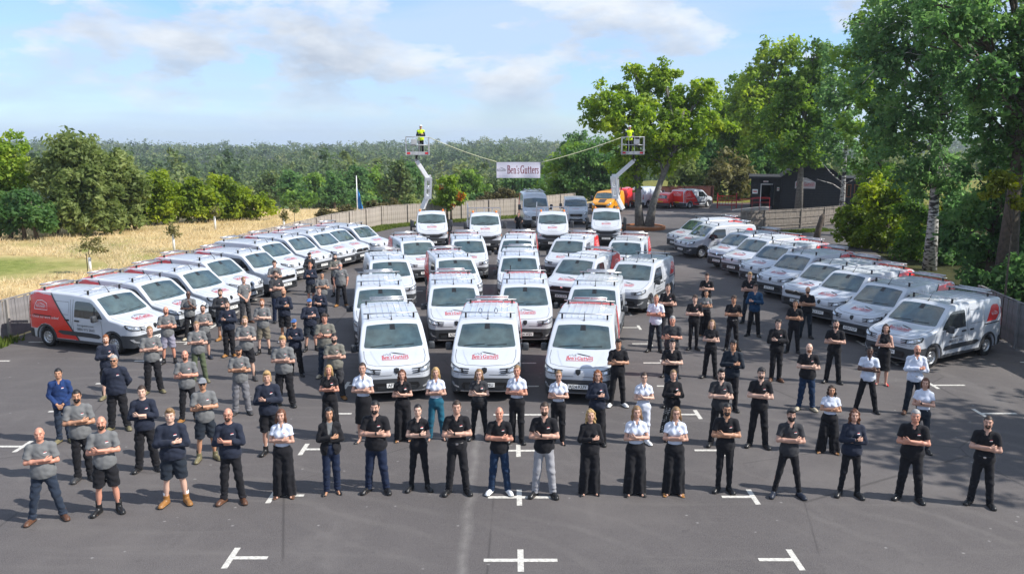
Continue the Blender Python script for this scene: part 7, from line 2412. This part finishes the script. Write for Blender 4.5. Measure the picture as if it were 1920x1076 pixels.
# gorse and scrub along the back fence, the rowan
g = [(650, 397, 18, 12, 70), (700, 392, 26, 14, 72), (735, 390, 26, 16, 74), (765, 385, 24, 20, 76), (915, 372, 22, 10, 90), (945, 366, 26, 12, 90), (975, 372, 22, 10, 90), (610, 400, 14, 9, 70)]
gl = ['small olive gorse clump at the left end of the beige fence', 'brownish gorse clump right of the flagpole', 'broad gorse clump behind the beige fence middle', 'greenest gorse clump left of the left boom', 'low scrub behind the fence left of the tall white van', 'middle scrub clump with red-brown tips near the tall white van', 'scrub clump touching the tall white van', 'tiny olive bush by the last left van roof']
for i, (px, py, rx, ry, Y) in enumerate(g):
    screen_tree('gorse_bush', gl[i], px, py + ry, Y, [(px, py, rx * .7, ry, 0), (px - rx * .5, py + ry * .3, rx * .5, ry * .7, 0), (px + rx * .5, py + ry * .2, rx * .5, ry * .75, 0)], L_GORSE if i != 3 else L_WILLOW, r0=.05, leaf=.16, per=40, clump=.35, dens=.9, seed=140 + i, group='gorse behind the back fence', limbs=False, cat='bush')
g2 = P(846, 418)
rw = screen_tree('rowan_tree', 'small rowan with orange berry clusters in front of the back fence', 846, 418, g2.y + .4, [(838, 350, 20, 20, 0), (850, 372, 22, 18, 0), (832, 378, 16, 14, 0), (845, 335, 12, 12, 0)], L_OAKY, r0=.10, leaf=.18, per=40, clump=.38, dens=.7, seed=150, gz=0, trunks=[[(0, 0, -.1), (0, 0, 1.0), (.1, 0, 2.2)], [(-.3, 0, -.1), (-.35, .1, 1.0), (-.3, 0, 2.0)]])
cc = [np.array(PY(x, y, g2.y + .2)) - np.array(rw.location) for x, y in ((858, 362), (862, 375), (826, 352), (848, 385), (866, 368))]
link('berries', leaf_cloud('berries', cc, [.35] * 5, 40, .14, L_ORANGE, .8, 9), rw)
# saplings with white tree guards in the field
M_GUARD = mat('white tree guard', (.72, .72, .70), .6)
saps = [(170, 512, 440, 'nearest sapling with a sparse crown and cane, behind the first left van', 24), (327, 473, 416, 'second sapling with a slim white guard, behind the left row', 12), (404, 432, 385, 'third sapling in a tall white guard before the hawthorns', 5), (533, 432, 392, 'fourth sapling in a white guard, near the end of the hawthorns', 5), (553, 430, 372, 'fifth sapling, narrow and leafy, beside the white-guarded one', 9)]
for px, by, ty, lb, w in saps:
    gp = P(px, by); h = PY(px, ty, gp.y).z
    s = gp.y / FPX
    gh = h * (.42 if px == 170 else .62)
    bl = [(px, ty + (by - ty) * .22, w, (by - ty) * .2, 0), (px + w * .4, ty + (by - ty) * .38, w * .8, (by - ty) * .14, 0), (px - w * .6, ty + (by - ty) * .30, w * .7, (by - ty) * .12, 0)]
    rt = screen_tree('sapling', lb, px, by, gp.y, bl, L_PALE if px != 553 else L_WILLOW, r0=.035, leaf=.10, per=16, clump=.26, dens=.45, seed=160 + px, gz=-.03, group='young trees in the left field')
    if px != 553: MB().tube([(0, 0, 0), (0, 0, gh)], .075, 8).build('tree_guard', M_GUARD, rt, True)
    if px == 170: MB().tube([(-.14, 0, 0), (-.14, 0, gh * 1.25)], .022, 5).build('cane', M_BARK, rt, True)

dl = P(1530, 450)
dt = MB().tube([(0, 0, -.1), (.12, 0, .7), (.34, .05, 1.5), (.42, .05, 1.75)], [.24, .2, .19, .10], 9).build('dead_trunk', M_BARK, None, True, loc=dl)
tag(dt, 'dark leaning dead tree stump before the brown rail fence', 'tree stump')
# the far wood: too many to count
def far_wood():
    r = np.random.default_rng(9)
    cs, rd, tns = [], [], []
    n = 0
    for (ya, yb, num, cr) in ((165, 260, 330, 3.6), (260, 420, 620, 4.6), (420, 700, 1000, 6.0), (700, 1150, 1700, 7.5)):
        y = ya + (yb - ya) * r.random(num) ** .8
        x = (r.random(num) * 2 - 1) * (y * .74 + 12)
        z = terrain_z(x, y)
        sp = np.sin(x / 37 + 2.1 * np.sin(y / 90)) * np.sin(y / 61 + 1.7 * np.sin(x / 71)) + r.normal(0, .45, num)
        h = 4.5 + 3.0 * r.random(num) + 9.0 * (r.random(num) ** 4) + 4.0 * np.clip(-sp, 0, 1)
        rr = cr * (.55 + .75 * r.random(num) ** 1.5)
        tn = np.clip(.52 + .33 * sp + .16 * r.normal(size=num), -.2, 1.35)
        for q in range(4 if yb < 500 else 3):
            tns.append(tn)
            cs.append(np.stack([x + r.normal(0, .45, num) * rr, y + r.normal(0, .4, num) * rr, z + h * (.62 + .1 * q) - rr * .15], 1)); rd.append(rr * (.95 - .14 * q))
    c = np.concatenate(cs); rad = np.concatenate(rd)
    tn = np.concatenate(tns); near = c[:, 1] < 420
    V, F, T = [], [], []
    for sel, per, size in ((near, 26, .85), (~near, 15, 1.6)):
        me = leaf_cloud('far_wood', c[sel], rad[sel], per, size, L_FAR, .85, 5, tints=tn[sel])
        yield me
for me in far_wood():
    o = link('far_wood', me); tag(o, kind='stuff')
def hedge_floor():
    pass
# tall dry grass in the field
def field_grass():
    r = np.random.default_rng(21)
    n = 90000
    y = 24 + 62 * r.random(n) ** .9
    xl = np.interp(y, [p[1] for p in FENCE_L[1:]] , [p[0] for p in FENCE_L[1:]])
    x = xl - .5 - (r.random(n) ** 1.3) * (y * .66 + xl + 3).clip(2, 60)
    keep = ~(((x + 33) / 11.5) ** 2 + ((y - 43) / 5.5) ** 2 < 1.0)
    x, y = x[keep], y[keep]
    # clumped
    cl = np.sin(x * .9 + 2 * np.sin(y * .5)) * np.sin(y * 1.1 + 1.7 * np.sin(x * .6)) + r.normal(0, .4, len(x))
    k = cl > -.35
    x, y = x[k], y[k]
    n = len(x)
    z = terrain_z(x, y)
    h = .10 + .26 * r.random(n) ** 1.6; w = .018 + .022 * r.random(n)
    a = r.random(n) * math.pi
    lx, ly = r.normal(.05, .14, n), r.normal(0, .14, n)
    b = np.stack([x, y, z], 1); d = np.stack([np.cos(a) * w, np.sin(a) * w, np.zeros(n)], 1)
    t = b + np.stack([lx, ly, h], 1)
    V = np.stack([b - d, b + d, t], 1).reshape(-1, 3)
    me = mesh_np('field_grass', V, np.arange(3 * n).reshape(-1, 3), [leaf_mat('dry grass', (.44, .35, .19), (.62, .52, .32), (.76, .66, .44), .45, .25)])
    at_ = me.attributes.new('tint', 'FLOAT', 'FACE'); at_.data.foreach_set('value', r.random(n).astype(np.float32))
    tag(link('field_grass', me), kind='stuff')
field_grass()
# fresh grass along the foot of the back fence and the near left fence
def verge(name, pts, wd, n, seed, h0=.12):
    r = np.random.default_rng(seed)
    P_, d_ = [], []
    for _ in range(n):
        i = r.integers(len(pts) - 1); t = r.random()
        a, b = np.array(pts[i]), np.array(pts[i + 1])
        p = a + (b - a) * t; q = np.array([b[1] - a[1], a[0] - b[0]]); q = q / np.linalg.norm(q)
        P_.append(p + q * (.06 + r.random() ** 1.6 * wd))
    p = np.array(P_); n = len(p)
    a = r.random(n) * math.pi; w = .02 + .02 * r.random(n); h = h0 * (.6 + 1.2 * r.random(n))
    b = np.stack([p[:, 0], p[:, 1], np.zeros(n)], 1); d = np.stack([np.cos(a) * w, np.sin(a) * w, np.zeros(n)], 1)
    t = b + np.stack([r.normal(0, .06, n), r.normal(0, .06, n), h], 1)
    me = mesh_np(name, np.stack([b - d, b + d, t], 1).reshape(-1, 3), np.arange(3 * n).reshape(-1, 3), [leaf_mat('verge grass', (.05, .09, .012), (.11, .16, .025), (.22, .25, .06), .35, .4)])
    at_ = me.attributes.new('tint', 'FLOAT', 'FACE'); at_.data.foreach_set('value', r.random(n).astype(np.float32))
    tag(link(name, me), kind='stuff')
verge('verge_grass', FENCE_L[4:7] + FENCE_L[7:8], 1.6, 11000, 5)
verge('verge_grass', [(-17.75, 20), (-17.2, 27.5)], .55, 1600, 6, .16)
q = [P(1440, 436), P(1545, 430)]
verge('verge_grass', [(v.x, v.y) for v in q], 1.2, 3000, 7)

# the air between here and the far wood
def haze():
    m = bpy.data.materials.new('haze'); m.use_nodes = True
    N, L = m.node_tree.nodes, m.node_tree.links
    N.clear()
    out = N.new('ShaderNodeOutputMaterial'); v = N.new('ShaderNodeVolumePrincipled')
    v.inputs['Color'].default_value = (.80, .88, 1.0, 1); v.inputs['Density'].default_value = .00026; v.inputs['Anisotropy'].default_value = .3
    L.new(v.outputs[0], out.inputs['Volume'])
    o = MB().box((0, 720, -26), (2540, 1640, 88)).build('haze', m)
    tag(o, kind='stuff')
haze()
# ------------------------------------------------------------------ the people, one line each
# head-top x, y | feet x, y | sex, hair, hair colour, skin | top, colour | bottom, colour | shoe, colour | arms, stance, extras | label
G_A, G_B, G_C = 'workmen standing on the left', 'staff in the middle rows', 'staff standing on the right'
CROWD = [
 (71,800,92,975,'m','bald','brown','ruddy','tee','grey','jeans','jeans','boot','brown','cross','wide',('big',),'bald man in grey T-shirt, blue jeans and brown boots, far left of the front row',G_A),
 (188,779,206,960,'m','bald','brown','ruddy','tee','grey','shorts','black','boot','black','crossl','mid',('beard',),'bald bearded man in grey T-shirt, black shorts and black boots, front row',G_A),
 (320,764,330,944,'m','quiff','fair','pale','sweat','navy','shorts','darkslate','boot','tan','cross','mid',('whitesock','big'),'fair-haired man in navy sweatshirt and shorts with bright tan boots, front row',G_A),
 (427,764,438,941,'m','bald','brown','ruddy','rolled','navy','jeans','black','boot','brown','crossl','mid',('glasses','stubble'),'smiling bald man with glasses, navy sweatshirt sleeves rolled up, front row',G_A),
 (146,730,157,899,'m','short','black','tan','tee','grey','jeans','black','trainer','darkgrey','cross','narrow',('beard',),'dark-haired bearded man in grey T-shirt and black joggers, behind the bald bearded man',G_A),
 (115,690,118,828,'m','short','black','tan','shirt','blue','jeans','jeans','trainer','khaki','clasp','narrow',(),'man in long-sleeved blue polo shirt with hands clasped low',G_A),
 (213,665,225,805,'m','short','grey','tan','sweat','navy','cargo','black','boot','khaki','back','mid',('sunglasses','big'),'grey-haired man in sunglasses and navy sweatshirt, hands behind his back',G_A),
 (267,722,277,881,'m','short','brown','pale','rolled','navy','cargo','black','trainer','black','crossl','mid',(),'brown-haired man in navy sweatshirt and worn black trousers, behind the man in tan boots',G_A),
 (201,627,206,747,'m','short','ginger','pale','sweat','navy','shorts','black','trainer','khaki','cross','mid',('stubble',),'ginger man in navy sweatshirt and shorts half hidden behind the grey-haired man in sunglasses',G_A),
 (283,611,288,736,'m','short','fair','fair','tee','grey','cargo','black','boot','khaki','cross','mid',(),'fair cropped man in grey T-shirt and shiny black work trousers, before the nearest left van',G_A),
 (311,574,318,681,'m','bald','brown','ruddy','tee','grey','shorts','lilac','boot','black','cross','mid',('stubble',),'bald man in grey T-shirt and lilac grey shorts, beside the nearest left van',G_A),
 (357,545,356,637,'m','bald','black','dark','tee','grey','jeans','black','trainer','cream','chin','mid',('sunglasses',),'dark-skinned man in sunglasses touching his chin, by the second left van',G_A),
 (380,571,386,672,'m','crop','brown','fair','tee','grey','shorts','charcoal','trainer','navy','cross','narrow',('glasses','stubble'),'man with thin glasses, grey T-shirt and dark shorts, right of the man touching his chin',G_A),
 (367,602,376,716,'m','short','fair','fair','tee','grey','trousers','green','trainer','khaki','cross','mid',(),'fair man in grey T-shirt and green trousers',G_A),
 (355,656,350,790,'m','receding','brown','ruddy','tee','grey','jeans','black','boot','tan','crossl','mid',('stubble',),'man with receding hair, grey T-shirt and black trousers with pale tan boots',G_A),
 (380,707,389,862,'m','cap','capgrey','tan','tee','grey','shorts','darkslate','boot','khaki','crossl','mid',('sunglasses','watch'),'man in pale grey cap and sunglasses, grey T-shirt and navy cargo shorts',G_A),
 (446,647,455,776,'m','cap','charcoal','tan','tee','grey','cargo','steel','trainer','darkgrey','cross','mid',('belt','stubble'),'man in dark grey cap with belted grey work trousers',G_A),
 (502,694,507,850,'m','mullet','blond','fair','sweat','navy','shorts','black','boot','black','crossl','narrow',('whitesock',),'blond man in navy sweatshirt and black shorts, behind the woman with reddish hair',G_A),
 (415,542,417,638,'m','short','brown','fair','sweat','charcoal','shorts','darkslate','boot','tan','cross','narrow',('beard','orangesock'),'bearded man in charcoal sweatshirt, shorts and orange socks, by the third left van',G_A),
 (425,564,432,668,'m','short','brown','fair','sweat','navy','cargo','black','boot','tan','crossl','narrow',('stubble',),'brown-haired man in navy sweatshirt and glossy black trousers with orange boots',G_A),
 (457,519,461,606,'m','short','fair','fair','tee','grey','cargo','charcoal','boot','brown','clasp','mid',('face_r',),'man in grey T-shirt looking sideways with hands clasped, by the fourth left van',G_A),
 (458,592,466,712,'m','short','fair','pale','tee','grey','shorts','black','trainer','darkgrey','cross','mid',('stubble',),'fair man in grey T-shirt and black pocket shorts, behind the man in dark grey cap',G_A),
 (491,560,496,663,'m','short','ginger','pale','tee','grey','shorts','khaki','boot','black','crossl','mid',('beard',),'ginger-bearded man in grey T-shirt and khaki shorts with black socks',G_A),
 (515,488,518,573,'m','fringe','brown','fair','tee','grey','trousers','charcoal','trainer','black','cross','narrow',(),'young man with brown fringe in grey T-shirt, in front of the chevron-badged left van',G_A),
 (517,507,520,604,'m','curly','brown','fair','tee','charcoal','trousers','navyblue','trainer','black','crossl','narrow',('beard','face_r'),'bearded man in charcoal T-shirt turning his head sideways, arm across his chest',G_A),
 (533,540,535,641,'m','bald','black','tan','sweat','navy','shorts','black','trainer','white','cross','narrow',('stubble','whitesock'),'smiling bald man in navy sweatshirt and shorts with white drawstring and white socks',G_A),
 (580,473,0,0,'m','cap','black','fair','sweat','charcoal','trousers','black','boot','black','cross','narrow',('beard','face_c'),'man in black cap and dark sweatshirt, farthest back of the left group',G_A),
 (581,492,584,571,'m','short','ginger','ruddy','sweat','navy','shorts','charcoal','boot','black','crossl','narrow',(),'red-faced man in navy sweatshirt and grey shorts, in front of the man in black cap',G_A),
 (603,510,607,592,'m','crop','black','tan','tee','grey','trousers','darkslate','boot','black','cross','narrow',('nologo',),'cropped dark-haired man in pale grey T-shirt and navy trousers',G_A),
 (629,476,630,555,'m','short','black','pale','tee','olive','shorts','black','boot','black','cross','narrow',('bigbeard',),'dark-bearded man in black shorts behind the grey-haired man with hands at his sides',G_A),
 (637,492,641,574,'m','crop','grey','ruddy','tee','grey','jeans','black','boot','tan','sides','mid',('beard','bcolgrey','big'),'grey-bearded man with hands at his sides, nearest the middle vans',G_A),
 (596,538,603,630,'m','short','brown','fair','rolled','navy','cargo','charcoal','boot','black','crossl','narrow',(),'brown-haired man in navy sweatshirt just behind the man in bright blue cap',G_A),
 (578,559,585,657,'m','cap','capblue','fair','rolled','navy','shorts','darkslate','boot','black','cross','mid',('stubble','big'),'man in bright blue cap, navy sweatshirt tied at the waist, shorts and black socks',G_A),
 (614,587,609,706,'m','curly','brown','ruddy','tee','olive','jeans','jeans','trainer','cream','crossl','mid',('watch','big'),'wavy-haired man in grey T-shirt and cream shoe, behind the big dark-bearded man',G_A),
 (621,625,634,747,'m','short','black','fair','tee','olive','cargo','charcoal','boot','tan','cross','mid',('bigbeard','big'),'big dark-bearded man in olive grey T-shirt with brown boots, left of the front-left van',G_A),
 (529,629,536,761,'m','fringe','blond','fair','tee','grey','cargo','black','trainer','black','cross','mid',('big',),'young man with a blond fringe in grey T-shirt and black work trousers',G_A),
 (550,597,557,704,'m','cap','capblue','tan','sweat','navy','cargo','black','boot','black','crossl','mid',('beard','bcolbrown'),'bearded man in faded blue cap and navy sweatshirt, behind the blond fringe',G_A),
 # front row, middle and right
 (526,766,535,930,'f','long','auburn','fair','polo','white','wide','black','sandal','brown','cross','narrow',(),'woman with reddish hair in white polo shirt, leftmost woman of the front row',G_B),
 (619,763,622,924,'f','long','black','tan','blazer','black','trousers','navyblue','heel','black','cross','narrow',('nologo',),'woman in open black blazer over a grey top, front row',G_B),
 (704,751,707,921,'m','short','black','fair','polo','black','trousers','navyblue','trainer','black','cross','mid',('beard','watch','big'),'broad bearded man in black polo shirt and navy trousers with tattooed forearm, front row',G_B),
 (781,757,788,917,'f','tied','black','pale','polo','black','slim','black','ankle','black','cross','mid',('watch',),'woman with tied-back dark hair in black polo shirt and ankle boots, front row',G_B),
 (858,750,857,924,'m','short','brown','fair','polo','black','trousers','black','trainer','black','crossl','mid',('belt','watch'),'clean-shaven man in black polo shirt with silver-buckled belt, front row',G_B),
 (937,762,936,924,'m','bald','brown','ruddy','polo','black','trousers','denim','trainer','white','cross','mid',(),'smiling bald man in black polo shirt, dark blue jeans and white trainers, front row',G_B),
 (1019,753,1021,929,'m','short','brown','fair','polo','black','trousers','lightgrey','trainer','black','crossl','mid',('beard','watch'),'bearded man in black polo shirt and light grey trousers, front row',G_B),
 (1107,766,1105,925,'f','longwavy','blond','fair','sweat','black','wide','black','heel','black','cross','narrow',('nologo',),'woman with long blond waves in black sweatshirt and wide trousers, front row',G_B),
 (1193,760,1190,926,'f','long','fair','fair','polo','white','wide','black','sandal','black','crossl','narrow',('nologo',),'woman with long straight light brown hair in white polo shirt, front row',G_B),
 (1266,762,1263,926,'f','long','fair','fair','polo','white','wide','black','sandal','tan','cross','narrow',('glasses',),'woman with glasses and long blond hair in white polo shirt, front row',G_B),
 (1362,755,1357,920,'m','short','black','tan','polo','black','slim','black','trainer','black','crossl','narrow',('beard','glasses'),'bearded man with glasses and cropped slim trousers, front row',G_C),
 (1483,765,1475,930,'m','fringe','black','fair','polo','charcoal','slim','black','trainer','navy','cross','wide',('bigbeard',),'man with swept dark hair and full beard, legs wide apart, front row',G_C),
 (1602,766,1591,929,'f','longwavy','auburn','fair','sweat','navy','slim','black','ankle','black','cross','mid',('watch',),'woman with long auburn hair in navy sweatshirt and tight black trousers, front row',G_C),
 (1709,767,1708,936,'m','short','grey','ruddy','polo','black','trousers','black','trainer','black','crossl','mid',('big',),'grey-haired stout man in black polo shirt and black trousers, front row right',G_C),
 (1848,779,1840,946,'m','crop','brown','fair','polo','black','trousers','black','trainer','black','cross','mid',('stubble','belt'),'man in black polo shirt standing alone at the right end of the front row',G_C),
 # second row
 (616,684,0,0,'f','long','blond','ruddy','polo','black','wide','black','trainer','black','cross','narrow',(),'woman with long pale blond hair in dark polo shirt, behind the woman in blazer',G_B),
 (681,678,683,828,'f','tied','brown','fair','polo','white','skirt','black','heel','black','cross','narrow',('nologo',),'woman in white polo shirt and black midi skirt',G_B),
 (755,692,756,826,'f','longwavy','auburn','fair','polo','black','wide','black','heel','tan','crossl','narrow',(),'woman with wavy brown hair and pearl necklace in front of the AF74 van',G_B),
 (815,688,820,824,'f','long','blond','fair','polo','white','trousers','teal','heel','black','cross','mid',('nologo',),'blond woman in white polo shirt and teal blue trousers',G_B),
 (898,691,899,823,'f','long','fair','pale','polo','charcoal','slim','black','trainer','black','crossl','mid',('glasses','big'),'fair-haired woman with glasses in dark polo shirt, before the centre van',G_B),
 (968,684,970,829,'f','tied','fair','ruddy','polo','white','trousers','black','trainer','black','cross','narrow',('nologo',),'woman with tied fair hair in white polo shirt, right of the centre van plate',G_B),
 (1046,694,1047,831,'f','tied','fair','fair','polo','white','trousers','black','heel','black','crossl','narrow',('glasses','nologo'),'woman with glasses in white polo shirt by the front-right van plate',G_B),
 (1120,693,1119,833,'f','longwavy','ginger','fair','sweat','navy','wide','black','trainer','black','cross','narrow',('glasses',),'woman with red hair and glasses in navy sweatshirt, before the front-right van',G_B),
 (1208,698,0,0,'f','short','brown','pale','polo','white','trousers','white','trainer','white','crossl','narrow',('glasses','nologo'),'short-haired person with glasses dressed in white polo shirt and white trousers',G_B),
 (1263,693,0,0,'f','tied','fair','fair','sweat','black','longskirt','polka','heel','black','cross','narrow',(),'woman in black sweatshirt and polka dot skirt',G_B),
 (1159,635,1157,761,'m','fringe','black','tan','tee','black','trousers','black','trainer','white','crossl','mid',('nologo',),'dark-haired young man in black T-shirt with white trainers, beside the front-right van',G_B),
 # right group
 (1231,552,1227,659,'m','crop','fair','ruddy','polo','white','trousers','darkslate','trainer','black','cross','mid',('watch',),'man in white polo shirt and dark trousers beside the badge-only van',G_C),
 (1251,531,1252,641,'m','short','brown','fair','polo','black','trousers','charcoal','trainer','black','cross','mid',(),'young man in black polo shirt and grey trousers behind the man in white polo shirt',G_C),
 (1260,592,1258,706,'m','short','grey','ruddy','tee','charcoal','trousers','black','trainer','black','crossl','mid',('nologo','watch','big'),'stout grey-haired man in black shirt with wristwatch, middle of the right group',G_C),
 (1261,635,0,0,'m','fringe','black','pale','polo','black','jeans','jeans','trainer','black','crossl','narrow',('nologo',),'pale young man with black fringe in black polo shirt and jeans',G_C),
 (1302,552,1300,655,'m','curly','brown','pale','polo','black','slim','black','trainer','black','cross','narrow',(),'slim teenager with curly brown hair in black polo shirt and tight trousers',G_C),
 (1323,544,1322,629,'f','tied','black','tan','tee','grey','wide','black','heel','tan','cross','narrow',(),'woman in grey T-shirt among the men in black on the right',G_C),
 (1326,512,0,0,'m','fringe','brown','fair','polo','black','trousers','black','trainer','black','crossl','narrow',(),'young man at the back of the right group, behind the woman in grey T-shirt',G_C),
 (1334,599,1331,708,'f','long','fair','pale','tee','black','trousers','black','trainer','black','cross','mid',('nologo',),'fair-haired woman in black T-shirt with black and white shoes',G_C),
 (1375,553,1372,656,'m','curly','brown','tan','polo','black','trousers','black','trainer','black','cross','mid',('nologo','belt'),'lean youth in plain black polo shirt with belt, behind the smiling dark-haired man',G_C),
 (1371,636,1372,769,'m','curly','black','tan','shirt','darkslate','trousers','black','trainer','black','cross','narrow',('nologo',),'smiling dark-haired man in dark long-sleeved shirt',G_C),
 (1353,690,1346,835,'m','quiff','black','pale','polo','charcoal','trousers','black','trainer','black','cross','mid',('stubble',),'man with moustache and wavy black hair in dark polo shirt',G_C),
 (1405,510,1402,606,'m','fringe','blond','fair','polo','black','trousers','darkslate','trainer','black','crossl','mid',('slim',),'fair-haired young man at the back right, next to the man in blue shirt',G_C),
 (1417,532,1412,630,'m','fringe','brown','fair','shirt','midblue','trousers','black','trainer','black','crossl','mid',('nologo',),'young man in bright blue long-sleeved shirt',G_C),
 (1426,688,1421,837,'m','curly','black','pale','polo','black','trousers','black','trainer','black','cross','mid',('stubble',),'tall man with black curls in black polo shirt and polished shoes',G_C),
 (1458,597,1454,714,'m','curly','black','pale','sweat','black','trousers','black','trainer','brown','crossl','narrow',(),'young man in black knitted jumper with red logo and brown shoes',G_C),
 (1516,643,1511,768,'m','bald','ginger','pale','polo','black','jeans','denim','trainer','cream','cross','mid',('stubble','big'),'stout bald man in black polo shirt with red logo and blue jeans',G_C),
 (1491,562,1486,661,'m','short','black','tan','polo','black','trousers','black','trainer','black','cross','mid',('nologo',),'dark-haired young man in black polo shirt in front of the balding man',G_C),
 (1512,537,1511,633,'m','receding','black','tan','polo','black','trousers','darkslate','trainer','black','crossl','mid',('nologo','stubble'),'balding man in black polo shirt beside the right row of vans',G_C),
 (1568,599,1560,717,'m','crop','black','fair','polo','black','trousers','black','trainer','black','crossl','mid',('nologo','stubble'),'shaven-headed man in black polo shirt left of the AJ24 FGP van',G_C),
 (1561,723,1550,848,'f','longwavy','brown','tan','tee','white','wide','black','heel','tan','cross','mid',('nologo',),'woman with long brown hair in white T-shirt and flared black trousers',G_C),
 (1629,649,1624,771,'m','crop','black','dark','polo','white','trousers','black','trainer','black','cross','wide',('nologo',),'dark-skinned man in white polo shirt with legs wide apart',G_C),
 (1661,607,1653,721,'f','longwavy','brown','fair','sleeveless','black','skirt','black','heel','red','cross','narrow',('nologo',),'woman in sleeveless black dress and red shoes',G_C),
 (1721,646,1709,775,'m','bald','brown','ruddy','shirt','white','trousers','darkslate','trainer','brown','cross','mid',('nologo','belt','stubble'),'bald man in pale long-sleeved shirt and dark jeans, before the nearest right van',G_C),
 (1730,708,1727,846,'f','bob','auburn','fair','tee','white','slim','darkslate','trainer','black','crossl','mid',('nologo','watch'),'woman with a dark red bob in white T-shirt, behind the grey-haired stout man',G_C),
 (972,398,0,0,'m','crop','brown','fair','polo','black','trousers','black','trainer','black','back','mid',('nologo','face_c'),'lone man in black standing far back between the flatbed trucks',G_B),
]
for row in CROWD:
    px, py, fx, fy, sex, hair, hc, skin, top, tc, bot, bc, shoe, sc_, arms, st, ex, lb, gr = row
    face = None
    if 'face_r' in ex: face = .75
    if 'face_c' in ex: face = -.1
    person(px, py, fx, fy, sex, hair, hc, skin, top, tc, bot, bc, shoe, sc_, arms, st, ex, lb, gr, face=face)
for c, sg, lb in ((bA, 1, 'man in white hard hat and yellow vest standing in the left lift basket'), (bD, -1, 'man in white hard hat and yellow vest standing in the right lift basket')):
    person(0, 0, 0, 0, 'm', 'hardhat', 'white', 'tan', 'hivis', 'hivis', 'trousers', 'black', 'boot', 'black', 'cross' if sg > 0 else 'rail', 'narrow', ('nologo',), lb, 'men in the lift baskets', z0=c.z + .06, loc=(c.x + sg * .22, c.y + .05, 0), H=1.8, face=0)
